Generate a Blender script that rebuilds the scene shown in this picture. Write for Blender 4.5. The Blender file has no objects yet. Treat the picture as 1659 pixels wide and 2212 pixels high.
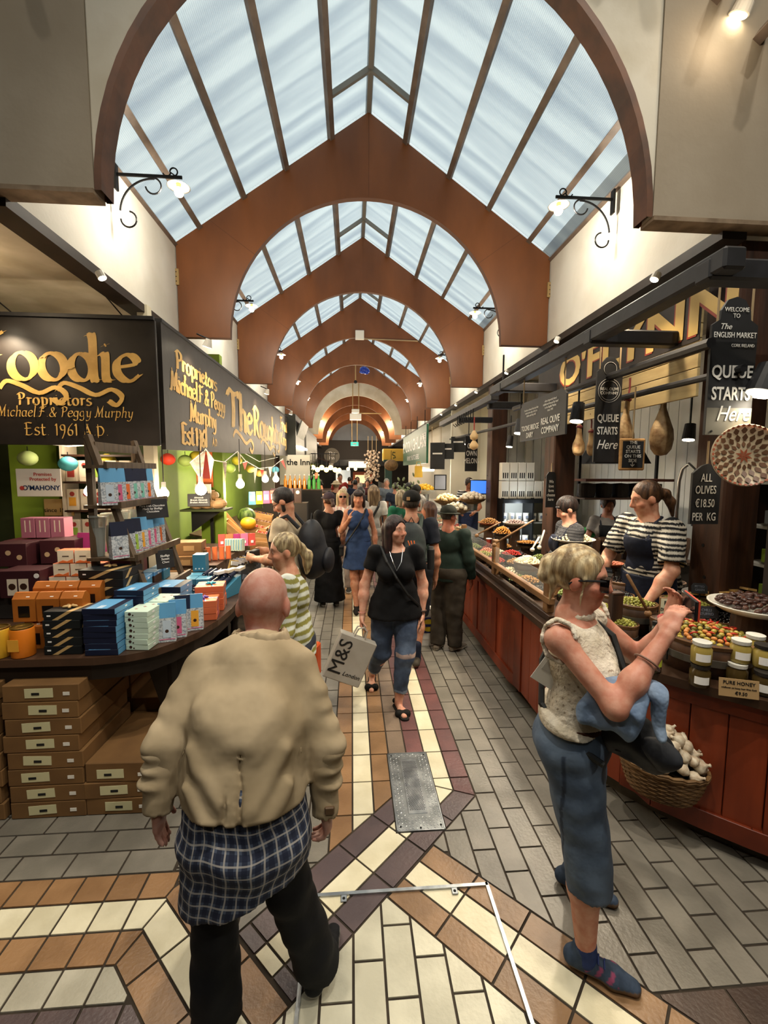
import bpy, math, random
import numpy as np
from mathutils import Vector, Matrix, Euler
PI = math.pi
random.seed(7)
SC = bpy.context.scene
COL = SC.collection
# ---------------------------------------------------------------- camera
FPX, PITCH, YAW, ROLL = 938.8, 0.0939, 0.0734, 0.0036
CAM = np.array([-0.1989, 0.0, 2.05])
_f = np.array([math.sin(YAW)*math.cos(PITCH), math.cos(YAW)*math.cos(PITCH), -math.sin(PITCH)])
_r = np.array([math.cos(YAW), -math.sin(YAW), 0.0]); _u = np.cross(_r, _f)
_r, _u = math.cos(ROLL)*_r+math.sin(ROLL)*_u, -math.sin(ROLL)*_r+math.cos(ROLL)*_u
cd = bpy.data.cameras.new('camera'); cam = bpy.data.objects.new('camera', cd); COL.objects.link(cam)
cd.sensor_fit = 'HORIZONTAL'; cd.sensor_width = 36; cd.lens = 36*FPX/1659; cd.clip_start = .05
cam.matrix_world = Matrix(((_r[0], _u[0], -_f[0], CAM[0]), (_r[1], _u[1], -_f[1], CAM[1]), (_r[2], _u[2], -_f[2], CAM[2]), (0, 0, 0, 1)))
SC.camera = cam
# ---------------------------------------------------------------- sky, exposure
SC.view_settings.view_transform = 'Standard'; SC.view_settings.look = 'None'
SC.view_settings.exposure = 0.85; SC.view_settings.gamma = 1.0; SC.view_settings.use_curve_mapping = False
w = bpy.data.worlds.new('overcast_sky'); SC.world = w; w.use_nodes = True
bg = w.node_tree.nodes['Background']; bg.inputs[0].default_value = (.955, .99, .985, 1); bg.inputs[1].default_value = 1.6
SC.cycles.max_bounces = 6; SC.cycles.transparent_max_bounces = 12; SC.cycles.diffuse_bounces = 3
SC.cycles.glossy_bounces = 2; SC.cycles.transmission_bounces = 4; SC.cycles.sample_clamp_indirect = 6
SC.cycles.caustics_reflective = False; SC.cycles.caustics_refractive = False
def lamp(kind, loc, power, col=(1, .80, .56), size=.05, aim=None, angle=70, blend=.6, name='lamp_light'):
    l = bpy.data.lights.new(name, kind); l.energy = power; l.color = col
    if kind != 'SUN': l.shadow_soft_size = size
    if kind == 'SPOT': l.spot_size = math.radians(angle); l.spot_blend = blend
    o = bpy.data.objects.new(name, l); COL.objects.link(o); o.location = loc
    if aim is not None: o.rotation_euler = (Vector(aim)-Vector(loc)).to_track_quat('-Z', 'Y').to_euler()
    return o
def P_ray(x, y): return _f+_r*(x-829.5)/FPX-_u*(y-1106)/FPX
def at(x, y, X=None, Y=None, Z=None):          # the point of a plane X=, Y= or Z= on a measured sight line
    d = P_ray(x, y); k, v = (0, X) if X is not None else (1, Y) if Y is not None else (2, Z)
    p = CAM+d*(v-CAM[k])/d[k]; return Vector((float(p[0]), float(p[1]), float(p[2])))
# ---------------------------------------------------------------- materials
def lin(h):
    if not isinstance(h, str): return tuple(h)
    h = h.lstrip('#'); c = [int(h[i:i+2], 16)/255 for i in (0, 2, 4)]
    return tuple(x/12.92 if x <= .04045 else ((x+.055)/1.055)**2.4 for x in c)
MATS = {}
def mat(name, col='#888888', rough=.6, metal=0, col2=None, scale=6, stretch=(1, 1, 1), bump=0, bscale=None, emit=0, alpha=1, attr=False,
        trans=0, spec=.4, rand=0, island=False, lo=.38, hi=.62, detail=4, coat=0):
    if name in MATS: return MATS[name]
    m = bpy.data.materials.new(name); m.use_nodes = True; MATS[name] = m
    N, L = m.node_tree.nodes, m.node_tree.links; b = N['Principled BSDF']
    c = lin(col); b.inputs['Base Color'].default_value = (*c, 1); m.diffuse_color = (*c, 1)
    b.inputs['Roughness'].default_value = rough; b.inputs['Metallic'].default_value = metal
    b.inputs['Specular IOR Level'].default_value = spec; b.inputs['Alpha'].default_value = alpha
    b.inputs['Transmission Weight'].default_value = trans; b.inputs['Coat Weight'].default_value = coat
    if emit:
        b.inputs['Emission Color'].default_value = (*c, 1); b.inputs['Emission Strength'].default_value = emit
    out = None
    if col2 or bump or rand:
        tc = N.new('ShaderNodeTexCoord'); mp = N.new('ShaderNodeMapping'); mp.inputs['Scale'].default_value = stretch
        oi = N.new('ShaderNodeObjectInfo'); va = N.new('ShaderNodeVectorMath'); va.operation = 'MULTIPLY_ADD'
        L.new(oi.outputs['Random'], va.inputs[0]); va.inputs[1].default_value = (7, 13, 5); L.new(tc.outputs['Object'], va.inputs[2])
        L.new(va.outputs[0], mp.inputs['Vector'])
        nz = N.new('ShaderNodeTexNoise'); nz.inputs['Scale'].default_value = scale; nz.inputs['Detail'].default_value = detail
        L.new(mp.outputs[0], nz.inputs['Vector'])
    src = None
    if attr:
        a = N.new('ShaderNodeAttribute'); a.attribute_name = 'Col'; src = a.outputs['Color']
    if col2:
        rp = N.new('ShaderNodeMapRange'); rp.inputs[1].default_value = lo; rp.inputs[2].default_value = hi; L.new(nz.outputs['Fac'], rp.inputs[0])
        mx = N.new('ShaderNodeMix'); mx.data_type = 'RGBA'; L.new(rp.outputs[0], mx.inputs[0])
        if src is not None:
            mu = N.new('ShaderNodeMix'); mu.data_type = 'RGBA'; mu.blend_type = 'MULTIPLY'; mu.inputs[0].default_value = 1
            L.new(src, mu.inputs[6]); mu.inputs[7].default_value = (*lin(col2), 1)
            L.new(src, mx.inputs[6]); L.new(mu.outputs[2], mx.inputs[7])
        else:
            mx.inputs[6].default_value = (*c, 1); mx.inputs[7].default_value = (*lin(col2), 1)
        src = mx.outputs[2]
    if rand:
        if island:
            gi = N.new('ShaderNodeNewGeometry'); ro = gi.outputs['Random Per Island']
        else: ro = oi.outputs['Random']
        mr = N.new('ShaderNodeMapRange'); mr.inputs[3].default_value = 1-rand; mr.inputs[4].default_value = 1+rand; L.new(ro, mr.inputs[0])
        hs = N.new('ShaderNodeHueSaturation'); L.new(mr.outputs[0], hs.inputs['Value'])
        if src is not None: L.new(src, hs.inputs['Color'])
        else: hs.inputs['Color'].default_value = (*c, 1)
        src = hs.outputs[0]
    if src is not None: L.new(src, b.inputs['Base Color'])
    if bump:
        n2 = nz
        if bscale:
            n2 = N.new('ShaderNodeTexNoise'); n2.inputs['Scale'].default_value = bscale; n2.inputs['Detail'].default_value = 3; L.new(mp.outputs[0], n2.inputs['Vector'])
        bp = N.new('ShaderNodeBump'); bp.inputs['Strength'].default_value = bump; bp.inputs['Distance'].default_value = .02
        L.new(n2.outputs['Fac'], bp.inputs['Height']); L.new(bp.outputs[0], b.inputs['Normal'])
    return m
# ---------------------------------------------------------------- mesh builder
class MB:
    def __init__(s): s.v, s.f, s.m = [], [], []
    def add(s, V, F, mi=0):
        n = len(s.v); s.v += [tuple(p) for p in V]; s.f += [tuple(i+n for i in q) for q in F]; s.m += [mi]*len(F); return s
    def box(s, c, d, rz=0, mi=0, rx=0, ry=0, taper=1, bev=0):
        R = Euler((rx, ry, rz)).to_matrix(); c = Vector(c); x, y, z = d[0]/2, d[1]/2, d[2]/2
        if bev:
            b = min(bev, x*.9, y*.9, z*.9); P, F = [], []
            for k in (-1, 1):
                for l in ((z-b), z):
                    i = b if l == z else 0
                    a, e = x-i, y-i
                    ring = [(a-b*(l != z), -e), (a, -e+b*(l != z)), (a, e-b*(l != z)), (a-b*(l != z), e), (-a+b*(l != z), e), (-a, e-b*(l != z)), (-a, -e+b*(l != z)), (-a+b*(l != z), -e)]
                    P.append([(u, v, k*l) for u, v in ring])
            rings = [P[1], P[0], P[2], P[3]]
            V = [c+R@Vector(p) for r in rings for p in r]
            for j in range(3):
                for i in range(8): F.append((j*8+i, j*8+(i+1) % 8, (j+1)*8+(i+1) % 8, (j+1)*8+i))
            F.append(tuple(range(7, -1, -1))); F.append(tuple(range(24, 32)))
            return s.add(V, F, mi)
        V = [c+R@Vector((a*x*(taper if q > 0 else 1), b*y*(taper if q > 0 else 1), q*z)) for q in (-1, 1) for a, b in ((-1, -1), (1, -1), (1, 1), (-1, 1))]
        return s.add(V, [(3, 2, 1, 0), (4, 5, 6, 7), (0, 1, 5, 4), (1, 2, 6, 5), (2, 3, 7, 6), (3, 0, 4, 7)], mi)
    def cyl(s, p0, p1, r0, r1=None, n=12, mi=0, caps=True):
        r1 = r0 if r1 is None else r1; p0, p1 = Vector(p0), Vector(p1); d = (p1-p0)
        q = d.to_track_quat('Z', 'Y') if d.length > 1e-9 else Euler().to_quaternion(); V = []
        for p, r in ((p0, r0), (p1, r1)):
            for i in range(n):
                a = 2*PI*i/n; V.append(p+q@Vector((r*math.cos(a), r*math.sin(a), 0)))
        F = [(i, (i+1) % n, n+(i+1) % n, n+i) for i in range(n)]
        if caps: F += [tuple(range(n-1, -1, -1)), tuple(range(n, 2*n))]
        return s.add(V, F, mi)
    def tube(s, pts, r, n=8, mi=0, closed=False):
        pts = [Vector(p) for p in pts]; m = len(pts); V = []; q0 = None
        for i, p in enumerate(pts):
            t = (pts[(i+1) % m]-pts[i-1]) if (closed or 0 < i < m-1) else (pts[1]-pts[0] if i == 0 else pts[-1]-pts[-2])
            t = t.normalized() if t.length > 1e-9 else Vector((0, 0, 1))
            if q0 is None: nrm = t.orthogonal().normalized()
            else:
                nrm = (q0-t*q0.dot(t)); nrm = nrm.normalized() if nrm.length > 1e-6 else t.orthogonal().normalized()
            q0 = nrm; bn = t.cross(nrm); rr = r[i] if isinstance(r, (list, tuple)) else r
            for k in range(n):
                a = 2*PI*k/n; V.append(p+nrm*rr*math.cos(a)+bn*rr*math.sin(a))
        F = [(i*n+k, i*n+(k+1) % n, (i+1) % m*n+(k+1) % n, (i+1) % m*n+k) for i in range(m if closed else m-1) for k in range(n)]
        if not closed: F += [tuple(range(n-1, -1, -1)), tuple(range((m-1)*n, m*n))]
        return s.add(V, F, mi)
    def lathe(s, prof, c=(0, 0, 0), n=24, mi=0, sx=1, sy=1):
        c = Vector(c); V, F, m = [], [], len(prof)
        for r, z in prof:
            for i in range(n):
                a = 2*PI*i/n; V.append(c+Vector((r*sx*math.cos(a), r*sy*math.sin(a), z)))
        for j in range(m-1):
            for i in range(n): F.append((j*n+i, j*n+(i+1) % n, (j+1)*n+(i+1) % n, (j+1)*n+i))
        if prof[0][0] > 1e-5: F.append(tuple(range(n-1, -1, -1)))
        if prof[-1][0] > 1e-5: F.append(tuple(range((m-1)*n, m*n)))
        return s.add(V, F, mi)
    def sph(s, c, r, n=12, m=8, mi=0, R=None):
        r = (r, r, r) if not isinstance(r, (tuple, list)) else r; c = Vector(c); V, F = [], []
        V.append(Vector((0, 0, -r[2])))
        for j in range(1, m):
            t = -PI/2+PI*j/m
            for i in range(n):
                a = 2*PI*i/n; V.append(Vector((r[0]*math.cos(t)*math.cos(a), r[1]*math.cos(t)*math.sin(a), r[2]*math.sin(t))))
        V.append(Vector((0, 0, r[2]))); k = len(V)-1
        F += [(0, 1+(i+1) % n, 1+i) for i in range(n)]
        for j in range(m-2): F += [(1+j*n+i, 1+j*n+(i+1) % n, 1+(j+1)*n+(i+1) % n, 1+(j+1)*n+i) for i in range(n)]
        F += [(1+(m-2)*n+i, 1+(m-2)*n+(i+1) % n, k) for i in range(n)]
        if R is not None: V = [R@p for p in V]
        return s.add([c+p for p in V], F, mi)
    def prism(s, poly, h0, h1, axis='z', mi=0):
        n = len(poly); g = {'z': lambda a, b, h: (a, b, h), 'y': lambda a, b, h: (a, h, b), 'x': lambda a, b, h: (h, a, b)}[axis]
        V = [g(a, b, h0) for a, b in poly]+[g(a, b, h1) for a, b in poly]
        A = sum(poly[i][0]*poly[(i+1) % n][1]-poly[(i+1) % n][0]*poly[i][1] for i in range(n))
        fl = (A > 0) != (axis == 'y'); fl = fl if h1 > h0 else not fl
        F = [tuple(range(n-1, -1, -1)), tuple(range(n, 2*n))]+[(i, (i+1) % n, n+(i+1) % n, n+i) for i in range(n)]
        if not fl: F = [q[::-1] for q in F]
        return s.add(V, F, mi)
    def mesh(s, name, mats, smooth=False):
        me = bpy.data.meshes.new(name); me.from_pydata(s.v, [], s.f)
        for m in (mats if isinstance(mats, (list, tuple)) else [mats]): me.materials.append(m)
        if any(s.m): me.polygons.foreach_set('material_index', s.m)
        if smooth: me.polygons.foreach_set('use_smooth', [True]*len(s.f))
        me.update(); return me
    def o(s, name, mats, parent=None, smooth=False, **k):
        return link(name, s.mesh(name, mats, smooth), parent, **k)
def link(name, data, parent=None, loc=None, rot=None, scale=None):
    o = bpy.data.objects.new(name, data); COL.objects.link(o)
    if parent is not None: o.parent = parent
    if loc is not None: o.location = loc
    if rot is not None: o.rotation_euler = rot
    if scale is not None: o.scale = scale
    return o
def tag(o, label, cat, group=None):
    o['label'] = label; o['category'] = cat
    if group: o['group'] = group
    return o
def T(name, label, cat, loc=(0, 0, 0), rz=0, group=None, rot=None):
    o = link(name, None, None, loc, rot or (0, 0, rz)); o.empty_display_size = .05
    return tag(o, label, cat, group)
def struct(o): o['kind'] = 'structure'; return o
def stuff(o): o['kind'] = 'stuff'; return o
def dup(o, loc=None, rz=None, label=None, parent=None, rot=None, scale=None):
    c = o.copy(); COL.objects.link(c); c.parent = parent
    if loc is not None: c.location = loc
    if rot is not None: c.rotation_euler = rot
    elif rz is not None: c.rotation_euler = (0, 0, rz)
    if scale is not None: c.scale = scale
    if label: c['label'] = label
    for ch in o.children: dup(ch, parent=c)
    return c
def txt(parent, s, loc, size, m, rot=(PI/2, 0, 0), bold=0, sx=1, shear=0, align='CENTER', ext=.0008, name='lettering', sp=1, line=1):
    c = bpy.data.curves.new('lettering', 'FONT'); c.body = s; c.size = size; c.offset = bold*size; c.shear = shear; c.extrude = ext
    c.align_x = align; c.align_y = 'CENTER'; c.space_character = sp; c.space_line = line; c.resolution_u = 3; c.materials.append(m)
    return link(name, c, parent, loc, rot, (sx, 1, 1))
ORD = ['bottom', 'second', 'third', 'fourth', 'fifth', 'sixth', 'seventh', 'eighth', 'ninth', 'tenth', 'eleventh', 'twelfth', 'thirteenth', 'fourteenth']
NTH = ['first', 'second', 'third', 'fourth', 'fifth', 'sixth', 'seventh', 'eighth', 'ninth', 'tenth', 'eleventh', 'twelfth', 'thirteenth', 'fourteenth', 'fifteenth', 'sixteenth']
def lerp(a, b, t): return a+(b-a)*t
# ================================================================ THE HALL
YA, DD, W, WI, ZB, ZE, ZA = 5.254, 2.594, 2.136, 1.574, 3.55, 4.561, 6.02
YP = YA-DD
m_ply = mat('stained_plywood', '#84502c', .42, col2='#633a1e', scale=2.2, stretch=(1, 1, .35), bump=.05, bscale=20, lo=.3, hi=.75)
m_plyedge = mat('plywood_edge', '#5d3720', .6)
m_white = mat('white_painted_wall', '#dcd9cf', .75, col2='#cdc8bb', scale=1.6, bump=.08, bscale=35)
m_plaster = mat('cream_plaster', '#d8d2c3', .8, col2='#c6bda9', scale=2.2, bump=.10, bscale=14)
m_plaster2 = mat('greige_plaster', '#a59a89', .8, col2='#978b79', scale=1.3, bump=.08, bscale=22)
m_dark = mat('dark_backing', '#2a2521', .8)
m_steel = mat('pale_grey_steel', '#8a8780', .5, metal=.2)
m_purlin = mat('brown_purlin', '#75665a', .55, col2='#5e5148', scale=5)
m_black = mat('black_paint', '#17171a', .5, col2='#222226', scale=9, bump=.08)
m_iron = mat('wrought_iron', '#141416', .45, metal=.4)
m_brass = mat('brass_plate', '#b59a6a', .45, metal=.5)
# ---- floor
m_grout = mat('dark_grout', '#3a3025', .9, col2='#2c241b', scale=9)
FT = {}
for k, c, c2 in (('grey', '#7c766b', '#6d685e'), ('pale', '#c9c4ae', '#b5b09b'), ('cream', '#d8d0b4', '#c9c0a2'), ('orange', '#94704c', '#82603f'),
                 ('plum', '#5b4a49', '#4d3f40'), ('maroon', '#6b4644', '#5b3d3c'), ('taupe', '#7b6a5a', '#6c5d4f'), ('brown', '#8a6a4a', '#775a3d'), ('umber', '#4a3a31', '#3e3029'), ('stone', '#b3ad9b', '#a09a88')):
    FT[k] = (mat('tile_'+k, c, .38, col2=c2, scale=5, bump=.12, bscale=60, rand=.09, spec=.5),
             mat('tile_far_'+k, c, .38, col2=c2, scale=5, rand=.09, island=True, spec=.5))
def clip(poly, n, d):                       # keep the side n.p <= d
    out = []
    for i, a in enumerate(poly):
        b = poly[(i+1) % len(poly)]; da, db = n[0]*a[0]+n[1]*a[1]-d, n[0]*b[0]+n[1]*b[1]-d
        if da <= 0: out.append(a)
        if (da < 0 < db) or (db < 0 < da):
            t = da/(da-db); out.append((a[0]+t*(b[0]-a[0]), a[1]+t*(b[1]-a[1])))
    return out
S2 = math.sqrt(.5); TILES = []
def region(cons, origin, ang, tw, tl, color, bond=.5, box=(-4.2, 4.2, 1.0, 27), gap=.011, only=None):
    """rows of tiles tw wide, tl long (long side along ang), cut by the half planes cons = [((nx, ny), d)]"""
    ca, sa = math.cos(ang), math.sin(ang); cs = [(-origin[0], -origin[1])]
    corners = [((x-origin[0])*ca+(y-origin[1])*sa, -(x-origin[0])*sa+(y-origin[1])*ca) for x in box[:2] for y in box[2:]]
    a0, a1 = min(c[0] for c in corners), max(c[0] for c in corners); b0, b1 = min(c[1] for c in corners), max(c[1] for c in corners)
    for j in range(math.floor(b0/tw), math.ceil(b1/tw)):
        if only is not None and j not in only: continue
        sh = (j % 2)*bond*tl
        for i in range(math.floor((a0-sh)/tl)-1, math.ceil((a1-sh)/tl)+1):
            q = [(i*tl+sh, j*tw), ((i+1)*tl+sh, j*tw), ((i+1)*tl+sh, (j+1)*tw), (i*tl+sh, (j+1)*tw)]
            q = [(a+gap/2*s1, b+gap/2*s2) for (a, b), (s1, s2) in zip(q, ((1, 1), (-1, 1), (-1, -1), (1, -1)))]
            q = [(origin[0]+a*ca-b*sa, origin[1]+a*sa+b*ca) for a, b in q]
            for n, d in cons+[((-1, 0), -box[0]), ((1, 0), box[1]), ((0, -1), -box[2]), ((0, 1), box[3])]:
                q = clip(q, n, d-gap/2)
                if len(q) < 3: break
            if len(q) >= 3:
                A = abs(sum(q[k][0]*q[(k+1) % len(q)][1]-q[(k+1) % len(q)][0]*q[k][1] for k in range(len(q))))/2
                if A > 2e-4: TILES.append((q, color, A))
SD = lambda lo=None, hi=None: ([((-S2, S2), -lo)] if lo is not None else [])+([((S2, -S2), hi)] if hi is not None else [])    # s=(x-y)/sqrt2
MD = lambda lo=None, hi=None: ([((-S2, -S2), -lo)] if lo is not None else [])+([((S2, S2), hi)] if hi is not None else [])    # m=(x+y)/sqrt2
TP, TL = .13, .275
# strips along the aisle: orange, cream, brown, taupe, maroon, cream, plum
for k, (x0, c) in enumerate(((-.333, 'orange'), (-.203, 'cream'), (-.073, 'brown'), (.057, 'taupe'))):
    region([((-1, 0), -x0), ((1, 0), x0+TP)]+SD(hi=-1.77), (x0, 2.698), PI/2, TP, TL, c, 0, box=(x0-.01, x0+TP+.01, 1.4, 27))
for k, (x0, c, c2, s0) in enumerate(((.187, 'maroon', 'plum', -1.77), (.317, 'cream', 'cream', -1.64), (.447, 'maroon', 'plum', -1.51))):
    # mitre between the strip (vertical) and the diagonal band: bisector through the corner points
    p0 = (x0, x0-s0/S2); mn = (-.9239*0-.3827, -.9239); dd_ = mn[0]*p0[0]+mn[1]*p0[1]
    region([((-1, 0), -x0), ((1, 0), x0+TP), (mn, dd_)], (x0, 2.698), PI/2, TP, TL, c, 0, box=(x0-.01, x0+TP+.01, 1.4, 27))
    o_ = (s0*S2, -s0*S2)
    region(SD(s0, s0+TP)+[((.3827, .9239), -dd_)]+MD(lo=.76), (o_[0]+TP*S2, o_[1]-TP*S2), PI/4, TP, TL, c2, 0, box=(-2, 1.2, 1.0, 3))
# diagonal bands running the other way, and the pale field between them
SP = -1.51+TP
for m0, c in ((1.585, 'brown'), (1.455, 'cream'), (1.325, 'brown')):
    region(MD(m0, m0+TP)+SD(lo=SP), (m0*S2, m0*S2), -PI/4, TP, TL, c, 0, box=(-1, 1.3, 1.0, 2.3))
region(MD(hi=1.325)+SD(lo=SP), (-.07, 1.64), PI/2, TP, TL, 'pale', .5, box=(-1.0, 1.0, 1.0, 2.0))
# grey field on the near counter's side, brown border at its foot
cg = MD(lo=1.585+TP)+[((0, -1), -1.447)]
region(cg+[((-1, 0), -.577)], (.577, 2.41+TL*0), PI/2, TP, TL, 'grey', .5, box=(.57, 1.487, 1.0, 27))
region(cg+[((1, 0), .577)]+SD(lo=SP), (.577, 2.41), PI/2, TP, TL, 'grey', .5, box=(.0, .58, 1.0, 2.6))
region([((0, -1), -1.447)], (.577, 2.41), PI/2, TP, TL, 'grey', .5, box=(1.487, 2.6, 1.0, 4))
region([((0, 1), 1.447)]+MD(lo=1.585+TP), (1.0, 1.447-TP), 0, TP, TL, 'umber', .5, box=(.9, 2.6, 1.0, 1.45))
# grey columns on the stall side of the aisle
region([((1, 0), -.333), ((0, -1), -2.12)]+SD(hi=-1.77), (-.333, 2.55), PI/2, TP, TL, 'grey', .5, box=(-1.12, -.33, 2.0, 27))
region([((1, 0), -.333), ((0, 1), 2.12)]+SD(hi=-1.77)+MD(lo=.75), (-.333, 2.55), PI/2, TP, TL, 'grey', .5, box=(-1.12, -.33, 1.0, 2.13))
# bands in front of the stall: grey, orange, cream, orange, stone, plum, turning 45 degrees
B1 = .14
region([((1, 0), -1.12), ((0, -1), -2.12)], (-1.12, 2.12), 0, .143, TL, 'grey', .5, box=(-4.2, -1.1, 2.11, 4.0))
for y0, y1, m0, c in ((1.98, 2.12, .62, 'orange'), (1.838, 1.98, .49, 'cream'), (1.698, 1.838, .36, 'orange'), (1.56, 1.698, .23, 'stone'), (1.41, 1.56, -.9, 'plum'), (1.27, 1.41, -.9, 'stone'), (1.0, 1.27, -.9, 'plum')):
    ci = (m0/S2-y0, y0); mn = (.3827, .9239)         # inner corner; the mitre runs through it
    dd_ = mn[0]*ci[0]+mn[1]*ci[1]; mv = (.9239, -.3827); dv = mv[0]*ci[0]+mv[1]*ci[1]
    w_ = (y1-y0)
    region(([(mv, dv)] if m0 > .3 else MD(hi=.36))+[((0, -1), -y0), ((0, 1), y1)], (-1.85, y0), 0, w_, TL*(.56 if c != 'grey' else 1), c, 0, box=(-4.2, -.8, 1.0, 2.2))
    if m0 > .3: region([((-mv[0], -mv[1]), -dv)]+MD(m0, m0+TP)+SD(hi=-1.38), (m0*S2, m0*S2), -PI/4, TP, TL, c, 0, box=(-1.6, .6, 1.0, 2.2))
HOLES = [(.049, .331, 2.279, 2.97)]
keep = []
for q, c, A in TILES:
    cx, cy = sum(p[0] for p in q)/len(q), sum(p[1] for p in q)/len(q)
    gx0, gx1, gy0, gy1 = HOLES[0]
    if q and min(p[0] for p in q) < gx1 and max(p[0] for p in q) > gx0 and min(p[1] for p in q) < gy1 and max(p[1] for p in q) > gy0:
        for cons in ([((1, 0), gx0-.006)], [((-1, 0), -gx1-.006)], [((-1, 0), -gx0+.006), ((1, 0), gx1+.006), ((0, 1), gy0-.006)], [((-1, 0), -gx0+.006), ((1, 0), gx1+.006), ((0, -1), -gy1-.006)]):
            r = q
            for n, d in cons: r = clip(r, n, d) if len(r) > 2 else []
            if len(r) > 2:
                A2 = abs(sum(r[k][0]*r[(k+1) % len(r)][1]-r[(k+1) % len(r)][0]*r[k][1] for k in range(len(r))))/2
                if A2 > 2e-4: keep.append((r, c, A2))
    else: keep.append((q, c, A))
def proj_(x, y, z):
    d = np.array([x, y, z])-CAM; zz = d@_f
    return 829.5+FPX*(d@_r)/zz, 1106-FPX*(d@_u)/zz, zz
def shows(t):
    q, c, A = t; cx, cy = sum(p[0] for p in q)/len(q), sum(p[1] for p in q)/len(q)
    x, y, z = proj_(cx, cy, 0)
    if z < .3 or x < -60 or x > 1720 or y > 2290: return -1
    hid = (cx > 1.31 and cy > 3.0) or (cx < -1.45 and cy > 2.7) or (cx > 1.31 and cy > 2.7)
    return (A/(z**3))*(.05 if hid else 1)
keep.sort(key=lambda t: -shows(t))
floor = MB(); floor.prism([(-4.4, -7), (4.4, -7), (4.4, 28), (-4.4, 28)], -.12, -.004)
floor_o = struct(floor.o('floor', m_grout)); TM = {}
far = {}
for i, (q, c, A) in enumerate(keep):
    cx, cy = sum(p[0] for p in q)/len(q), sum(p[1] for p in q)/len(q); h = .0045+random.uniform(-.001, .001)
    if i < 300:
        key = (c,)+tuple(round(v, 3) for p in q for v in (p[0]-cx, p[1]-cy))
        if key not in TM: TM[key] = MB().prism([(p[0]-cx, p[1]-cy) for p in q], -.006, 0).mesh('tile', FT[c][0])
        link('tile', TM[key], floor_o, (cx, cy, h-.0045+.002))
    else: far.setdefault(c, MB()).prism(q, -.006, h-.0025)
allf = MB(); ml = []
for k, c in enumerate(far):
    ml.append(FT[c][1]); allf.add(far[c].v, far[c].f, k)
stuff(allf.o('tile_field', ml, floor_o))
# steel inspection grate and recessed cover frame let into the tiles
m_inox = mat('brushed_stainless', '#b9bcbd', .32, metal=.9, col2='#93979a', scale=12, bump=.1)
m_chk = mat('checker_plate_steel', '#a8abab', .38, metal=.85, col2='#7d8080', scale=9)
m_hole = mat('grate_hole_black', '#0d0d0d', .9)
gr = T('floor_grate', 'stainless checker-plate drain grate set among the aisle tiles', 'grate', (.19, 2.6245, 0))
MB().box((0, 0, -.002), (.276, .685, .012)).o('plate', m_chk, gr)
fr = MB()
for s in (-1, 1):
    fr.box((s*.137, 0, .002), (.007, .69, .012)); fr.box((0, s*.342, .002), (.28, .007, .012))
fr.o('rim', m_inox, gr)
MB().box((0, .03, .0045), (.115, .50, .004), bev=.002).o('perforated_panel', m_inox, gr)
hl = MB()
for i in range(40):
    for j in range(9): hl.cyl(((j-4)*.0105+(i % 2)*.005, -.19+i*.0112, .0062), ((j-4)*.0105+(i % 2)*.005, -.19+i*.0112, .0070), .0033, n=6)
stuff(hl.o('perforations', m_hole, gr))
st = MB()
for i in range(34):
    for j in range(13):
        x, y = (j-6)*.0205, (i-16.5)*.0198
        if abs(x) < .064 and -.23 < y < .29: continue
        st.sph((x, y, .0035), (.0092, .0034, .0028), 6, 4, R=Euler((0, 0, PI/4 if (i+j) % 2 else -PI/4)).to_matrix())
stuff(st.o('tread_lozenges', m_inox, gr))
for x, y in ((-.115, .32), (.12, .32), (-.115, -.31), (0, -.325), (.12, -.31)): MB().cyl((x, y, .003), (x, y, .007), .006, n=8).o('bolt', m_hole, gr)
mf = T('inspection_cover', 'square tiled inspection cover with a bright stainless frame in the floor', 'floor cover', (.025, 1.50, 0))
fr = MB()
for s in (-1, 1): fr.box((s*.438, 0, .004), (.016, .886, .014))
fr.box((0, .435, .004), (.886, .016, .014)); fr.box((0, -.435, .004), (.886, .016, .014)); fr.o('frame', m_inox, mf)
for x in (-.27, .27): MB().box((x, .412, .0065), (.03, .034, .006), bev=.002).o('lifting_lug', m_inox, mf)
for x in (-.27, .27): MB().cyl((x, .41, .009), (x, .41, .0105), .007, n=10).o('keyhole', m_hole, mf)
# ---- plywood arches under the skylight
def arch_poly(n=40, wi=WI, zb=ZB):
    out = [(-W, zb), (-W, ZE), (0, ZA), (W, ZE), (W, zb), (wi, zb)]
    inn = [(wi*math.cos(PI*i/n), zb+wi*math.sin(PI*i/n)) for i in range(1, n)]
    return out+inn+[(-wi, zb)]
def arch_mesh(th, mats, n=40):
    """face strips between the outer gable line and the inner half circle"""
    m = MB(); ts = [PI*i/n for i in range(n+1)]
    def outer(t):
        c, s = math.cos(t), math.sin(t)
        if abs(c) < 1e-6: return (0, ZA)
        # ray from (0, ZB) to the gable polygon
        best = 1e9
        if abs(c) > 1e-6:
            k = W/abs(c)
            if k*s <= ZE-ZB+1e-6: best = k
        den = s+abs(c)*(ZA-ZE)/W
        k2 = (ZA-ZB)/den
        if k2*abs(c) <= W+1e-6: best = min(best, k2)
        return (best*c, ZB+best*s)
    tk = math.atan2(ZE-ZB, W); ts = sorted(set(ts+[tk, PI-tk, PI/2]))
    for a, b in zip(ts[:-1], ts[1:]):
        q = [(WI*math.cos(a), ZB+WI*math.sin(a)), outer(a), outer(b), (WI*math.cos(b), ZB+WI*math.sin(b))]
        V = [(x, -th/2, z) for x, z in q]+[(x, th/2, z) for x, z in q]
        m.add(V, [(0, 3, 2, 1), (4, 5, 6, 7)], 0); m.add(V, [(0, 4, 7, 3)], 1); m.add(V, [(1, 2, 6, 5)], 1)
    m.box((-(W+WI)/2, 0, ZB-.001), (W-WI, th, .004), mi=1); m.box(((W+WI)/2, 0, ZB-.001), (W-WI, th, .004), mi=1)
    return m.mesh('arch_board', mats)
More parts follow.
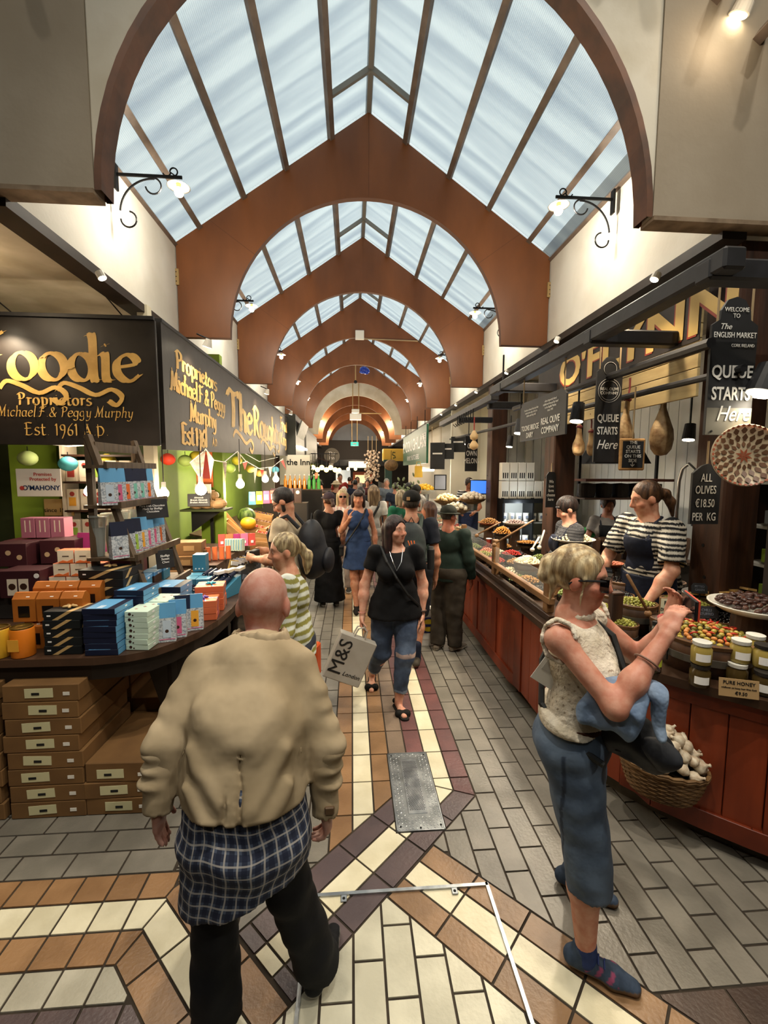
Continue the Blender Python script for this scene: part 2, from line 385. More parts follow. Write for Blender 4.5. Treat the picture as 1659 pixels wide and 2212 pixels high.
am = arch_mesh(.07, [m_ply, m_plyedge])
seam_a = MB().box((0, 0, 0), (.62, .001, .004)).mesh('seam', m_plyedge); seam_b = MB().box((0, 0, 0), (.003, .001, ZA-ZB-WI)).mesh('seam', m_plyedge)
brk = MB().box((0, 0, 0), (.05, .02, .17)); 
for z in (-.05, 0, .05): brk.cyl((0, -.011, z), (0, -.014, z), .006, n=6, mi=1)
brk_me = brk.mesh('bracket', [m_brass, m_iron])
WH = ['nearest', 'second', 'third', 'fourth', 'fifth', 'sixth', 'seventh', 'eighth', 'ninth', 'tenth']
for i in range(10):
    if i == 5: continue
    lb = f'{WH[i]} brown plywood arch spanning the aisle below the glazed roof' if i < 5 else f'brown plywood vault arch far down the aisle, number {["", "", "", "", "", "", "one", "two", "three", "four"][i]} beyond the white arch'
    a = T('roof_arch', lb, 'arch', (0, YA+DD*i, 0), group='plywood arches along the aisle')
    link('arch_board', am, a)
    if i < 5:
        for b_ in (.62, PI-.62): link('seam', seam_a, a, (1.86*math.cos(b_), -.0362, ZB+1.86*math.sin(b_)), (0, -b_, 0))
        link('seam', seam_b, a, (0, -.0362, (ZA+ZB+WI)/2))
        for s in (-1, 1): link('bracket', brk_me, a, (s*(W+.0), -.045, 4.19))
# white arch closing the glazed part
wa = T('white_arch', 'plain white plastered arch far down the aisle between the wooden arches', 'arch', (0, YA+DD*5, 0))
link('arch_board', arch_mesh(.12, [m_plaster, m_plaster]), wa)
# ---- portal bulkhead in front, plastered, with a plywood edge
pm = MB(); n = 36
for k in range(n):
    a, b = PI*k/n, PI*(k+1)/n
    q = [(WI*math.cos(a), ZB+WI*math.sin(a)), (WI*math.cos(a), 7.3), (WI*math.cos(b), 7.3), (WI*math.cos(b), ZB+WI*math.sin(b))]
    V = [(x, YP-.06, z) for x, z in q]+[(x, YP+.03, z) for x, z in q]
    pm.add(V, [(0, 3, 2, 1), (4, 5, 6, 7)], 0)
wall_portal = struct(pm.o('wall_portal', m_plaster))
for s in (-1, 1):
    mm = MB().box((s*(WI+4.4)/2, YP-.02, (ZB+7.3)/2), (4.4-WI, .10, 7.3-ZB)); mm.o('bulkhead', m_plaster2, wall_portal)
    mm = MB().box((s*(WI+4.4)/2, YP-.02, ZB-.012), (4.4-WI, .12, .024)); mm.o('bulkhead_edge', mat('scuffed_edge', '#8f7c66', .8, col2='#6e5c49', scale=8), wall_portal)
rim = MB()
for k in range(n):
    a, b = PI*k/n, PI*(k+1)/n; ri, ro = WI-.035, WI+.002
    q = [(ri*math.cos(a), ZB+ri*math.sin(a)), (ro*math.cos(a), ZB+ro*math.sin(a)), (ro*math.cos(b), ZB+ro*math.sin(b)), (ri*math.cos(b), ZB+ri*math.sin(b))]
    V = [(x, YP-.065, z) for x, z in q]+[(x, YP+.06, z) for x, z in q]
    rim.add(V, [(0, 3, 2, 1), (4, 5, 6, 7), (0, 4, 7, 3), (1, 2, 6, 5)])
rim.o('arch_edge', mat('portal_edge_ply', '#6e4328', .5, col2='#4d2f1d', scale=5), wall_portal)
# ---- upper side walls
for s, nm in ((-1, 'left'), (1, 'right')):
    struct(MB().box((s*(W+.05), (YP+YA+DD*10)/2, (ZB+ZE)/2), (.08, DD*11, ZE-ZB)).o('wall_'+nm, m_white))
    struct(MB().box((s*(W+.02), (YP+YA+DD*10)/2, ZB-.035), (.16, DD*11, .07)).o('trim_1' if s < 0 else 'trim_2', mat('dark_lintel', '#2d221b', .6, col2='#1d1612', scale=5)))
# ---- glazed roof: purlins, ridge, ribbed panes
mp = bpy.data.materials.new('ribbed_polycarbonate'); mp.use_nodes = True; N, L = mp.node_tree.nodes, mp.node_tree.links; N.clear()
o_ = N.new('ShaderNodeOutputMaterial'); mx = N.new('ShaderNodeMixShader'); tr = N.new('ShaderNodeBsdfTransparent'); tl = N.new('ShaderNodeBsdfTranslucent'); gl = N.new('ShaderNodeBsdfDiffuse')
ad = N.new('ShaderNodeMixShader'); tc = N.new('ShaderNodeTexCoord'); mpn = N.new('ShaderNodeMapping'); nz = N.new('ShaderNodeTexNoise'); wv = N.new('ShaderNodeTexWave')
L.new(tc.outputs['Object'], mpn.inputs[0]); L.new(tc.outputs['Object'], wv.inputs[0]); mpn.inputs['Scale'].default_value = (.35, 3.2, .35)
wv.bands_direction = 'Y'; wv.inputs['Scale'].default_value = 14; wv.bands_direction = 'X'; wv.inputs['Scale'].default_value = 22
L.new(mpn.outputs[0], nz.inputs[0]); nz.inputs['Scale'].default_value = 1.6; nz.inputs['Detail'].default_value = 3
cr = N.new('ShaderNodeValToRGB'); cr.color_ramp.elements[0].position = .35; cr.color_ramp.elements[0].color = (.50, .545, .575, 1); cr.color_ramp.elements[1].position = .6; cr.color_ramp.elements[1].color = (.66, .70, .70, 1)
L.new(nz.outputs['Fac'], cr.inputs[0])
mw = N.new('ShaderNodeMix'); mw.data_type = 'RGBA'; mw.blend_type = 'MULTIPLY'; mw.inputs[0].default_value = .16; L.new(cr.outputs[0], mw.inputs[6]); L.new(wv.outputs['Color'], mw.inputs[7])
L.new(mw.outputs[2], tr.inputs[0]); L.new(mw.outputs[2], tl.inputs[0]); gl.inputs[0].default_value = (.5, .55, .56, 1)
mx.inputs[0].default_value = .25; L.new(tr.outputs[0], mx.inputs[1]); L.new(tl.outputs[0], mx.inputs[2])
ad.inputs[0].default_value = .10; L.new(mx.outputs[0], ad.inputs[1]); L.new(gl.outputs[0], ad.inputs[2]); L.new(ad.outputs[0], o_.inputs[0])
PX = [0, .42, .92, 1.39, 1.88, W+.02]
def zr(x): return ZA+.035-(ZA-ZE)*abs(x)/W
roof = struct(MB().box((0, YA+DD*2, ZA+.07), (.07, DD*6.3, .03)).o('ceiling', m_steel))
rb = MB().box((0, YA+DD*2, ZA+.02), (.05, DD*6.3, .06)); rb.o('ridge_bar', m_steel, roof)
ang = math.atan2(ZA-ZE, W)
pm_cache = {}
m_cover = mat('blue_tarpaulin', '#1d2a6b', .5, col2='#11184a', scale=4)
for s in (-1, 1):
    for x in PX[1:]:
        MB().box((s*x, YA+DD*2, zr(x)-.03), (.055, DD*6.3, .07), ry=s*ang).o('purlin', m_purlin, roof)
    for x0, x1 in zip(PX[:-1], PX[1:]):
        for i in range(-1, 5):
            cx, hw = (x0+x1)/2, (x1-x0)/2/math.cos(ang)
            key = round(hw, 4)
            if key not in pm_cache: pm_cache[key] = MB().box((0, 0, 0), (hw*2, DD-.02, .012)).mesh('pane', mp)
            o = link('pane', pm_cache[key], roof, (s*cx, YA+DD*(i+.5), zr(cx)+.012), (0, s*ang, 0))
            if i >= 4 and s > 0:
                o.data = MB().box((0, 0, 0), (hw*2, DD-.02, .012)).mesh('pane', m_cover)
    for i in range(-1, 5): 
        MB().box((s*.21, YA+DD*i+DD*.79, zr(.21)-.02), (.5, .035, .05), ry=s*ang).o('glazing_bar', m_steel, roof)
# closed vault beyond the white arch
v = MB()
for s in (-1, 1):
    q = [(0, ZA+.05), (s*(W+.1), ZE+.05), (s*(W+.1), ZE+.1), (0, ZA+.12)]
    v.prism(q, YA+DD*5, YA+DD*10.2, 'y')
v.o('vault_lining', mat('vault_ply', '#7d4827', .5, col2='#5f3519', scale=2), roof)
# end wall, with doorway zone below
m_end = mat('end_wall_plaster', '#a6a49c', .8, col2='#98968d', scale=1)
struct(MB().box((0, YA+DD*10, 4.25), (4.6, .1, 3.7)).o('wall_end', m_end))
# outer shell of the hall: stall ceilings, outer walls, the crossing behind
m_ceil = mat('stall_ceiling_boards', '#b9ae98', .7, col2='#a3977f', scale=3)
for s in (-1, 1):
    struct(MB().box((s*3.35, (YP+31)/2, 3.66), (2.35, 31-YP, .06)).o('ceiling_stall', m_ceil))
    struct(MB().box((s*4.5, 10.5, 3.6), (.1, 36, 7.6)).o('wall_outer', m_dark))
struct(MB().box((0, 28.2, 2), (9, .1, 4)).o('wall_far', m_dark))
struct(MB().box((0, -7.1, 3.7), (9, .1, 7.6)).o('wall_behind', m_plaster))
cr_o = struct(MB().box((0, -2.2, 7.35), (9, .12, .1)).o('ceiling_crossing', m_white))
for sx, sy, w_, h_ in ((-3.05, -2.2, 2.9, 9.9), (3.05, -2.2, 2.9, 9.9), (0, -5.6, 3.2, 3.0), (0, 1.6, 3.2, 2.2)): MB().box((sx, sy, 7.38), (w_, h_, .06)).o('soffit', m_white, cr_o)
for i in range(4):
    MB().box((-1.2+.8*i, -1.8, 7.4), (.78, 4.6, .012)).o('pane', mp, cr_o)
    MB().box((-.8+.8*i, -1.8, 7.36), (.05, 4.7, .07)).o('glazing_bar', m_steel, cr_o)
# ================================================================ hand-drawn lettering with a broad nib
def el(cx, cy, rx, ry, a0=90, a1=450, n=14): return [(cx+rx*math.cos(math.radians(a0+(a1-a0)*i/n)), cy+ry*math.sin(math.radians(a0+(a1-a0)*i/n))) for i in range(n+1)]
G = {
 'o': (.46, [el(.23, .25, .18, .25)]), 'd': (.50, [el(.22, .25, .17, .25), [(.34, .84), (.41, .80), (.41, .06), (.48, .01)]]),
 'i': (.22, [[(.02, .47), (.10, .49), (.10, .05), (.18, .0)], [(.10, .66), (.115, .67)]]),
 'e': (.42, [[(.06, .26), (.36, .33), (.33, .46), (.22, .50), (.07, .38), (.06, .16), (.18, .01), (.30, .02), (.40, .12)]]),
 'F': (.56, [[(.14, .80), (.16, .40), (.12, .03), (.02, .05)], [(.02, .70), (.12, .82), (.34, .77), (.52, .86)], [(.04, .42), (.22, .46), (.42, .42)]]),
 'P': (.50, [[(.10, .78), (.14, .40), (.12, .0)], [(.0, .70), (.18, .84), (.42, .74), (.40, .50), (.20, .40), (.10, .44)]]),
 'r': (.34, [[(.02, .46), (.10, .48), (.10, .02)], [(.10, .34), (.20, .48), (.31, .44)]]),
 'p': (.46, [[(.02, .47), (.10, .48), (.10, -.26)], [(.10, .40), (.24, .50), (.40, .38), (.38, .10), (.24, .0), (.12, .06)]]),
 't': (.32, [[(.12, .70), (.12, .10), (.20, .0), (.29, .05)], [(.0, .47), (.14, .50), (.28, .47)]]),
 's': (.36, [[(.32, .44), (.20, .50), (.07, .42), (.10, .30), (.28, .22), (.31, .09), (.18, .0), (.03, .06)]]),
 'M': (.70, [[(.0, .05), (.08, .0), (.14, .40), (.16, .78)], [(.16, .76), (.34, .18)], [(.34, .18), (.54, .80)], [(.54, .78), (.56, .30), (.60, .02), (.68, .04)]]),
 'c': (.38, [[(.35, .40), (.22, .50), (.07, .36), (.07, .14), (.20, .0), (.35, .08)]]),
 'h': (.46, [[(.04, .84), (.10, .80), (.10, .0)], [(.10, .36), (.24, .50), (.37, .42), (.37, .04), (.44, .0)]]),
 'a': (.44, [el(.20, .24, .16, .24), [(.36, .48), (.36, .06), (.43, .0)]]),
 'l': (.22, [[(.04, .84), (.10, .80), (.10, .06), (.18, .0)]]), '.': (.18, [[(.07, .02), (.09, .03)]]),
 'g': (.46, [el(.20, .27, .16, .22), [(.37, .48), (.37, -.14), (.24, -.28), (.06, -.20)]]),
 'y': (.44, [[(.02, .47), (.10, .44), (.14, .12), (.24, .02), (.36, .12)], [(.38, .48), (.36, -.06), (.22, -.30), (.04, -.24)]]),
 'u': (.46, [[(.02, .47), (.09, .45), (.09, .12), (.20, .0), (.35, .10)], [(.36, .48), (.36, .06), (.44, .0)]]),
 'n': (.46, [[(.02, .46), (.10, .48), (.10, .0)], [(.10, .36), (.24, .50), (.37, .42), (.37, .04), (.44, .0)]]),
 'k': (.44, [[(.04, .84), (.10, .80), (.10, .0)], [(.38, .48), (.12, .24), (.40, .0)]]),
 'K': (.58, [[(.10, .80), (.14, .40), (.10, .0)], [(.50, .82), (.16, .40)], [(.20, .46), (.40, .10), (.56, .02)]]),
 '&': (.62, [[(.56, .36), (.40, .06), (.20, .0), (.06, .16), (.18, .36), (.36, .52), (.34, .72), (.20, .74), (.16, .56), (.34, .28), (.54, .0)]]),
 'E': (.50, [[(.10, .78), (.12, .40), (.10, .03)], [(.0, .74), (.20, .80), (.44, .76)], [(.06, .42), (.34, .44)], [(.06, .02), (.30, .0), (.46, .10)]]),
 '1': (.26, [[(.04, .62), (.12, .70), (.12, .0)]]), '9': (.40, [el(.19, .50, .14, .18), [(.33, .54), (.30, .20), (.14, -.20)]]),
 '6': (.40, [el(.20, .17, .15, .18), [(.34, .76), (.12, .48), (.05, .18)]]),
 'A': (.52, [[(.02, .0), (.22, .60)], [(.22, .60), (.42, .0)], [(.10, .22), (.36, .22)]]), 'D': (.50, [[(.08, .58), (.08, .0)], [(.0, .56), (.26, .58), (.42, .32), (.30, .04), (.04, .0)]]),
 'T': (.60, [[(.28, .78), (.30, .40), (.26, .02)], [(.0, .66), (.10, .80), (.34, .76), (.58, .84), (.56, .72)]]),
 'R': (.60, [[(.12, .78), (.14, .40), (.10, .0)], [(.0, .72), (.20, .84), (.44, .74), (.40, .50), (.16, .42)], [(.24, .44), (.40, .10), (.58, -.02)]]), ' ': (.26, []),
 '~': (.9, [[(.0, .0), (.10, .10), (.30, .04), (.52, -.06), (.74, .02), (.88, -.08), (.80, -.20), (.70, -.14)]]),
}
def smooth(p, n=5):
    if len(p) < 3: return p
    q = [p[0]]+list(p)+[p[-1]]; out = []
    for i in range(1, len(q)-2):
        for k in range(n):
            t = k/n; a, b, c, d = q[i-1], q[i], q[i+1], q[i+2]
            out.append(tuple(.5*((2*b[j])+(-a[j]+c[j])*t+(2*a[j]-5*b[j]+4*c[j]-d[j])*t*t+(-a[j]+3*b[j]-3*c[j]+d[j])*t**3) for j in (0, 1)))
    return out+[p[-1]]
def nib(parent, s, x, z, size, m, w=.09, rot=(PI/2, 0, 0), loc=(0, 0, 0), sx=1, slant=0, ang=32, sp=1, name='lettering', center=False, th=.35):
    """text s with its baseline at (x, z) of the sign's own plane"""
    mb = MB(); wd = sum(G[c][0]*sp for c in s)*size*sx
    cx = x-wd/2 if center else x; nx, nz = w*size*math.cos(math.radians(ang))/2, w*size*math.sin(math.radians(ang))/2
    kk = 0
    for ch in s:
        g = G[ch]
        for st in g[1]:
            pts = [(cx+(px+slant*pz)*size*sx, z+pz*size) for px, pz in smooth(st)]
            for a, b in zip(pts[:-1], pts[1:]):
                kk += 1; z0 = .00012*(kk % 40); z1 = z0+.00006
                mb.add([(a[0]-nx, a[1]-nz, z0), (a[0]+nx, a[1]+nz, z0), (b[0]+nx, b[1]+nz, z0), (b[0]-nx, b[1]-nz, z0)], [(0, 1, 2, 3)])
                dx, dz = b[0]-a[0], b[1]-a[1]; l = math.hypot(dx, dz) or 1; ox, oz = -dz/l*w*size*th/2, dx/l*w*size*th/2; e = .25
                mb.add([(a[0]-ox-dx*e, a[1]-oz-dz*e, z1), (a[0]+ox-dx*e, a[1]+oz-dz*e, z1), (b[0]+ox+dx*e, b[1]+oz+dz*e, z1), (b[0]-ox+dx*e, b[1]-oz+dz*e, z1)], [(0, 1, 2, 3)])
        cx += g[0]*size*sx*sp
    return stuff(mb.o(name, m, parent, loc=loc, rot=rot))
# ================================================================ LEFT STALL
m_signblk = mat('black_sign_board', '#1e1a17', .45, col2='#2a2420', scale=3, bump=.12, bscale=6)
m_gold = mat('gold_lettering', '#e6bd6c', .5, col2='#d2a75a', scale=8)
m_ladder = mat('grey_brown_timber', '#5c4a36', .6, col2='#463727', scale=4, stretch=(6, 6, .7), bump=.15)
m_table = mat('dark_table_wood', '#4a3426', .42, col2='#382619', scale=3, stretch=(1, 5, 1), bump=.06)
m_card = mat('cardboard', '#76552f', .8, col2='#664827', scale=3, rand=.06)
m_tape = mat('parcel_tape', '#a8855a', .4)
m_lab = mat('pale_box_label', '#c9c39a', .6); m_ink = mat('black_ink', '#141414', .6); m_whitep = mat('white_paper', '#dedad0', .6)
m_green = mat('lime_green_paint', '#7f9a2e', .7, col2='#6d8724', scale=1.5)
m_olive = mat('dark_olive_paint', '#2f3716', .8)
RL = (PI/2, 0, PI/2); RR = (PI/2, 0, -PI/2)
# ---- the two hanging sign boards
sg = T('stall_sign', 'black hanging sign board with gold lettering facing down the hall, over the chocolate table', 'sign', (-2.62, 4.1, 2.27))
MB().box((0, 0, .545), (1.40, .03, 1.09), bev=.004).o('board', m_signblk, sg)
MB().box((-.05, -.03, 1.10), (1.5, .03, .03)).o('top_rail', m_black, sg)
nib(sg, 'Foodie', -.84, .56, .46, m_gold, .17, loc=(0, -.017, 0), ang=20, sx=1.16)
nib(sg, '~', -.62, .485, .62, m_gold, .08, loc=(0, -.018, 0), sx=1.0, th=.7); nib(sg, '~', -.15, .475, .62, m_gold, .08, loc=(0, -.018, 0), th=.7)
nib(sg, 'Proprietors', -.48, .345, .125, m_gold, .15, loc=(0, -.017, 0), sp=1.18, ang=15)
nib(sg, 'Michael.F.& Peggy Murphy', -.66, .245, .105, m_gold, .10, loc=(0, -.017, 0), slant=.18, sp=1.08)
nib(sg, 'Est. 1961 A.D.', -.44, .085, .135, m_gold, .10, loc=(0, -.017, 0), sp=1.15)
MB().tube([(-.45, 0, 1.09), (-.8, -.02, 1.4)], .006).o('hanging_wire', m_iron, sg); MB().tube([(.45, 0, 1.09), (.2, -.02, 1.4)], .006).o('hanging_wire', m_iron, sg)
sd = T('stall_sign', 'long black sign board with gold lettering running along the aisle above the fruit stall', 'sign', (-1.92, 4.16, 2.24))
sb = MB().prism([(0, 0), (7.6, .2), (7.6, 1.2), (0, 1.13)], -.02, .02, 'x'); sb.o('board', m_signblk, sd)
MB().prism([(0, 1.13), (7.6, 1.2), (7.6, 1.23), (0, 1.16)], -.03, .03, 'x').o('top_rail', m_black, sd)
Lk = dict(rot=RL, loc=(.022, 0, 0))
nib(sd, 'Proprietors', .30, .80, .21, m_gold, .30, sx=1.45, ang=8, **Lk); nib(sd, 'Michael.F.& Peggy', .15, .57, .23, m_gold, .24, slant=.05, sx=1.1, ang=8, **Lk)
nib(sd, 'Murphy', .62, .33, .24, m_gold, .26, sx=1.3, ang=8, **Lk); nib(sd, 'Est.1961', .38, .08, .26, m_gold, .28, sx=1.1, ang=8, **Lk); nib(sd, 'A.D.', 1.35, .12, .13, m_gold, .22, sx=1.1, **Lk)
nib(sd, 'The', 2.05, .42, .64, m_gold, .30, sx=1.55, ang=8, **Lk); nib(sd, 'Roughty', 3.6, .42, .60, m_gold, .30, sx=1.45, ang=8, **Lk)
nib(sd, '~', 2.3, .30, .9, m_gold, .09, sx=1.6, th=.7, **Lk); nib(sd, '~', 4.2, .32, .9, m_gold, .09, sx=2.0, th=.7, **Lk)
nib(sd, 'Fruit', 6.45, .80, .36, m_gold, .30, sx=1.6, ang=8, **Lk); nib(sd, 'King', 6.5, .44, .36, m_gold, .30, sx=1.4, ang=8, **Lk)
m_bulb = mat('lit_bulb', '#ffe6b8', .3, emit=22); m_warmdisc = mat('lit_lamp_face', '#fff0d0', .3, emit=12)
def sign_spot(p, aim, label, pw=14, arm=None, cone=True):
    t = T('sign_spotlight', label, 'lamp', p)
    d = (Vector(aim)-Vector(p)).normalized()
    MB().cyl(-d*.05, d*.03, .028, .05, 14, caps=True).o('shade', m_whitep, t, smooth=False); MB().cyl(d*.029, d*.034, .042, n=14).o('lamp_face', m_warmdisc, t)
    MB().tube([(-d*.05), (-d*.05)+Vector(arm or (-.12, 0, .05))], .008).o('arm', m_iron, t)
    lamp('SPOT', tuple(Vector(p)+d*.05), pw, aim=aim, angle=115, blend=.8, size=.03)
sign_spot((-1.68, 4.75, 3.35), (-1.93, 4.9, 2.6), 'small white spotlight above the proprietors lettering of the long sign', 22)
sign_spot((-1.68, 7.9, 3.42), (-1.93, 8.1, 2.7), 'small white spotlight midway along the top of the long sign', 26)
sign_spot((-1.68, 10.9, 3.45), (-1.93, 11.1, 2.7), 'small white spotlight at the far end of the long sign', 26)
sign_spot((-3.22, 3.86, 3.30), (-3.1, 4.1, 2.6), 'small spotlight over the gold-lettered sign facing the hall', 26, (0, .2, .1))
# ---- back of the stall
struct(MB().box((-3.38, 5.06, 1.8), (2.0, .06, 3.6)).o('wall_stall_back', m_olive))
for x0, x1, yy in ((-3.82, -3.34, 4.97), (-2.28, -1.97, 6.2)):
    struct(MB().box(((x0+x1)/2, yy, 1.8), (x1-x0, .12, 3.6)).o('wall_pier', m_green))
struct(MB().box((-2.62, 8.4, 1.8), (.08, 6.6, 3.6)).o('wall_stall_side', mat('stall_side_green', '#6f8a33', .7, col2='#5d7528', scale=1)))
struct(MB().box((-2.1, 4.3, 1.8), (.09, .09, 3.5)).o('trim_3', mat('cream_post', '#cfc7ae', .6)))
struct(MB().box((-2.62, 2.95, 3.2), (.22, .14, 1.0)).o('trim_4', m_white))
sw = T('wall_switch', 'small white switch box on the pale post under the left bulkhead', 'switch', (-2.60, 2.86, 3.02)); MB().box((0, 0, 0), (.07, .03, .11), bev=.006).o('plate', m_white, sw); MB().box((.005, -.018, .0), (.02, .012, .04), rx=.3).o('rocker', m_white, sw)
m_board = mat('cream_lining_board', '#c7bda6', .6, col2='#b9ae96', scale=2, stretch=(1, 6, 6))
lw = struct(MB().box((-3.2, 4.96, 3.42), (2.1, .02, .6)).o('wall_lining', m_board))
for k in range(6): MB().box((-3.2, 4.93, 3.18+k*.095), (2.1, .02, .09), bev=.004).o('board', m_board, lw)
# ---- table with a rounded end
TZ = .95
edge = [(-4.4, 2.56), (-2.24, 2.58), (-1.72, 2.58), (-1.55, 2.61), (-1.42, 2.68), (-1.33, 2.80), (-1.25, 2.97), (-1.19, 3.2), (-1.165, 3.47), (-1.165, 3.93), (-1.165, 6.0), (-4.4, 6.0)]
def offs(poly, d): 
    c = (-3.5, 4.5); return [(c[0]+(x-c[0])*(1-d/1.9), c[1]+(y-c[1])*(1-d/1.9)) for x, y in poly]
tb = T('display_table', 'long dark wooden display table with rounded corner, loaded with gift boxes', 'table', (0, 0, 0))
MB().prism(edge, TZ-.045, TZ).o('table_top', m_table, tb); MB().prism(offs(edge, .035), TZ-.15, TZ-.045).o('apron', mat('dark_apron', '#241a13', .6), tb)
for x, y in ((-1.42, 2.98), (-1.40, 4.4), (-1.40, 5.8), (-2.9, 2.9)):
    MB().lathe([(.03, 0), (.04, .05), (.03, .12), (.045, .3), (.035, .5), (.06, .62), (.06, .8)], (x, y, 0), 12).o('leg', mat('leg_dark', '#201710', .6), tb)
MB().prism([(-1.60, .80), (-1.25, .80), (-1.27, .70), (-1.36, .64), (-1.45, .50), (-1.50, .44)], 2.93, 2.99, 'y').o('bracket', mat('leg_dark'), tb)
MB().box((-2.9, 4.9, .45), (2.6, .05, .9)).o('under_panel', m_dark, tb)
# ---- cardboard boxes below the table
cb = MB().box((0, 0, 0), (.42, .55, .1), bev=.004).mesh('carton', m_card)
lb_me = MB().box((0, 0, 0), (.155, .002, .055)).mesh('printed_label', m_lab); st_me = MB().box((0, 0, 0), (.036, .002, .02)).mesh('price_sticker', m_whitep); bl_me = MB().box((0, 0, 0), (.042, .002, .014)).mesh('barcode', m_ink)
def carton(x, y, z, label, w=1, lab=True, jit=0, h=1):
    t = T('cardboard_box', label, 'box', (x, y, z), jit, 'cardboard boxes under the table')
    o = link('carton', cb, t, (0, 0, .05*h), scale=(w, 1, h))
    if lab:
        dx = random.uniform(-.06, .02); l = link('printed_label', lb_me, t, (dx, -.2765, .052), (0, random.uniform(-.04, .04), 0)); link('barcode', bl_me, l, (random.uniform(-.02, .01), -.002, -.004))
        link('price_sticker', st_me, t, (.14, -.2765, .045))
for k in range(8):
    carton(-1.995+random.uniform(-.012, .012), 2.80, .004+k*.1025, f'flat cardboard carton with a pale label, {ORD[k]} of the tall front stack under the table')
for k in range(8): carton(-2.45+random.uniform(-.012, .012), 2.80, .004+k*.1025, f'flat cardboard carton cut off by the picture edge, {ORD[k]} of its stack under the table')
for k in range(3): carton(-1.60+random.uniform(-.012, .02), 2.80, .004+k*.1025+(.0 if k < 2 else 0), f'flat cardboard carton, {["bottom", "middle", "top"][k]} of the low stack beside the tall stack', .86, jit=random.uniform(-.04, .04), h=1 if k < 2 else 1.2)
for k in range(4): carton(-1.60, 3.40, .004+k*.1025, f'flat cardboard carton, {ORD[k]} of the shaded stack behind the low one', .9, False)
for k in range(8): carton(-2.0, 3.40, .004+k*.1025, f'flat cardboard carton, {ORD[k]} of the tall stack in shade behind the front stack', 1, False)
# ---- gift boxes on the table
m_navy = mat('navy_card', '#141b33', .45); m_blue = mat('sky_blue_card', '#5d9ac6', .45); m_mint = mat('mint_card', '#c3d6c4', .5); m_blk = mat('black_card', '#15191a', .5)
m_rib = mat('gold_ribbon', '#c2a06a', .4); m_or = mat('orange_card', '#c8682f', .45); m_kor = mat('amber_card', '#b56a26', .5, col2='#a35c1e', scale=6); m_cream = mat('cream_card', '#e2d6c0', .55)
m_red = mat('red_print', '#a83a30', .5); m_teal = mat('teal_card', '#3f7f9c', .5); m_tealr = mat('teal_ribbon', '#2fa0b8', .35); m_purp = mat('purple_ribbon', '#6b4a9a', .35); m_maroon = mat('maroon_card', '#3a1a20', .45); m_mag = mat('magenta_card', '#8d2a63', .5)
m_pink = mat('pink_print', '#d2648c', .5); m_grn = mat('green_print', '#9dbd4a', .5); m_aqua = mat('aqua_print', '#7cc0b0', .5); m_oran = mat('orange_print', '#e0723a', .5); m_amb = mat('amber_print', '#e8a63a', .5)
m_pat = mat('grey_patterned_paper', '#c8ccd0', .5, col2='#8a929c', scale=90, lo=.45, hi=.6); m_lil = mat('pale_lilac_paper', '#b9c6d4', .5)
m_win = mat('dark_window_film', '#1a1411', .12, spec=.8); m_yel = mat('yellow_tin', '#d8a62c', .4); m_ort = mat('orange_tin', '#dd7a1e', .4); m_gtop = mat('gold_foil_lid', '#8f7136', .3, metal=.8)
m_brn = mat('brown_print', '#3b2418', .5); m_grey = mat('grey_card', '#6f7480', .5); m_stick = mat('white_sticker', '#f0eeea', .5)
def gift(name, loc, size, rz, mats, label, group, deco=None):
    """a lidded box; deco adds its own printed or tied parts"""
    t = T(name, label, 'box', loc, rz, group); w_, d_, h_ = size
    MB().box((0, 0, h_*.5), (w_, d_, h_), bev=.002).o('carton', mats[0], t)
    if deco: deco(t, w_, d_, h_)
    return t
def ribbon_black(t, w_, d_, h_):
    MB().prism([(-w_*.28, 0), (-w_*.13, 0), (w_*.27, h_), (w_*.12, h_)], -d_/2-.001, -d_/2+.0005, 'y').o('ribbon', m_rib, t)
    MB().prism([(w_*.12, -d_/2), (w_*.27, -d_/2), (w_*.40, d_/2), (w_*.25, d_/2)], h_, h_+.001).o('ribbon', m_rib, t)
    MB().prism([(-d_*.4, 0), (-d_*.28, 0), (-d_*.05, h_), (-d_*.17, h_)], w_/2-.0005, w_/2+.001, 'x').o('ribbon', m_rib, t)
    MB().box((-w_*.36, -d_/2-.001, h_*.5), (.022, .001, .009), bev=.0004).o('price_sticker', m_stick, t)
def bow(t, z, m, s=1):
    b = MB()
    for k in range(5):
        a = 2*PI*k/5; b.sph((.022*s*math.cos(a), .022*s*math.sin(a), z+.01), (.022*s, .009*s, .009), 8, 5, R=Euler((0, 0, a)).to_matrix())
    b.o('bow', m, t, smooth=True)
def band_navy(t, w_, d_, h_):
    MB().box((-w_*.06, 0, h_+.0006), (w_*.66, d_*.98, .0012)).o('sleeve', m_blue, t); MB().box((w_/2+.0006, 0, h_*.5), (.0012, d_*.98, h_*.94)).o('sleeve', m_blue, t)
    for k in range(5): MB().box((-w_*.08+k*w_*.035, -d_*.3, h_+.0016), (w_*.014, d_*.26, .001)).o('print', m_stick, t)
    MB().box((w_/2+.0016, d_*.1, h_*.55), (.001, .022, .009)).o('price_sticker', m_stick, t)
def deco_mint(t, w_, d_, h_):
    for k in range(3):
        if k < 2: MB().cyl((w_*(-.28+.14*k), -d_/2-.001, h_*(.55-.2*k)), (w_*(-.28+.14*k), -d_/2, h_*(.55-.2*k)), h_*(.28-.14*k), n=8).o('leaf_print', m_brn, t)
        a = MB(); a.prism([(0, .008), (.004, .002), (.012, 0), (.004, -.003), (0, -.01), (-.004, -.003), (-.012, 0), (-.004, .002)], 0, .001); a.o('flower_print', m_red, t, loc=(w_*(-.2+.2*k), d_*(-.2+.25*k), h_))
    MB().box((w_/2+.001, -d_*.15, h_*.5), (.001, .026, .01)).o('price_sticker', m_stick, t)
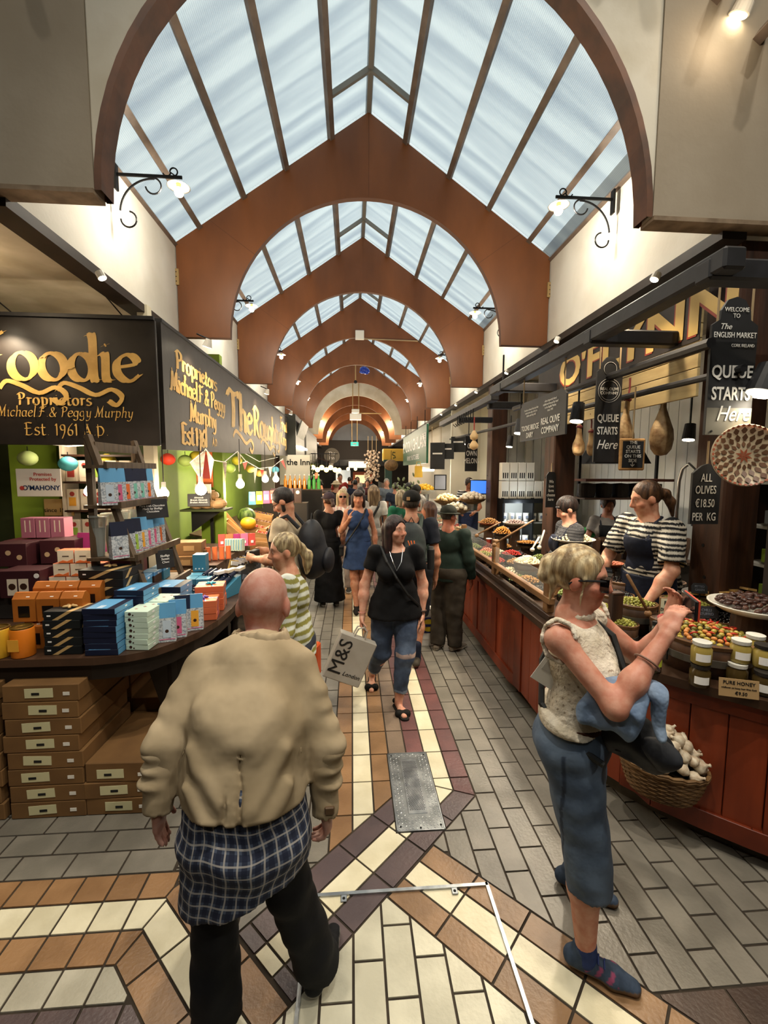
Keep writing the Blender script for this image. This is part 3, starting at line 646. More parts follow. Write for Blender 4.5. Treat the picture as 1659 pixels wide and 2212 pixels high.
def b0(px, py, z=TZ+.002): return at(px, py, Z=z)
def pile(name, p, size, n, rz, mats, label, group, deco, jit=.004, z0=TZ+.002, topbow=None):
    for k in range(n):
        t = gift(name, (p[0]+random.uniform(-jit, jit), p[1]+random.uniform(-jit, jit), z0+k*(size[2]+.0005)), size, rz+random.uniform(-.03, .03), mats,
             f'{label}, {ORD[k] if k < n-1 else "topmost"} of its stack' if n > 1 else label, group, deco)
    if topbow: bow(t, size[2], topbow)
GB = 'gift boxes on the display table'
pile('chocolate_box', (-1.92, 2.72), (.215, .16, .052), 5, .02, [m_blk], 'small black gold-ribboned box beside the navy stack', GB, ribbon_black, topbow=m_rib)
pile('chocolate_box', (-1.83, 3.03), (.30, .22, .055), 8, -.12, [m_blk], 'large black gold-ribboned box behind the amber boxes', GB, ribbon_black, topbow=m_rib)
pile('chocolate_box', (-1.69, 2.71), (.19, .20, .035), 8, -.02, [m_navy], 'navy and sky-blue box beside the mint boxes', GB, band_navy)
pile('chocolate_box', (-1.63, 2.94), (.19, .20, .036), 9, -.05, [m_navy], 'navy and sky-blue box behind the front navy stack', GB, band_navy)
pile('biscuit_box', (-1.505, 2.77), (.14, .19, .034), 7, -.10, [m_mint], 'mint box with red flowers in front', GB, deco_mint, .002)
pile('biscuit_box', (-1.475, 2.975), (.14, .19, .034), 7, -.10, [m_mint], 'mint box with red flowers in the rear', GB, deco_mint, .002)
def deco_or(rib):
    def f(t, w_, d_, h_):
        MB().box((0, 0, h_), (w_*.96, d_*.96, .001)).o('lid_print', m_oran, t)
        MB().box((0, 0, h_*.5), (.014, d_+.002, h_+.003), rz=.35).o('ribbon', rib, t); MB().box((0, 0, h_*.5), (w_+.002, .014, h_+.003)).o('ribbon', rib, t)
    return f
m_opk = mat('coral_card', '#c96540', .5)
pile('chocolate_box', (-1.315, 3.27), (.21, .18, .048), 3, .18, [m_opk], 'orange box tied with purple ribbon', GB, deco_or(m_purp), topbow=m_purp)
pile('chocolate_box', (-1.33, 3.50), (.21, .18, .048), 4, .14, [m_opk], 'orange box tied with teal ribbon', GB, deco_or(m_tealr), topbow=m_tealr)
pile('chocolate_box', (-1.46, 3.22), (.12, .11, .05), 2, .0, [m_opk], 'small orange box wedged behind the blue pouches', GB, deco_or(m_tealr))
pile('chocolate_box', (-1.56, 3.30), (.23, .22, .042), 6, -.05, [m_navy], 'navy and sky-blue box behind the rear mint stack', GB, band_navy)
# pouches standing: patterned body, coloured gable top, printed window
def pouch(loc, rz, topm, winm, label, group='chocolate pouches', bodym=None, s=1.18, tilt=0):
    t = T('chocolate_pouch', label, 'pouch', loc, group=group, rot=(tilt, 0, rz)); w_, d_, h_ = .088*s, .06*s, .21*s
    b = MB(); V = [(-w_/2, -d_/2, 0), (w_/2, -d_/2, 0), (w_/2, d_/2, 0), (-w_/2, d_/2, 0)]
    def ring(z, dd): return [(-w_/2, -dd/2, z), (w_/2, -dd/2, z), (w_/2, dd/2, z), (-w_/2, dd/2, z)]
    R0, R1, R2 = ring(0, d_), ring(h_*.62, d_*.62), ring(h_, .006)
    MB().add(R0+R1, [(3, 2, 1, 0), (4, 5, 6, 7)]+[(i, (i+1) % 4, 4+(i+1) % 4, 4+i) for i in range(4)]).o('pouch_body', bodym or m_pat, t)
    MB().add(ring(h_*.62, d_*.63)+R2, [(3, 2, 1, 0), (4, 5, 6, 7)]+[(i, (i+1) % 4, 4+(i+1) % 4, 4+i) for i in range(4)]).o('gable_top', topm, t)
    al = math.atan2(d_*.19, h_*.62)
    lb = MB().box((0, 0, 0), (w_*.46, .0015, h_*.44)).o('printed_window', winm, t, loc=(0, -d_*.405-.0006, h_*.33), rot=(-al, 0, 0)); MB().cyl((0, -.0012, -h_*.05), (0, -.0005, -h_*.05), w_*.11, n=8).o('motif', m_brn, lb)
    MB().box((0, -d_*.49, h_*.07), (w_*.9, .002, .004)).o('stripe', m_pink, t)
    return t
for k, (p, tp, wn, c) in enumerate((((-1.395, 2.83), m_blue, m_lil, 'lilac'), ((-1.355, 2.90), m_blue, m_pink, 'pink'), ((-1.365, 3.0), m_navy, m_pink, 'hidden pink'), ((-1.29, 3.03), m_blue, m_amb, 'amber'))):
    pouch((p[0], p[1], TZ+.002), .25, tp, wn, f'{"blue" if tp is m_blue else "navy"}-topped pouch with a {c} window standing by the mint boxes')
# amber window boxes, tins
def gable(loc, label, s=1.12):
    t = T('window_box', label, 'box', loc, .02, 'amber window boxes'); w_, d_, h_ = .115*s, .075*s, .125*s
    MB().prism([(-d_/2, 0), (d_/2, 0), (d_/2, h_), (.01, h_*1.25), (-.01, h_*1.25), (-d_/2, h_)], -w_/2, w_/2, 'x').o('carton', m_kor, t)
    MB().box((0, -d_/2-.001, h_*.45), (w_*.5, .002, h_*.5)).o('window', m_win, t); MB().box((.02, -d_*.35, h_*1.09), (.02, .002, .008), rx=-.9).o('price_sticker', m_stick, t)
for k in range(3): gable((-2.20+.139*k, 2.78, TZ+.002+.172), f'amber gable box with dark window, {["left", "middle", "right"][k]} of the upper row at the table front')
for k in range(3): gable((-2.15+.139*k, 2.78, TZ+.002), f'amber gable box, {["left", "middle", "right"][k]} of the lower row behind the tins')
for k in range(3): gable((-2.16+.139*k, 2.90, TZ+.21), f'amber gable box, {["left", "middle", "right"][k]} of the row behind the upper amber boxes')
for (x, y), m, nm in (((-2.15, 2.645), m_ort, 'orange'), ((-2.28, 2.64), m_yel, 'yellow')):
    t = T('tea_tin', f'{nm} cylindrical tin with foil lid at the table edge', 'tin', (x, y, TZ+.002)); MB().lathe([(.058, 0), (.06, .004), (.06, .165), (.057, .17)], n=24).o('can', m, t, smooth=True); MB().lathe([(.057, .166), (.058, .178), (.05, .18), (.048, .172), (0, .172)], n=24).o('lid', m_gtop, t)
    MB().box((-.012, -.0605, .08), (.06, .003, .07)).o('paper_label', m_amb, t)
# small white and orange cubes
def cube(loc, label):
    t = T('truffle_box', label, 'box', loc, .04, 'white and orange truffle boxes'); MB().box((0, 0, .048), (.115, .09, .096), bev=.002).o('carton', m_opk, t); MB().box((0, -.0455, .048), (.112, .002, .092)).o('front_print', m_cream, t)
    MB().prism([(-.05, .0), (.05, 0), (.05, .03), (.01, .012), (-.02, .02), (-.05, .008)], -.048, -.0465, 'y').o('motif', m_oran, t); MB().box((0, -.0468, .05), (.045, .001, .006)).o('motif', m_brn, t)
cx0 = -2.29
for r, n_ in enumerate((3, 3, 2)):
    for k in range(n_): cube((-2.40+.122*k+(.035 if r == 1 else .07 if r == 2 else 0), 3.40, 1.16+r*.1), f'small white and orange truffle box, {["left", "middle", "right"][k]} of the {["bottom", "middle", "top"][r]} row before the ladder')
t = T('display_riser', 'dark plinth carrying the small truffle boxes and maroon boxes', 'plinth', (-2.55, 3.60, TZ+.002)); MB().box((0, 0, .085), (1.1, .56, .17), bev=.005).o('block', m_dark, t); MB().box((0, 0, .172), (1.12, .52, .006)).o('top_sheet', m_maroon, t)
# maroon hampers and magenta bags on tiers
def hamper(loc, size, label, pr=True):
    t = T('gift_hamper', label, 'box', loc, .05, 'maroon gift boxes'); w_, d_, h_ = size; MB().box((0, 0, h_/2), size, bev=.003).o('carton', m_maroon, t)
    if pr:
        for s in (-1, 1): MB().box((s*w_*.14-.05*w_, -d_/2-.001, h_*.40), (w_*.24, .002, h_*.6)).o('picture_print', m_cream, t); MB().cyl((s*w_*.14-.05*w_, -d_/2-.003, h_*.42), (s*w_*.14-.05*w_, -d_/2-.001, h_*.42), w_*.09, n=10).o('picture_motif', m_brn, t)
        MB().cyl((w_*.42, -d_/2-.002, h_*.8), (w_*.42, -d_/2, h_*.8), .018, n=10).o('seal', m_stick, t)
    else:
        for k in range(3): MB().cyl((w_*(-.3+.3*k), -d_/2-.002, h_*(.4+.2*(k % 2))), (w_*(-.3+.3*k), -d_/2, h_*(.4+.2*(k % 2))), .02, n=10).o('seal', mat('beige_print', '#b79c7a', .6), t)
hamper((-2.60, 3.36, 1.125), (.27, .2, .2), 'maroon gift box with two pictures beside the small truffle boxes'); hamper((-2.86, 3.38, 1.125), (.2, .2, .17), 'maroon gift box cut by the picture edge in the lower row')
hamper((-2.86, 3.62, 1.30), (.26, .2, .18), 'maroon gift box with beige dots in the upper row at the picture edge', False); hamper((-2.56, 3.72, 1.30), (.26, .2, .19), 'maroon gift box with beige dots behind the two-picture box', False)
pl2 = T('display_riser', 'upper dark plinth behind the maroon boxes carrying the magenta bags', 'plinth', (-2.6, 3.98, TZ+.002)); MB().box((0, 0, .25), (1.0, .3, .5), bev=.005).o('block', m_maroon, pl2); MB().box((0, 0, .503), (1.02, .32, .006)).o('top_sheet', mat('plum_sheet', '#5c2130', .5), pl2)
for k, (x, m, c) in enumerate(((-2.43, m_mag, 'magenta'), (-2.33, m_mag, 'magenta'), (-2.23, m_mag, 'magenta'), (-2.13, m_blue, 'sky-blue'), (-2.03, m_grey, 'grey'))):
    t = T('gift_bag', f'{c} paper gift bag, {NTH[k]} from the maroon boxes in the row behind the ladder', 'bag', (x, 3.76, 1.30), -.1, 'paper gift bags'); h_ = .23
    MB().prism([(-.035, 0), (.035, 0), (.004, h_), (-.004, h_)], -.05, .05, 'x').o('bag_body', m, t); MB().box((0, -.026, h_*.25), (.04, .004, .02), rx=-.13).o('window', m_win, t)
for k in range(3):
    t = T('gift_carton', f'pink striped carton, {["left", "middle", "right"][k]} of three on the upper plinth under the security notice', 'box', (-2.96+.12*k, 3.95, 1.47), 0, 'pink cartons'); MB().box((0, 0, .085), (.112, .12, .17), bev=.002).o('carton', mat('dusty_pink_card', '#a8677c', .5), t)
    for j in range(2): MB().box((-.02+.04*j, -.0605, .10), (.008, .002, .10)).o('lettering_print', m_cream, t)
nt = T('security_notice', 'white security notice with red and blue lettering on the green pier', 'sign', (-3.12, 4.3, 1.93)); MB().box((0, 0, 0), (.40, .01, .26), bev=.004).o('plate', m_whitep, nt)
m_nred = mat('notice_red', '#b0413a', .5); m_nblue = mat('notice_blue', '#1c2f55', .5)
txt(nt, 'Premises\nProtected by', (.04, -.008, .055), .045, m_nred, bold=.01); txt(nt, "O'MAHONY", (.02, -.008, -.05), .062, m_nblue, bold=.02); MB().cyl((-.15, -.006, -.05), (-.15, -.009, -.05), .02, n=16).o('round_logo', m_nred, nt)
s65 = T('wall_sign', 'cream wall sign reading since 1965 behind the table', 'sign', at(128, 1096, Y=4.85)); MB().box((0, 0, 0), (.30, .012, .18), bev=.003).o('plate', mat('buff_sign', '#c7a468', .6), s65); txt(s65, 'since 1965', (-.01, -.009, -.03), .065, m_ink)
# ---- A-frame ladder shelf
ld = T('ladder_shelf', 'grey-brown wooden A-frame ladder shelf displaying chocolate pouches', 'shelf', (-1.97, 3.1, TZ+.002))
for y in (0, .62):
    MB().tube([(-.0, y, 0), (.0, y, 1.30)], .028, 4).o('post', m_ladder, ld)
    MB().box((.20, y, .665), (.03, .055, 1.40), ry=-.295).o('sloping_leg', m_ladder, ld)
MB().box((.02, .31, 1.26), (.03, .6, .06)).o('rail', m_ladder, ld)
for z, x0, x1 in ((1.12, -.02, .13), (.85, -.03, .21), (.49, -.03, .30), (.22, -.03, .38)):
    MB().box(((x0+x1)/2, .31, z), (x1-x0, .72, .022)).o('shelf_board', m_ladder, ld); MB().box((x1, .31, z+.012), (.022, .74, .045)).o('lip', m_ladder, ld)
x0 = -1.97
for k, (tp, wn, c) in enumerate(((m_blue, m_lil, 'lilac'), (m_blue, m_pink, 'pink'), (m_navy, m_oran, 'orange'), (m_navy, m_aqua, 'aqua'), (m_navy, m_aqua, 'second aqua'), (m_blue, m_oran, 'end orange'))):
    pouch((x0+.13, 3.06+.108*k, TZ+.865), PI/2-.75, tp, wn, f'pouch with {c} window on the upper ladder shelf')
for k, (tp, wn, c) in enumerate(((m_navy, m_pat, 'plain patterned'), (m_navy, m_pat, 'second plain patterned'), (m_navy, m_grn, 'lime green'), (m_blue, m_amb, 'amber'), (m_blue, m_pink, 'pink'), (m_blue, m_pink, 'far pink'), (m_blue, m_oran, 'orange'))):
    pouch((x0+.19, 3.04+.098*k, TZ+.505), PI/2-.75, tp, wn, f'pouch with {c} window on the middle ladder shelf')
m_lidc = mat('clear_tub', '#cfd6cf', .15, trans=.6, alpha=.7)
for k in range(4):
    t = T('deli_tub', f'clear lidded tub, {NTH[k]} along the ladder under the upper pouches', 'tub', (x0+.02, 3.12+.15*k, TZ+.505+.0), 0, 'clear tubs'); MB().lathe([(.045, .2), (.055, .27), (.06, .272), (.06, .285), (0, .287)], n=16).o('tub_body', m_lidc, t); MB().lathe([(.03, 0), (.045, .2)], n=12).o('tub_stack', mat('tub_stack', '#8d908a', .3), t)
for r in range(2):
    for k in range(4):
        p = (x0+.23+.05*r, 3.08+.16*k, TZ+.235+.0)
        t = T('fudge_box', f'blue and brown box, {NTH[k]} along the {"back" if r == 0 else "front"} of the lowest ladder shelf', 'box', (p[0]+r*.11, p[1], TZ+(.235 if r == 0 else .004)), .05, 'blue lidded boxes on the ladder'); MB().box((0, 0, .04), (.1, .14, .08), bev=.003).o('carton', m_teal if k % 2 else m_brn, t); MB().box((0, 0, .085), (.104, .144, .03), bev=.003).o('lid', m_blue, t); MB().box((.053, 0, .08), (.002, .03, .012)).o('price_sticker', m_stick, t)
def slate(loc, rz, w_, h_, lines, label, size=.03, tilt=.2, mt=None):
    t = T('chalk_sign', label, 'sign', loc, rot=(-tilt, 0, rz)); MB().box((0, 0, h_/2), (w_, .006, h_), bev=.002).o('slate', m_black, t)
    if lines: txt(t, lines, (0, -.0045, h_/2), size, mt or m_stick, shear=.15)
    return t
slate((x0+.24, 3.46, TZ+.73), PI/2-.8, .23, .15, 'Pure Irish Chocolate\nMade by Skelligs\nChocolate', 'chalk sign clipped below the upper shelf of the ladder', .022)
slate((x0+.36, 3.36, TZ+.36), PI/2-.8, .13, .14, 'Skelligs\nSweet\nChoc', 'small chalk sign clipped below the middle shelf of the ladder', .024)
# things further along the table
for k in range(5):
    t = T('tea_carton', f'teal carton, {NTH[k]} of the teal cartons beyond the ladder', 'box', (-1.62+(k % 2)*.12, 3.86+(k//2)*.14, TZ+.002+(.16 if k == 4 else 0)), .06, 'teal cartons'); MB().box((0, 0, .08), (.115, .12, .16), bev=.003).o('carton', m_teal, t)
    for j in range(3): MB().box((-.03+.03*j, -.061, .03), (.012, .002, .012)).o('motif', m_stick, t)
tr = T('display_tray', 'slanted blue card tray of dotted navy tubes beyond the orange boxes', 'tray', (-1.42, 3.86, TZ+.002), -.35); MB().prism([(-.16, 0), (.16, 0), (.16, .16), (-.16, .04)], -.17, .17, 'x').o('tray_body', m_teal, tr)
for r in range(3):
    for k in range(6):
        t = T('chocolate_tube', f'navy tube with white dot end, {NTH[k]} in the {["front", "middle", "back"][r]} row of the blue tray', 'tube', tuple(Vector((-1.42, 3.86, TZ))+Euler((0, 0, -.35)).to_matrix()@Vector((-.13+.052*k, -.11+.1*r, .085+.04*r))), -.35, 'navy tubes')
        MB().cyl((0, -.05, 0), (0, .06, .025), .02, n=10).o('tube_body', m_navy, t); MB().cyl((0, -.052, 0), (0, -.05, 0), .008, n=8).o('dot', m_stick, t)
for k in range(3):
    t = T('soap_carton', f'pale slim carton lying on the blue tray, {NTH[k]} of three', 'box', (-1.36+.07*k, 3.88+.05*k, TZ+.19+.004*k), -.6+.2*k); MB().box((0, 0, .014), (.05, .12, .028), bev=.002).o('carton', m_cream if k else m_stick, t); MB().box((0, -.02, .0285), (.04, .05, .001)).o('front_print', m_lil, t)
for k in range(9):
    t = T('stand_pouch', f'tall grey pouch, {NTH[k]} in the fan of grey pouches past the teal cartons', 'pouch', (-1.40+.018*k, 4.30+.055*k, TZ+.002), rot=(0, .25, .9), group='grey pouches'); MB().prism([(-.03, 0), (.03, 0), (.004, .22), (-.004, .22)], -.05, .05, 'x').o('pouch_body', m_grey if k % 3 else mat('gold_pouch', '#a58a52', .5), t); MB().box((0, -.01, .19), (.08, .02, .04)).o('header', m_stick, t)
for k in range(7):
    t = T('stand_pouch', f'black and silver pouch, {NTH[k]} in the row at the aisle edge of the table', 'pouch', (-1.26, 4.15+.09*k, TZ+.002), rot=(0, .35, 1.0), group='dark pouches'); MB().prism([(-.03, 0), (.03, 0), (.004, .17), (-.004, .17)], -.05, .05, 'x').o('pouch_body', mat('charcoal_pouch', '#34373c', .4), t); MB().box((0, -.02, .09), (.05, .012, .05)).o('printed_window', m_grey, t)
for k in range(6):
    t = T('nougat_carton', f'white and blue slim box, {NTH[k]} in the line by the ponytailed shopper', 'box', (-1.27+.0*k, 4.95+.12*k, TZ+.002), .2, 'white slim boxes'); MB().box((0, 0, .025), (.14, .1, .05), bev=.002).o('carton', m_cream, t); MB().box((0, 0, .0505), (.1, .06, .001)).o('front_print', m_lil if k % 2 else m_opk, t)
for k in range(5):
    t = T('fudge_carton', f'orange striped carton, {NTH[k]} in the block behind the teal cartons', 'box', (-1.74+.06*k, 4.5+.03*k, 1.12), rot=(-.2, 0, .3), group='orange striped cartons'); MB().box((0, 0, .07), (.05, .12, .14), bev=.002).o('carton', m_opk, t); MB().box((0, -.061, .07), (.03, .002, .12)).o('stripe', m_oran, t)
for k in range(4):
    t = T('kraft_carton', f'plain kraft carton, {NTH[k]} of the stack behind the teal cartons', 'box', (-1.86+.02*k, 4.35+.06*k, TZ+.002+.13*k if k < 3 else 1.12), .1, 'kraft cartons'); MB().box((0, 0, .065), (.24, .2, .128), bev=.003).o('carton', m_card, t); MB().box((0, -.101, .07), (.1, .002, .05)).o('front_print', m_tape, t)
for k in range(7):
    t = T('mint_booklet', f'mint and white striped slim box, {NTH[k]} in the upright row near the fruit crates', 'box', (-1.63+.028*k, 5.05, 1.13), rot=(-.15, 0, .05), group='mint slim boxes'); MB().box((0, 0, .07), (.024, .16, .14), bev=.002).o('carton', m_mint, t); MB().box((0, -.081, .07), (.008, .002, .12)).o('spine_print', m_teal, t)
for k in range(5):
    t = T('gift_bag', f'red and coral paper bag, {NTH[k]} in the row by the strawberry crates', 'bag', (-1.78+.085*k, 5.35+.02*k, 1.13), .4, 'coral bags'); MB().prism([(-.03, 0), (.03, 0), (.004, .15), (-.004, .15)], -.04, .04, 'x').o('bag_body', [m_nred, m_opk, m_mag, m_pink, m_nred][k], t); MB().box((0, -.026, .05), (.03, .01, .03)).o('front_print', m_stick, t)
rs = T('display_riser', 'low timber riser along the middle of the long table', 'plinth', (-1.78, 4.95, TZ+.002)); MB().box((0, 0, .085), (.5, 1.3, .17), bev=.004).o('block', m_ladder, rs); MB().box((0, 0, .172), (.52, 1.32, .006)).o('top_sheet', m_table, rs)
# ---- fruit stand beyond the table
m_crate = mat('pale_crate_wood', '#b98e58', .7, col2='#a47a48', scale=4, stretch=(1, 6, 6)); m_berry = mat('strawberry_red', '#b3241c', .35, rand=.2, island=True); m_tom = mat('tomato_red', '#c63a22', .3, rand=.15, island=True)
fs = T('fruit_stand', 'sloping fruit stand beyond the gift table, carrying crates', 'stand', (-1.75, 7.7, 0)); MB().prism([(-.75, 0), (.55, 0), (.55, .82), (-.75, 1.12)], -1.35, 3.2, 'y').o('stand_body', mat('stand_green', '#3a4a2a', .7), fs); MB().prism([(-.77, 1.12), (.57, .82), (.57, .85), (-.77, 1.15)], -1.36, 3.2, 'y').o('stand_top', m_ladder, fs)
def crate(x, y, z, label, fruit, fm, n, size=(.36, .28, .11), tilt=.22, kind='fruit', r=.022):
    t = T('fruit_crate', label, 'crate', (x, y, z), rot=(0, tilt, .1), group='fruit crates'); w_, d_, h_ = size
    MB().box((0, 0, .006), (w_, d_, .012)).o('crate_floor', m_crate, t)
    for s in (-1, 1): MB().box((s*w_/2, 0, h_/2), (.012, d_, h_)).o('crate_side', m_crate, t); MB().box((0, s*d_/2, h_/2), (w_, .012, h_)).o('crate_side', m_crate, t)
    if n:
        me = MB().sph((0, 0, 0), (r, r, r*1.05), 8, 6).mesh(fruit, fm, True); gcol = int((w_-.04)/(2*r)); R_ = Euler((0, tilt, .1)).to_matrix()
        for k in range(n):
            lx, ly = -w_/2+.03+(k % gcol)*(w_-.05)/max(gcol-1, 1), -d_/2+.035+(k//gcol)*2*r
            if ly > d_/2-.02: break
            p = Vector((x, y, z))+R_@Vector((lx, ly, h_*.62+random.uniform(0, .02)))
            tag(link(fruit, me, None, p), f'{kind} in the {label.split(" crate")[0]} crate', kind, f'{kind} in the {label.split(" crate")[0]} crate')
crate(-1.45, 6.5, 1.02, 'nearest pale wooden crate of red strawberries', 'strawberry', mat('strawberry_a', '#b3241c', .35), 40, kind='strawberry')
crate(-1.75, 6.95, 1.08, 'second pale wooden crate of red tomatoes', 'tomato', mat('tomato_a', '#c63a22', .3), 28, kind='tomato', r=.028)
crate(-1.40, 7.15, 1.0, 'third open cardboard-coloured crate of tomatoes', 'tomato', mat('tomato_a'), 24, kind='tomato', r=.028)
crate(-1.95, 6.4, 1.14, 'tipped empty pine crate standing behind the strawberries', '', None, 0, tilt=.75); crate(-2.1, 6.9, 1.2, 'tilted pine crate lid leaning at the back of the stand', '', None, 0, tilt=.9, size=(.4, .3, .06))
crate(-1.40, 7.75, .98, 'long crate of mixed cherries by the bearded shopper', 'cherry', mat('cherry_a', '#6b1f22', .3), 40, kind='cherry', r=.018)
crate(-1.80, 7.8, 1.06, 'deep crate of brown paper-wrapped roots', 'root', mat('root_brown', '#6f4a32', .7), 30, kind='root', r=.026); crate(-1.5, 8.5, 1.0, 'far crate of pale mushrooms', 'mushroom', mat('mushroom_a', '#cfc2ac', .6), 30, kind='mushroom', r=.026); crate(-1.95, 8.6, 1.12, 'far crate of dark plums', 'plum', mat('plum_a', '#3a2030', .35), 30, kind='plum', r=.026)
crate(-1.35, 5.75, 1.0, 'open brown carton crate at the table end', '', None, 0, size=(.34, .3, .14), tilt=.1)
t = T('watermelon', 'round striped green watermelon on the fruit stand', 'watermelon', (-1.98, 7.45, 1.29)); wm = mat('melon_rind', '#2f4a1c', .45, col2='#7f9a4a', scale=3, stretch=(7, 7, .6)); MB().sph((0, 0, 0), (.15, .15, .14), 20, 14).o('rind', wm, t, smooth=True); MB().cyl((0, 0, .13), (.01, 0, .16), .008, n=6).o('stem', m_brn, t)
tag(MB().sph((0, 0, 0), (.12, .10, .095), 18, 12).o('yellow_melon', mat('yellow_melon', '#d8a021', .45, col2='#c48f1a', scale=9), None, True, loc=(-1.78, 6.72, 1.25)), 'bright yellow melon beside the striped watermelon', 'melon')
for k in range(5):
    t = T('paper_sack', f'crumpled brown paper bag, {NTH[k]} of the heap on the scale shelf', 'bag', (-2.2+.13*(k % 3), 5.75+.12*(k//3)+.03*k, 1.56+.10*(k//3)), .3*k, 'brown paper bags'); b = MB().sph((0, 0, .05), (.10, .075, .06), 10, 7); b.v = [(x*(1+.12*math.sin(9*y+k)), y*(1+.1*math.cos(11*x)), z*(1+.15*math.sin(13*x+5*y))) for x, y, z in b.v]; b.o('sack_body', mat('kraft_paper', '#b08d63', .75, col2='#96754e', scale=9, bump=.4), t, smooth=False); MB().box((.0, .0, .11), (.08, .01, .04), rx=.3).o('rolled_top', mat('kraft_paper'), t)
t = T('wall_shelf', 'dark green bracket shelf carrying brown paper bags', 'shelf', (-2.1, 5.85, 1.54)); MB().box((0, 0, 0), (.55, .4, .025)).o('board', m_olive, t); MB().prism([(-.2, -.01), (.2, -.01), (-.2, -.3)], -.02, .02, 'y').o('bracket', m_iron, t); MB().box((-.0, .18, -.3), (.04, .04, .6)).o('upright', m_iron, t)
slate((-2.12, 5.6, 1.60), .25, .26, .16, 'Almonds\nBrown Almonds\nBroken Almonds', 'chalk sign before the brown paper bags', .03)
for k in range(4):
    t = T('snack_packet', f'bright {["blue", "yellow", "pink", "red"][k]} snack packet hanging at the back of the fruit stand', 'packet', (-2.05+.1*k, 8.2+.15*k, 1.42), .4, 'snack packets'); MB().box((0, 0, .12), (.13, .03, .24), taper=.85).o('packet_body', [m_blue, m_yel, m_pink, m_nred][k], t); MB().box((0, -.016, .12), (.08, .004, .10)).o('front_print', m_stick, t)
for k in range(4):
    t = T('wine_carton', f'dark maroon carton with round seal, {NTH[k]} of the row above the far fruit', 'box', (-1.82+.16*k, 9.3, 1.38), .0, 'maroon cartons'); MB().box((0, 0, .15), (.15, .12, .3), bev=.003).o('carton', m_brn if k % 2 else m_maroon, t); MB().cyl((0, -.061, .22), (0, -.063, .22), .04, n=12).o('seal', m_cream, t)
t = T('display_riser', 'dark shelf behind the far fruit carrying maroon cartons', 'plinth', (-1.6, 9.35, .9)); MB().box((0, 0, .24), (.9, .3, .48)).o('block', m_dark, t); MB().box((0, 0, .478), (.92, .32, .006)).o('top_sheet', m_ladder, t)
for k in range(8):
    t = T('cordial_bottle', f'{"orange" if k < 5 else "green"} cordial bottle, {NTH[k]} in the lit rack', 'bottle', (-1.75+.11*k, 10.3, 1.62), 0, 'orange and green bottles'); MB().lathe([(.035, 0), (.04, .01), (.04, .2), (.015, .26), (.015, .32), (0, .32)], n=10).o('bottle_body', mat('orange_cordial', '#e08a1e', .2) if k < 5 else mat('green_cordial', '#4fae4a', .2), t); MB().cyl((0, 0, .32), (0, 0, .35), .018, n=8).o('cap', m_stick, t)
t = T('bottle_rack', 'timber rack holding the orange and green bottles', 'rack', (-1.4, 10.32, 0)); MB().box((0, 0, .8), (1.0, .2, 1.6)).o('rack_body', m_dark, t); MB().box((0, 0, 1.61), (1.02, .22, .02)).o('shelf_board', m_ladder, t)
# shelves on the back wall, lit, with bags and boxes
sh = T('back_shelf', 'pale lit shelf unit on the stall back wall stacked with sweets and tea bags', 'shelf', (-2.78, 4.88, 0))
for x in (-.42, .42): MB().box((x, 0, 1.4), (.03, .24, 2.2)).o('side', m_cream, sh)
for z in (1.3, 1.62, 1.92, 2.2): MB().box((0, 0, z), (.84, .24, .02)).o('board', m_brn, sh)
for r, z in enumerate((1.31, 1.63, 1.93)):
    for k in range(6):
        m1 = [m_grn, m_cream, m_amb, m_cream, m_nred, m_cream][(k+r*2) % 6]
        t = T('tea_packet', f'small printed tea packet, {NTH[k]} on the {["lower", "middle", "upper"][r]} back shelf', 'packet', (-3.12+.135*k, 4.81, z), 0, 'packets on the back shelf'); MB().box((0, 0, .11), (.11, .08, .22), bev=.003).o('packet_body', m_cream, t); MB().box((0, -.041, .09), (.07, .002, .09)).o('front_print', m1, t); MB().cyl((0, -.041, .17), (0, -.043, .17), .025, n=10).o('motif', m_nred, t)
lamp('POINT', (-2.9, 4.55, 2.28), 7, size=.06); lamp('POINT', (-2.2, 6.6, 2.5), 14, size=.08)
for k in range(2):
    po = T('poster', ['orange handwritten poster hanging on the green pier', 'white framed card with a grey print on the back ledge'][k], 'poster', ((-2.2, 6.1, 2.1) if k == 0 else (-2.16, 5.9, 1.72))); MB().box((0, 0, 0), (.22, .008, .55) if k == 0 else (.2, .02, .3)).o('sheet', m_oran if k == 0 else m_whitep, po); MB().box((0, -.006, .0), (.14, .008, .32) if k == 0 else (.12, .022, .12)).o('print', m_nred if k == 0 else m_grey, po)
cl = T('wall_clock', 'large round cream clock on the side wall over the fruit', 'clock', (-2.5, 7.2, 2.15)); MB().cyl((0, .02, 0), (0, -.02, 0), .28, n=32).o('rim', m_black, cl); MB().cyl((0, -.02, 0), (0, -.025, 0), .25, n=32).o('dial', m_cream, cl); MB().box((.03, -.03, .05), (.012, .006, .18), ry=.5).o('hand', m_ink, cl); MB().box((-.04, -.03, .0), (.12, .006, .012), ry=.3).o('hand', m_ink, cl)
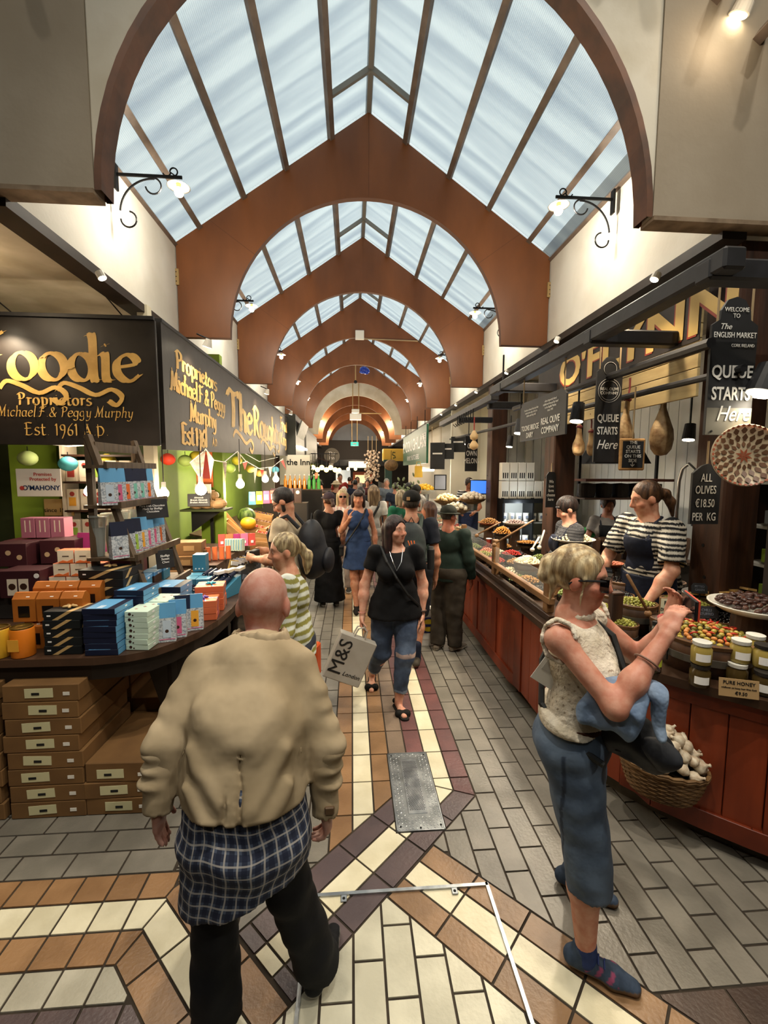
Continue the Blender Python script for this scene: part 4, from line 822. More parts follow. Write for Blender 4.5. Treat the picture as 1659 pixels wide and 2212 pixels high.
# ---- strings of lanterns, bare bulbs, bunting
lant = [(60, 990, 4.6, '#b9d08a'), (147, 1002, 4.6, '#4aa3b0'), (232, 995, 4.9, '#d8c23a'), (312, 993, 5.2, '#a78fc0'), (363, 992, 5.6, '#d8412a'), (400, 995, 5.8, '#a9c46a'), (424, 986, 6.0, '#d8c23a'), (447, 987, 6.4, '#9a7ab8'),
        (465, 1013, 6.8, '#5ab8c8'), (512, 995, 7.6, '#d2c83a'), (497, 1012, 7.2, '#9ab85a'), (476, 1021, 7.0, '#d84a3a'), (541, 1013, 8.2, '#c8a84a'), (560, 1022, 8.8, '#c09a4a'), (595, 1015, 9.4, '#5aa0b8')]
for k, (px, py, Y, c) in enumerate(lant):
    p = at(px, py, Y=Y); r = .085 if k < 12 else .08
    nmc = {'#b9': 'pale green', '#4a': 'teal', '#d8': 'yellow', '#a7': 'lilac', '#a9': 'light green', '#9a': 'purple', '#5a': 'turquoise', '#d2': 'lemon', '#c8': 'gold', '#c0': 'ochre'}
    t = T('paper_lantern', f'{["pale green", "teal", "yellow", "lilac", "red", "light green", "mustard", "purple", "turquoise", "lemon", "leaf green", "small red", "gold", "ochre", "blue"][k]} paper lantern on the string under the signs', 'lantern', p, 0, 'paper lanterns')
    MB().lathe([(r*.25, -r*.85)]+[(r*math.cos(a)*(1+.02*(j % 2)), r*.85*math.sin(a)) for j, a in enumerate([-1.2+.2*i for i in range(13)])]+[(r*.25, r*.85)], n=16).o('paper_shade', mat('lantern_'+c, c, .6), t, smooth=True); MB().cyl((0, 0, r*.8), (0, 0, r*.8+.05), .004, n=5).o('cord', m_iron, t)
    pts = [at(x_, y_-10, Y=Y_) for x_, y_, Y_, _ in lant]
cd_ = [p+Vector((0, 0, .12)) for p in (at(-30, 960, Y=4.6), at(60, 980, Y=4.6), at(147, 990, Y=4.6), at(232, 984, Y=4.9), at(312, 982, Y=5.2), at(363, 980, Y=5.6), at(424, 974, Y=6.0), at(447, 975, Y=6.4), at(512, 985, Y=7.6), at(560, 1010, Y=8.8), at(600, 1000, Y=9.6))]
tag(MB().tube(cd_, .006, 5).o('festoon_cord', m_whitep), 'thin white festoon cord carrying the paper lanterns', 'cord')
for k, (px, py, Y) in enumerate(((193, 1062, 3.3), (354, 1066, 4.2), (434, 1058, 4.9), (519, 1046, 6.4), (573, 1035, 8.0), (596, 1035, 8.6))):
    p = at(px, py, Y=Y); r = (.035, .045, .06, .06, .06, .06)[k]
    t = T('bare_bulb', f'bare glowing bulb on a cord, {NTH[k]} along the stall front', 'lamp', p, 0, 'bare bulbs over the stall'); MB().lathe([(0, -r)]+[(r*math.cos(a), r*math.sin(a)) for a in (-1.1, -.7, -.3, .1, .5)]+[(r*.5, r*1.0), (r*.42, r*1.3)], n=14).o('glass_bulb', m_bulb, t, smooth=True); MB().cyl((0, 0, r*1.25), (0, 0, r*2.4), r*.45, n=10).o('socket', m_whitep, t); MB().cyl((0, 0, r*2.4), (0, 0, r*2.4+.5), .005, n=5).o('cord', m_iron, t)
    lamp('POINT', p-Vector((0, 0, r+.02)) if k < 2 else p-Vector((0, 0, r+.03)), (9, 16, 26, 26, 26, 22)[k], size=.05)
def flag(pts, m, label):
    t = T('bunting_flag', label, 'flag', pts[0], 0, 'bunting flags'); q = [Vector(p)-Vector(pts[0]) for p in pts]; n_ = (q[1]).cross(q[2]).normalized()*.003
    MB().add(q+[p+n_ for p in q], [(0, 1, 2), (5, 4, 3), (0, 3, 4, 1), (1, 4, 5, 2), (2, 5, 3, 0)]).o('cloth', m, t); MB().tube([q[0]+Vector((0, 0, .005)), q[1]+Vector((0, 0, .005))], .006, 5).o('hem', m_whitep, t)
m_lace = mat('floral_cloth', '#b5aaa0', .8, col2='#8b8178', scale=18)
for k, (a, b, c, Y, m) in enumerate((((410, 1000), (444, 972), (436, 1042), 5.2, m_lace), ((446, 972), (462, 995), (455, 1035), 5.4, m_whitep), ((481, 998), (490, 1000), (487, 1040), 6.0, m_lace), ((513, 976), (520, 985), (516, 1020), 6.6, m_lace), ((524, 1000), (535, 997), (529, 1016), 7.0, m_nred), ((548, 1012), (556, 1012), (550, 1044), 7.6, m_whitep), ((562, 1014), (570, 1015), (566, 1034), 8.0, m_nred), ((580, 1012), (588, 1010), (584, 1030), 8.6, m_lace), ((606, 996), (612, 993), (619, 1016), 9.4, m_nred))):
    flag([at(*a, Y=Y), at(*b, Y=Y), at(*c, Y=Y+.05)], m, f'triangular {"red" if m is m_nred else "white" if m is m_whitep else "floral"} bunting flag, {NTH[k]} along the string under the long sign')
tag(MB().tube([at(x, y, Y=Y) for x, y, Y in ((444, 970, 5.2), (462, 994, 5.6), (485, 998, 6.0), (513, 975, 6.6), (530, 995, 7.0), (560, 1012, 7.8), (590, 1008, 8.8), (612, 990, 9.6))], .007, 5).o('bunting_string', m_whitep), 'white cord carrying the triangular bunting under the long sign', 'cord')
lb2 = T('fill_bulb', 'added fill bulb in a white holder under the stall ceiling at the left edge', 'lamp', (-3.1, 3.35, 3.6)); MB().sph((0, 0, -.1), .04, 10, 8).o('glass_bulb', m_bulb, lb2, smooth=True); MB().cyl((0, 0, -.06), (0, 0, 0), .025, n=10).o('socket', m_whitep, lb2); lamp('POINT', (-3.1, 3.35, 3.42), 7, size=.05)  # bulb added to brighten the dim stall ceiling
# ================================================================ RIGHT STALL: olive counter
m_redw = mat('red_stained_wood', '#8a3a1c', .4, col2='#6e2a13', scale=2.4, stretch=(5, 5, .5), bump=.05, lo=.3, hi=.7)
m_redf = mat('red_stained_frame', '#7c3217', .42, col2='#612410', scale=3)
m_ctop = mat('dark_counter_top', '#3d2a1c', .35, col2='#2c1d13', scale=3, stretch=(1, 1, 4))
m_rail = mat('pale_oak_rail', '#8a6540', .5, col2='#6d4d2f', scale=4, stretch=(5, .8, 5), bump=.1)
m_post = mat('reclaimed_beam', '#4a2c1b', .6, col2='#2c1a10', scale=4, stretch=(4, 4, .6), bump=.4, lo=.3, hi=.7)
m_plinth = mat('worn_stone_plinth', '#5c5446', .8, col2='#48412f', scale=5, bump=.3)
m_barrel = mat('oak_barrel', '#4f3420', .55, col2='#3a2516', scale=4, stretch=(5, 5, .6), bump=.12); m_hoop = mat('steel_hoop', '#77736a', .45, metal=.7); m_rimw = mat('barrel_rim', '#6b4a2c', .5, col2='#54381f', scale=5)
m_chalk = mat('chalk_white', '#e9e7e0', .7); m_slate = mat('slate_board', '#1d1e20', .55, col2='#26272a', scale=4); m_rope = mat('jute_rope', '#a08a68', .8)
m_boardw = mat('white_beadboard', '#d5d3cc', .55, col2='#c7c5bc', scale=2); m_porc = mat('white_porcelain', '#dcd8cc', .25)
struct(MB().box((3.0, 5.2, .06), (1.9, 6.4, .12)).o('floor_stall', mat('duckboard', '#3a2c20', .7, col2='#2c2118', scale=4)))
path = [(1.275, 7.0), (1.275, 3.0), (1.30, 2.80), (1.355, 2.62), (1.44, 2.44), (1.56, 2.27), (1.70, 2.12), (1.86, 1.97), (2.04, 1.82), (2.25, 1.66), (2.6, 1.45)]
def off(p, d):
    out = []
    for i in range(len(p)):
        a, b = p[max(i-1, 0)], p[min(i+1, len(p)-1)]; dx, dy = b[0]-a[0], b[1]-a[1]; l = math.hypot(dx, dy); out.append((p[i][0]+dy/l*d, p[i][1]-dx/l*d))
    return out                                       # positive d = into the aisle side
ct = T('olive_counter', 'red-brown panelled olive counter with curved end along the aisle', 'counter', (0, 0, 0))
back = [(2.75, 1.45), (2.75, 1.9), (2.02, 2.7), (1.98, 7.0)]
MB().prism(off(path, -.035)+[(2.7, 1.5), (2.7, 1.95), (2.0, 2.7), (1.95, 7.0)], .10, .88).o('carcass', m_redf, ct)
MB().prism(off(path, -.08)+[(2.7, 1.5), (2.7, 1.95), (2.0, 2.7), (1.95, 7.0)], 0, .10).o('plinth', m_plinth, ct)
MB().prism(off(path, .075)+back, .88, .93).o('counter_top', m_ctop, ct)
def along(p):
    L_ = [0]
    for a, b in zip(p[:-1], p[1:]): L_.append(L_[-1]+math.hypot(b[0]-a[0], b[1]-a[1]))
    def f(s):
        for i in range(len(L_)-1):
            if s <= L_[i+1] or i == len(L_)-2:
                t = (s-L_[i])/(L_[i+1]-L_[i]); a, b = p[i], p[i+1]; return (a[0]+(b[0]-a[0])*t, a[1]+(b[1]-a[1])*t)
    return f, L_[-1]
fp, tot = along(path); s = 0; k = 0; w_ = .165
while s < tot-.1:
    a, b = fp(s), fp(min(s+w_, tot)); cx, cy = (a[0]+b[0])/2, (a[1]+b[1])/2; an = math.atan2(b[1]-a[1], b[0]-a[0]); l = math.hypot(b[0]-a[0], b[1]-a[1])
    stile = (k % 4 == 0)
    MB().box((0, 0, 0), (l-.004, .05 if stile else .024, .72), bev=.003).o('stile' if stile else 'plank', m_redf if stile else m_redw, ct, loc=(cx, cy, .49), rot=(0, 0, an))
    s += w_; k += 1
for z, h in ((.155, .11), (.835, .09)):
    s = 0
    while s < tot-.1:
        st_ = 1.6 if s < 3.6 else .22
        a, b = fp(s), fp(min(s+st_, tot)); cx, cy = (a[0]+b[0])/2, (a[1]+b[1])/2; an = math.atan2(b[1]-a[1], b[0]-a[0]); l = math.hypot(b[0]-a[0], b[1]-a[1])
        MB().box((0, 0, 0), (l+.01, .058, h), bev=.003).o('rail', m_redf, ct, loc=(cx, cy, z), rot=(0, 0, an)); s += st_
t = MB().box((0, 0, 0), (.11, .003, .045)).o('paper_label', m_tape, ct, loc=at(1497, 1575, Y=2.20), rot=(0, 0, -.75))
# pale rail with posts and glass on the straight run
rl = T('counter_rail', 'pale oak guard rail with short posts along the straight olive counter', 'rail', (1.29, 0, 0)); MB().box((0, 4.55, 1.08), (.05, 2.95, .05), bev=.004).o('top_rail', m_rail, rl)
MB().box((.0, 4.55, .955), (.06, 3.0, .05), bev=.004).o('bottom_rail', m_ctop, rl)
for y in (3.15, 4.40, 5.7): MB().box((.01, y, 1.13), (.06, .07, .42 if y > 4 else .3), bev=.004).o('post', m_rail, rl)
m_glass = mat('clear_glass', '#e8efec', .05, alpha=.16, spec=.6)
for y0, y1 in ((3.2, 4.36), (4.44, 5.66)): MB().box((.0, (y0+y1)/2, 1.19), (.006, y1-y0, .16)).o('glass_guard', m_glass, rl)
gp = T('guard_post', 'dark wooden post standing on the counter beside the olive barrels', 'post', at(1326, 1375, Z=.93)); MB().box((0, 0, .15), (.075, .06, .30), bev=.006).o('post_body', m_post, gp); MB().box((0, 0, .305), (.08, .065, .015), bev=.003).o('cap', m_post, gp)
# ---- posts, boarded frieze, black hanging frame
for k, y in enumerate((2.70, 4.88, 7.15)):
    t = T('timber_post', f'rough dark timber post of the right stalls, {["nearest", "middle", "farthest"][k]}', 'post', (2.385 if k == 0 else 2.25, y+.13, 0), 0, 'timber posts'); MB().box((0, 0, 1.78), (.26, .26, 3.45), bev=.012).o('beam', m_post, t)
    for j in range(5): MB().cyl((-.135, -.05+.03*j, 1.1+.22*j), (-.128, -.05+.03*j, 1.1+.22*j), .012, n=8).o('bolt_hole', m_ink, t)
fz = T('frieze_board', 'cream boarded frieze with large gold capitals above the olive stall', 'sign', (2.10, 0, 0))
m_fcream = mat('aged_cream_board', '#b7a274', .6, col2='#9a855a', scale=4, stretch=(3, .6, 3)); m_fblk = mat('frieze_black', '#2a211b', .6, col2='#1d1612', scale=4)
for j in range(8): MB().box((0, 4.05, 2.60+j*.095), (.02, 2.5, .09), bev=.003).o('board', m_fcream, fz)
MB().box((-.012, 4.05, 3.12), (.006, 2.5, .40)).o('painted_band', m_fblk, fz)
m_fred = mat('letter_red', '#8d3320', .5); m_fgold = mat('letter_cream', '#c9a860', .5)
for dx, m_ in ((.012, m_fred), (0, m_fgold)): txt(fz, "O'FLYNN", (-.018-dx*0-(.001 if dx == 0 else 0), 3.62+dx, 3.10-dx), .42, m_, RR, bold=.03, sx=1.3, ext=.001)
bf = T('hanging_rack', 'black painted timber frame hung over the olive counter', 'rack', (0, 0, 0))
MB().box((1.50, 3.55, 3.0), (.11, 3.3, .10), bev=.012).o('long_beam', m_black, bf)
for y, x1 in ((2.02, 2.6), (3.03, 2.12), (4.86, 2.12)): MB().box(((1.44+x1)/2, y, 2.985), (x1-1.44, .10, .10), bev=.012).o('cross_beam', m_black, bf)
MB().tube([(1.95, 2.3, 2.62), (1.95, 9.5, 2.75)], .022, 8).o('hanging_pipe', m_black, bf); MB().tube([(1.75, 2.3, 2.75), (1.75, 5.2, 2.80)], .03, 8).o('hanging_pipe', m_black, bf)
for y in (4.9,): MB().tube([(1.5, y, 3.05), (1.5, y, 3.35)], .01, 6).o('hanger_rod', m_iron, bf)
bf2 = T('hanging_rack', 'second black timber frame with meat hooks over the farther stall', 'rack', (0, 0, 0)); MB().box((1.55, 6.9, 2.96), (.10, 3.2, .09), bev=.01).o('long_beam', m_black, bf2)
for y in (5.6, 7.2): MB().box((1.85, y, 2.90), (.6, .09, .09), bev=.01).o('cross_beam', m_black, bf2)
for k in range(8): MB().tube([(1.5, 6.1+.13*k, 2.93), (1.5, 6.1+.13*k, 2.80), (1.47, 6.1+.13*k, 2.76), (1.43, 6.1+.13*k, 2.80)], .007, 5).o('meat_hook', m_iron, bf2)
# ---- signs
def hang(t, x, z0, z1, m=None): MB().tube([(x, 0, z0), (x, 0, z1)], .006, 5).o('rope', m or m_rope, t)
q1 = at(1568, 940, Y=2.35); sn = T('queue_sign', 'tall slate sign QUEUE STARTS Here with welcome arch and steel foot, nearest the photographer', 'sign', q1)
MB().prism([(-.135, 0), (.135, 0), (.135, .60), (.09, .63), (.085, .68), (.05, .735), (0, .752), (-.05, .735), (-.085, .68), (-.09, .63), (-.135, .60)], -.008, .008, 'y').o('slate', m_slate, sn)
MB().box((0, -.0095, .075), (.268, .002, .15)).o('foot_plate', mat('worn_zinc', '#6d6a5e', .6, metal=.2), sn)
txt(sn, 'QUEUE', (.0, -.012, .345), .095, m_chalk, bold=.02, sx=.80); txt(sn, 'STARTS', (0, -.012, .225), .10, m_chalk, bold=.02, sx=.68); txt(sn, 'Here', (.02, -.012, .115), .12, m_chalk, shear=.35, sx=.8)
txt(sn, 'WELCOME\nTO', (0, -.012, .665), .033, m_chalk, sx=.9); txt(sn, 'The', (-.06, -.012, .59), .045, m_chalk, shear=.3); txt(sn, 'ENGLISH MARKET', (0, -.012, .545), .042, m_chalk, sx=.75); txt(sn, 'CORK IRELAND', (.05, -.012, .49), .024, m_chalk, sx=.8)
hang(sn, -.1, .6, .85); hang(sn, .1, .6, .85)
for s_ in (-.1, 0, .1): MB().cyl((s_, -.011, .02), (s_, -.014, .02), .006, n=8).o('bolt', m_iron, sn)
q2 = at(1307, 998, Y=3.25); s2 = T('queue_sign', 'narrow slate sign QUEUE STARTS Here with round olive company badge', 'sign', q2)
MB().prism([(-.10, .0), (.10, 0), (.10, .68), (.075, .70), (.06, .75), (.03, .785), (0, .79), (-.03, .785), (-.06, .75), (-.075, .70), (-.10, .68)], -.008, .008, 'y').o('slate', m_slate, s2)
txt(s2, 'QUEUE', (0, -.010, .33), .08, m_chalk, bold=.02, sx=.66); txt(s2, 'STARTS', (0, -.010, .235), .08, m_chalk, bold=.02, sx=.60); txt(s2, 'Here', (.0, -.010, .13), .10, m_chalk, shear=.35, sx=.8)
for r_ in (.088, .072): MB().tube([(r_*math.cos(a), -.009, .54+r_*math.sin(a)) for a in [2*PI*i/24 for i in range(24)]], .0015, 4, closed=True).o('badge_ring', m_chalk, s2)
MB().tube([(.05*math.cos(a), -.009, .70+.05*math.sin(a)) for a in [2*PI*i/20 for i in range(20)]], .0015, 4, closed=True).o('badge_ring', m_chalk, s2)
txt(s2, 'REAL OLIVE\nCOMPANY', (0, -.010, .535), .03, m_chalk, bold=.01, sx=.95); hang(s2, -.08, .7, 1.0); hang(s2, .08, .7, 1.1)
s3 = T('company_sign', 'wide slate sign for the dairy and olive company hung from the black frame', 'sign', (1.5, 3.86, 2.52)); MB().prism([(-.47, -.17), (.47, -.17), (.47, .15), (.40, .2), (-.40, .2), (-.47, .15)], -.008, .008, 'x').o('slate', m_slate, s3)
txt(s3, 'TOONS BRIDGE\nDAIRY', (-.011, .22, -.09), .07, m_chalk, RR, bold=.015, sx=.8); txt(s3, 'REAL OLIVE\nCOMPANY', (-.011, -.2, -.07), .08, m_chalk, RR, bold=.015, sx=.85)
txt(s3, 'farmhouse cheese from our dairy\nmade in the valley of the Lee\nbuffalo and sheep milk', (-.011, .2, .09), .028, m_chalk, RR, sx=.85); txt(s3, 'olives imported direct\nstuffed and dressed by hand\nin the English Market\nsince 1993', (-.011, -.2, .10), .028, m_chalk, RR, sx=.9)
for y in (-.42, .42): MB().tube([(0, y, .16), (0, y, .48)], .006, 5).o('rope', m_rope, s3)
q4 = at(1363, 1014, Y=3.1); s4 = T('framed_slate', 'small wood-framed slate THE QUEUE STARTS ON THIS SIDE with arrow', 'sign', q4); MB().box((0, 0, .11), (.20, .02, .235), bev=.012).o('frame', m_crate, s4); MB().box((0, -.008, .11), (.16, .008, .195)).o('slate', m_slate, s4)
txt(s4, 'THE\nQUEUE\nSTARTS\nON THIS\nSIDE', (0, -.013, .13), .033, m_chalk, bold=.008); txt(s4, '↓', (0, -.013, .035), .05, m_chalk, bold=.01); hang(s4, 0, .22, .6)
q5 = at(1518, 1132, Y=2.58); s5 = T('price_sign', 'tag-shaped slate sign ALL OLIVES 18.50 per kg on the timber post', 'sign', q5); MB().prism([(-.095, 0), (.095, 0), (.095, .32), (.04, .365), (.0, .38), (-.04, .365), (-.095, .32)], -.008, .008, 'y').o('slate', m_slate, s5)
for z_, s_ in ((.29, 'ALL'), (.215, 'OLIVES'), (.13, '€18.50'), (.045, 'PER  KG')): txt(s5, s_, (-.005, -.011, z_), .072, m_chalk, sx=.62, bold=.004)
hang(s5, 0, .35, .52)
q6 = at(1188, 1096, Y=4.75); s6 = T('chalk_sign', 'narrow slate price board hanging on the middle timber post', 'sign', q6); MB().prism([(-.055, 0), (.055, 0), (.055, .36), (.03, .40), (-.03, .40), (-.055, .36)], -.006, .006, 'y').o('slate', m_slate, s6); txt(s6, 'We\nlove\nfarm\ncheese\nhere', (0, -.009, .19), .05, m_chalk, shear=.1, sx=.7); hang(s6, 0, .39, .5)
q7 = at(1018, 980, Y=7.6); s7 = T('chalk_sign', 'black hanging sign of hand lettering in front of the far white wall', 'sign', q7, .2); MB().box((0, 0, 0), (.24, .012, .62), bev=.003).o('slate', m_slate, s7); txt(s7, 'OUR\nOWN\nMELONS', (0, -.009, .0), .13, m_chalk, sx=.6)
# decorated plate hung on the near post
pt = T('wall_plate', 'large hand-painted plate with petal rings tilted on the near post', 'plate', at(1606, 985, Y=2.32), rot=(PI/2-.12, .35, -.35)); R0 = .175
MB().lathe([(0, 0), (R0*.5, .004), (R0*.95, .03), (R0, .034), (R0, .028), (R0*.5, -.006), (0, -.008)], n=40).o('dish', mat('plate_cream', '#c9b79a', .3), pt, smooth=True)
def ringpet(r0, r1, n, m_, z, ph=0):
    b = MB()
    for k in range(n):
        a = 2*PI*k/n+ph; da = PI/n*.8; zz = lambda r: z+.03*max(0, (r/R0-.5)/.45)
        b.add([(r0*math.cos(a-da*.4), r0*math.sin(a-da*.4), zz(r0)), (r0*math.cos(a+da*.4), r0*math.sin(a+da*.4), zz(r0)), ((r0+r1)/2*math.cos(a+da), (r0+r1)/2*math.sin(a+da), zz((r0+r1)/2)), (r1*math.cos(a), r1*math.sin(a), zz(r1)), ((r0+r1)/2*math.cos(a-da), (r0+r1)/2*math.sin(a-da), zz((r0+r1)/2))], [(0, 1, 2, 3, 4)])
    stuff(b.o('painted_petals', m_, pt))
m_pbr = mat('plate_brown', '#6b4c38', .35); m_pre = mat('plate_red', '#9a5238', .35)
ringpet(.0, .045, 8, m_pre, .0055); ringpet(.05, .085, 16, m_pbr, .0055); ringpet(.085, .125, 18, m_pbr, .0065, .17); ringpet(.125, .16, 22, m_pbr, .008); ringpet(.16, .174, 40, m_pre, .008)
# ---- hams, sausages, provolone
m_ham = mat('cured_ham', '#b59a70', .6, col2='#6e4c2c', scale=14, bump=.6, lo=.35, hi=.7)
def ham(px, py0, py1, Y, r, label, tilt=0):
    p = at(px, py0, Y=Y); h = abs(p[2]-at(px, py1, Y=Y)[2]); t = T('cured_ham', label, 'ham', p, rot=(0, tilt, .4), group='hanging hams')
    prof = [(.004, 0), (.022, -.01), (.026, -.05*h/.35), (.03, -.30*h), (r*.55, -.45*h), (r*.92, -.62*h), (r, -.76*h), (r*.85, -.90*h), (r*.5, -.98*h), (0, -h)]
    MB().lathe(prof, n=18, sy=.6).o('meat', m_ham, t, smooth=True); MB().tube([(0, 0, -.04), (.01, 0, .06), (0, 0, .14)], .008, 5).o('string', mat('red_string', '#6a2a2a', .7), t); MB().sph((0, 0, -.03), (.032, .028, .02), 8, 5).o('knot', mat('red_string'), t)
ham(1436, 835, 985, 3.25, .115, 'large cured ham leg hanging right of the framed slate'); ham(1357, 855, 985, 3.35, .11, 'cured ham leg hanging behind the framed slate', .1); ham(1252, 915, 985, 3.9, .07, 'slim cured ham hanging below the black lamp'); ham(1277, 925, 985, 4.1, .06, 'small ham partly hidden by the narrow queue sign', -.1)
t = T('provolone_cheese', 'pair of pear-shaped cheeses on a red string', 'cheese', at(1024, 938, Y=5.6)); 
for z_, r_ in ((-.02, .055), (-.14, .06)): MB().lathe([(0, .075), (.02, .06), (r_, 0), (r_*.85, -.04), (0, -.065)], (0, 0, z_), 14).o('cheese_body', mat('provolone', '#d8b98a', .5), t, smooth=True)
MB().tube([(0, 0, .05), (0, 0, .22)], .008, 5).o('string', m_nred, t)
# ---- black can lamps over the counter
def canlamp(px, py, Y, label, r=.06, pw=30, aim=(-.15, -.1, -1), up=.3):
    p = at(px, py, Y=Y); t = T('can_lamp', label, 'lamp', p, 0, 'black can lamps'); d = Vector(aim).normalized()
    MB().cyl(-d*.16, d*.0, r*.8, r, 16).o('can', m_black, t); MB().cyl(d*.0, d*.006, r*.86, n=16).o('lamp_face', m_warmdisc, t); MB().tube([-d*.15, -d*.15+Vector((0, 0, up))], .008, 6).o('stem', m_iron, t)
    lamp('SPOT', tuple(p+d*.02), pw, aim=tuple(p+d), angle=120, blend=.7, size=.05, col=(1, .86, .66))
canlamp(1245, 910, 3.7, 'black can lamp beside the narrow queue sign', pw=80); canlamp(1121, 936, 4.9, 'black can lamp in front of the stacked white tins', pw=80); canlamp(1642, 850, 2.3, 'large black can lamp at the right picture edge', .075, 9, (-.35, .0, -1)); canlamp(1487, 950, 4.2, 'pale can lamp at the back of the kitchen', .06, 40); canlamp(1342, 858, 5.2, 'small can lamp under the stall ceiling', .05, 40); canlamp(1100, 965, 6.2, 'small lamp by the fridge', .05, 40); canlamp(1010, 960, 7.8, 'black can lamp over the far deli', .06, 110)
for k in range(6):
    p = (1.98, 3.1+1.5*k, 3.46); sp_ = T('eave_spot', f'small bright spotlight under the right wall edge, {NTH[k]} from the front', 'lamp', p, 0, 'eave spotlights'); MB().cyl((0, 0, 0), (-.02, 0, -.04), .03, n=12).o('housing', m_whitep, sp_); MB().cyl((-.02, 0, -.04), (-.022, 0, -.044), .026, n=12).o('lamp_face', m_warmdisc, sp_); lamp('SPOT', (1.78, 3.1+1.5*k, 3.40), 34, aim=(1.2, 3.1+1.5*k, 1.0), angle=125, blend=.7, size=.04)
# ---- barrels and dishes of olives
def fill(t, r, z, m, n, size, dome=.04, flat=.8, name='olive_fill'):
    b = MB(); ga = PI*(3-math.sqrt(5))
    for layer in (0, 1):
        for k in range(n if layer == 0 else n//2):
            rr = r*math.sqrt((k+.5)/(n if layer == 0 else n//2)); a = k*ga+layer; zz = z+dome*(1-(rr/r)**2)+layer*size*.5*0
            b.sph((rr*math.cos(a), rr*math.sin(a), zz+random.uniform(-.3, .3)*size), (size*random.uniform(.85, 1.1), size*.85, size*flat), 7, 5, R=Euler((random.random(), random.random(), random.random()*6)).to_matrix())
        break
    stuff(b.o(name, m, t, smooth=True)); MB().lathe([(r*1.02, z-.05), (r*1.02, z-.02), (0, z+dome-.012)], n=16).o('brine', mat('brine_dark', '#2b2014', .25), t)
def barrel(px, py, r, z1, label, m=None, n=0, size=.012, h=.2, dome=.03, zfix=None, rim=True):
    p = at(px, py, Z=z1); t = T('olive_barrel', label, 'barrel', (p[0], p[1], z1-h)); k = 18
    b = MB().lathe([(r*.86, 0), (r*.94, h*.5), (r, h)], n=26); b.o('staves', m_barrel, t, smooth=True)
    MB().lathe([(r*.955, h*.42), (r*.965, h*.42), (r*.985, h*.62), (r*.97, h*.62)], n=26).o('hoop', m_hoop, t)
    MB().lathe([(r, h-.02), (r*1.015, h), (r*.93, h+.002), (r*.92, h-.05)], n=26).o('rim', m_rimw, t)
    if m: fill(t, r*.90, h-.012, m, int(n*1.6), size, dome)
    else: MB().lathe([(r*.93, h-.03), (0, h-.06)], n=20).o('bottom', m_barrel, t)
    return t, p
m_olg = mat('green_olive', '#8f8c3a', .25, rand=.25, island=True, coat=.2); m_olb = mat('black_olive', '#15100f', .18, rand=.2, island=True, coat=.3); m_olk = mat('kalamata_olive', '#2d1a1c', .2, rand=.2, island=True); m_chz = mat('cheese_cubes', '#d8cda8', .5, rand=.1, island=True); m_pep = mat('red_pepper', '#a8281e', .3, rand=.2, island=True); m_mix = mat('antipasti_mix', '#a8783a', .35, rand=.35, island=True); m_sal = mat('salad_green', '#6f7a3a', .4, rand=.3, island=True)
BL = [(1483, 1298, .16, 1.16, 'barrel of green olives behind the please do not reach card', m_olg, 90, .013), (1372, 1300, .14, 1.14, 'small barrel of green olives with wooden rim before the apron', m_olg, 60, .012), (1345, 1253, .13, 1.16, 'open brown barrel between the black olives', m_olb, 50, .011), (1292, 1252, .13, 1.14, 'barrel of black olives beside the blonde woman', m_olb, 90, .011), (1330, 1282, .13, 1.10, 'front barrel of shiny black olives', m_olb, 90, .011), (1283, 1308, .14, 1.06, 'barrel of plump green olives beside the guard post', m_olg, 60, .014), (1348, 1345, .09, 1.04, 'small tub of green olives behind the phone', m_olg, 40, .012), (1445, 1335, .11, 1.10, 'barrel with pale rim beneath the card', None, 0, .012), (1545, 1330, .17, 1.10, 'barrel of black olives behind the chilli stuffed tag', m_olb, 90, .012), (1445, 1255, .12, 1.15, 'empty brown barrel at the server hand', None, 0, .012)]
for i_, (px, py, r_, z_, lb, m_, n_, sz) in enumerate(BL): barrel(px, py, r_, z_, lb, m_, n_, sz)
t, p = barrel(1522, 1366, .245, 1.12, 'large half barrel of mixed chilli-stuffed olives at the counter end', h=.20)
m_ol1 = mat('olive_pale', '#a9953f', .25, coat=.2); m_ol2 = mat('olive_dark_green', '#6a642c', .25, coat=.2); m_chi = mat('chilli_red', '#b02c1a', .3); m_ol3 = mat('olive_orange', '#c07a3a', .3)
ome = [MB().sph((0, 0, 0), (.0165, .013, .013), 9, 6).mesh('mixed_olive', m_, True) for m_ in (m_ol1, m_ol2, m_ol3)]; cme = MB().tube([(-.02, 0, 0), (0, .004, .004), (.02, 0, 0)], [.004, .007, .003], 6).mesh('chilli_slice', m_chi, True)
def heap(meshes, c, R, n, dome, label, cat, group, name, sy=1, jit=.004, flatrot=False):
    ga = PI*(3-math.sqrt(5))
    for k in range(n):
        rr = R*math.sqrt((k+.5)/n); a = k*ga; z = c[2]+dome*(1-(rr/R)**2)+random.uniform(-1, 1)*jit
        tag(link(name, meshes[k % len(meshes)], None, (c[0]+rr*math.cos(a), c[1]+sy*rr*math.sin(a), z), (random.uniform(-.5, .5), random.uniform(-.5, .5), random.random()*6.28)), label, cat, group)
MB().lathe([(.225, .13), (.2, .165), (0, .20)], n=20).o('brine', mat('brine_dark'), t)
heap(ome, (p[0], p[1], 1.115), .215, 130, .045, 'green or amber olive in the large half barrel of chilli-stuffed olives', 'olive', 'olives in the large half barrel', 'mixed_olive'); heap([cme], (p[0], p[1], 1.13), .2, 22, .045, 'red chilli strip among the olives of the large half barrel', 'chilli', 'chilli strips in the large half barrel', 'chilli_slice')
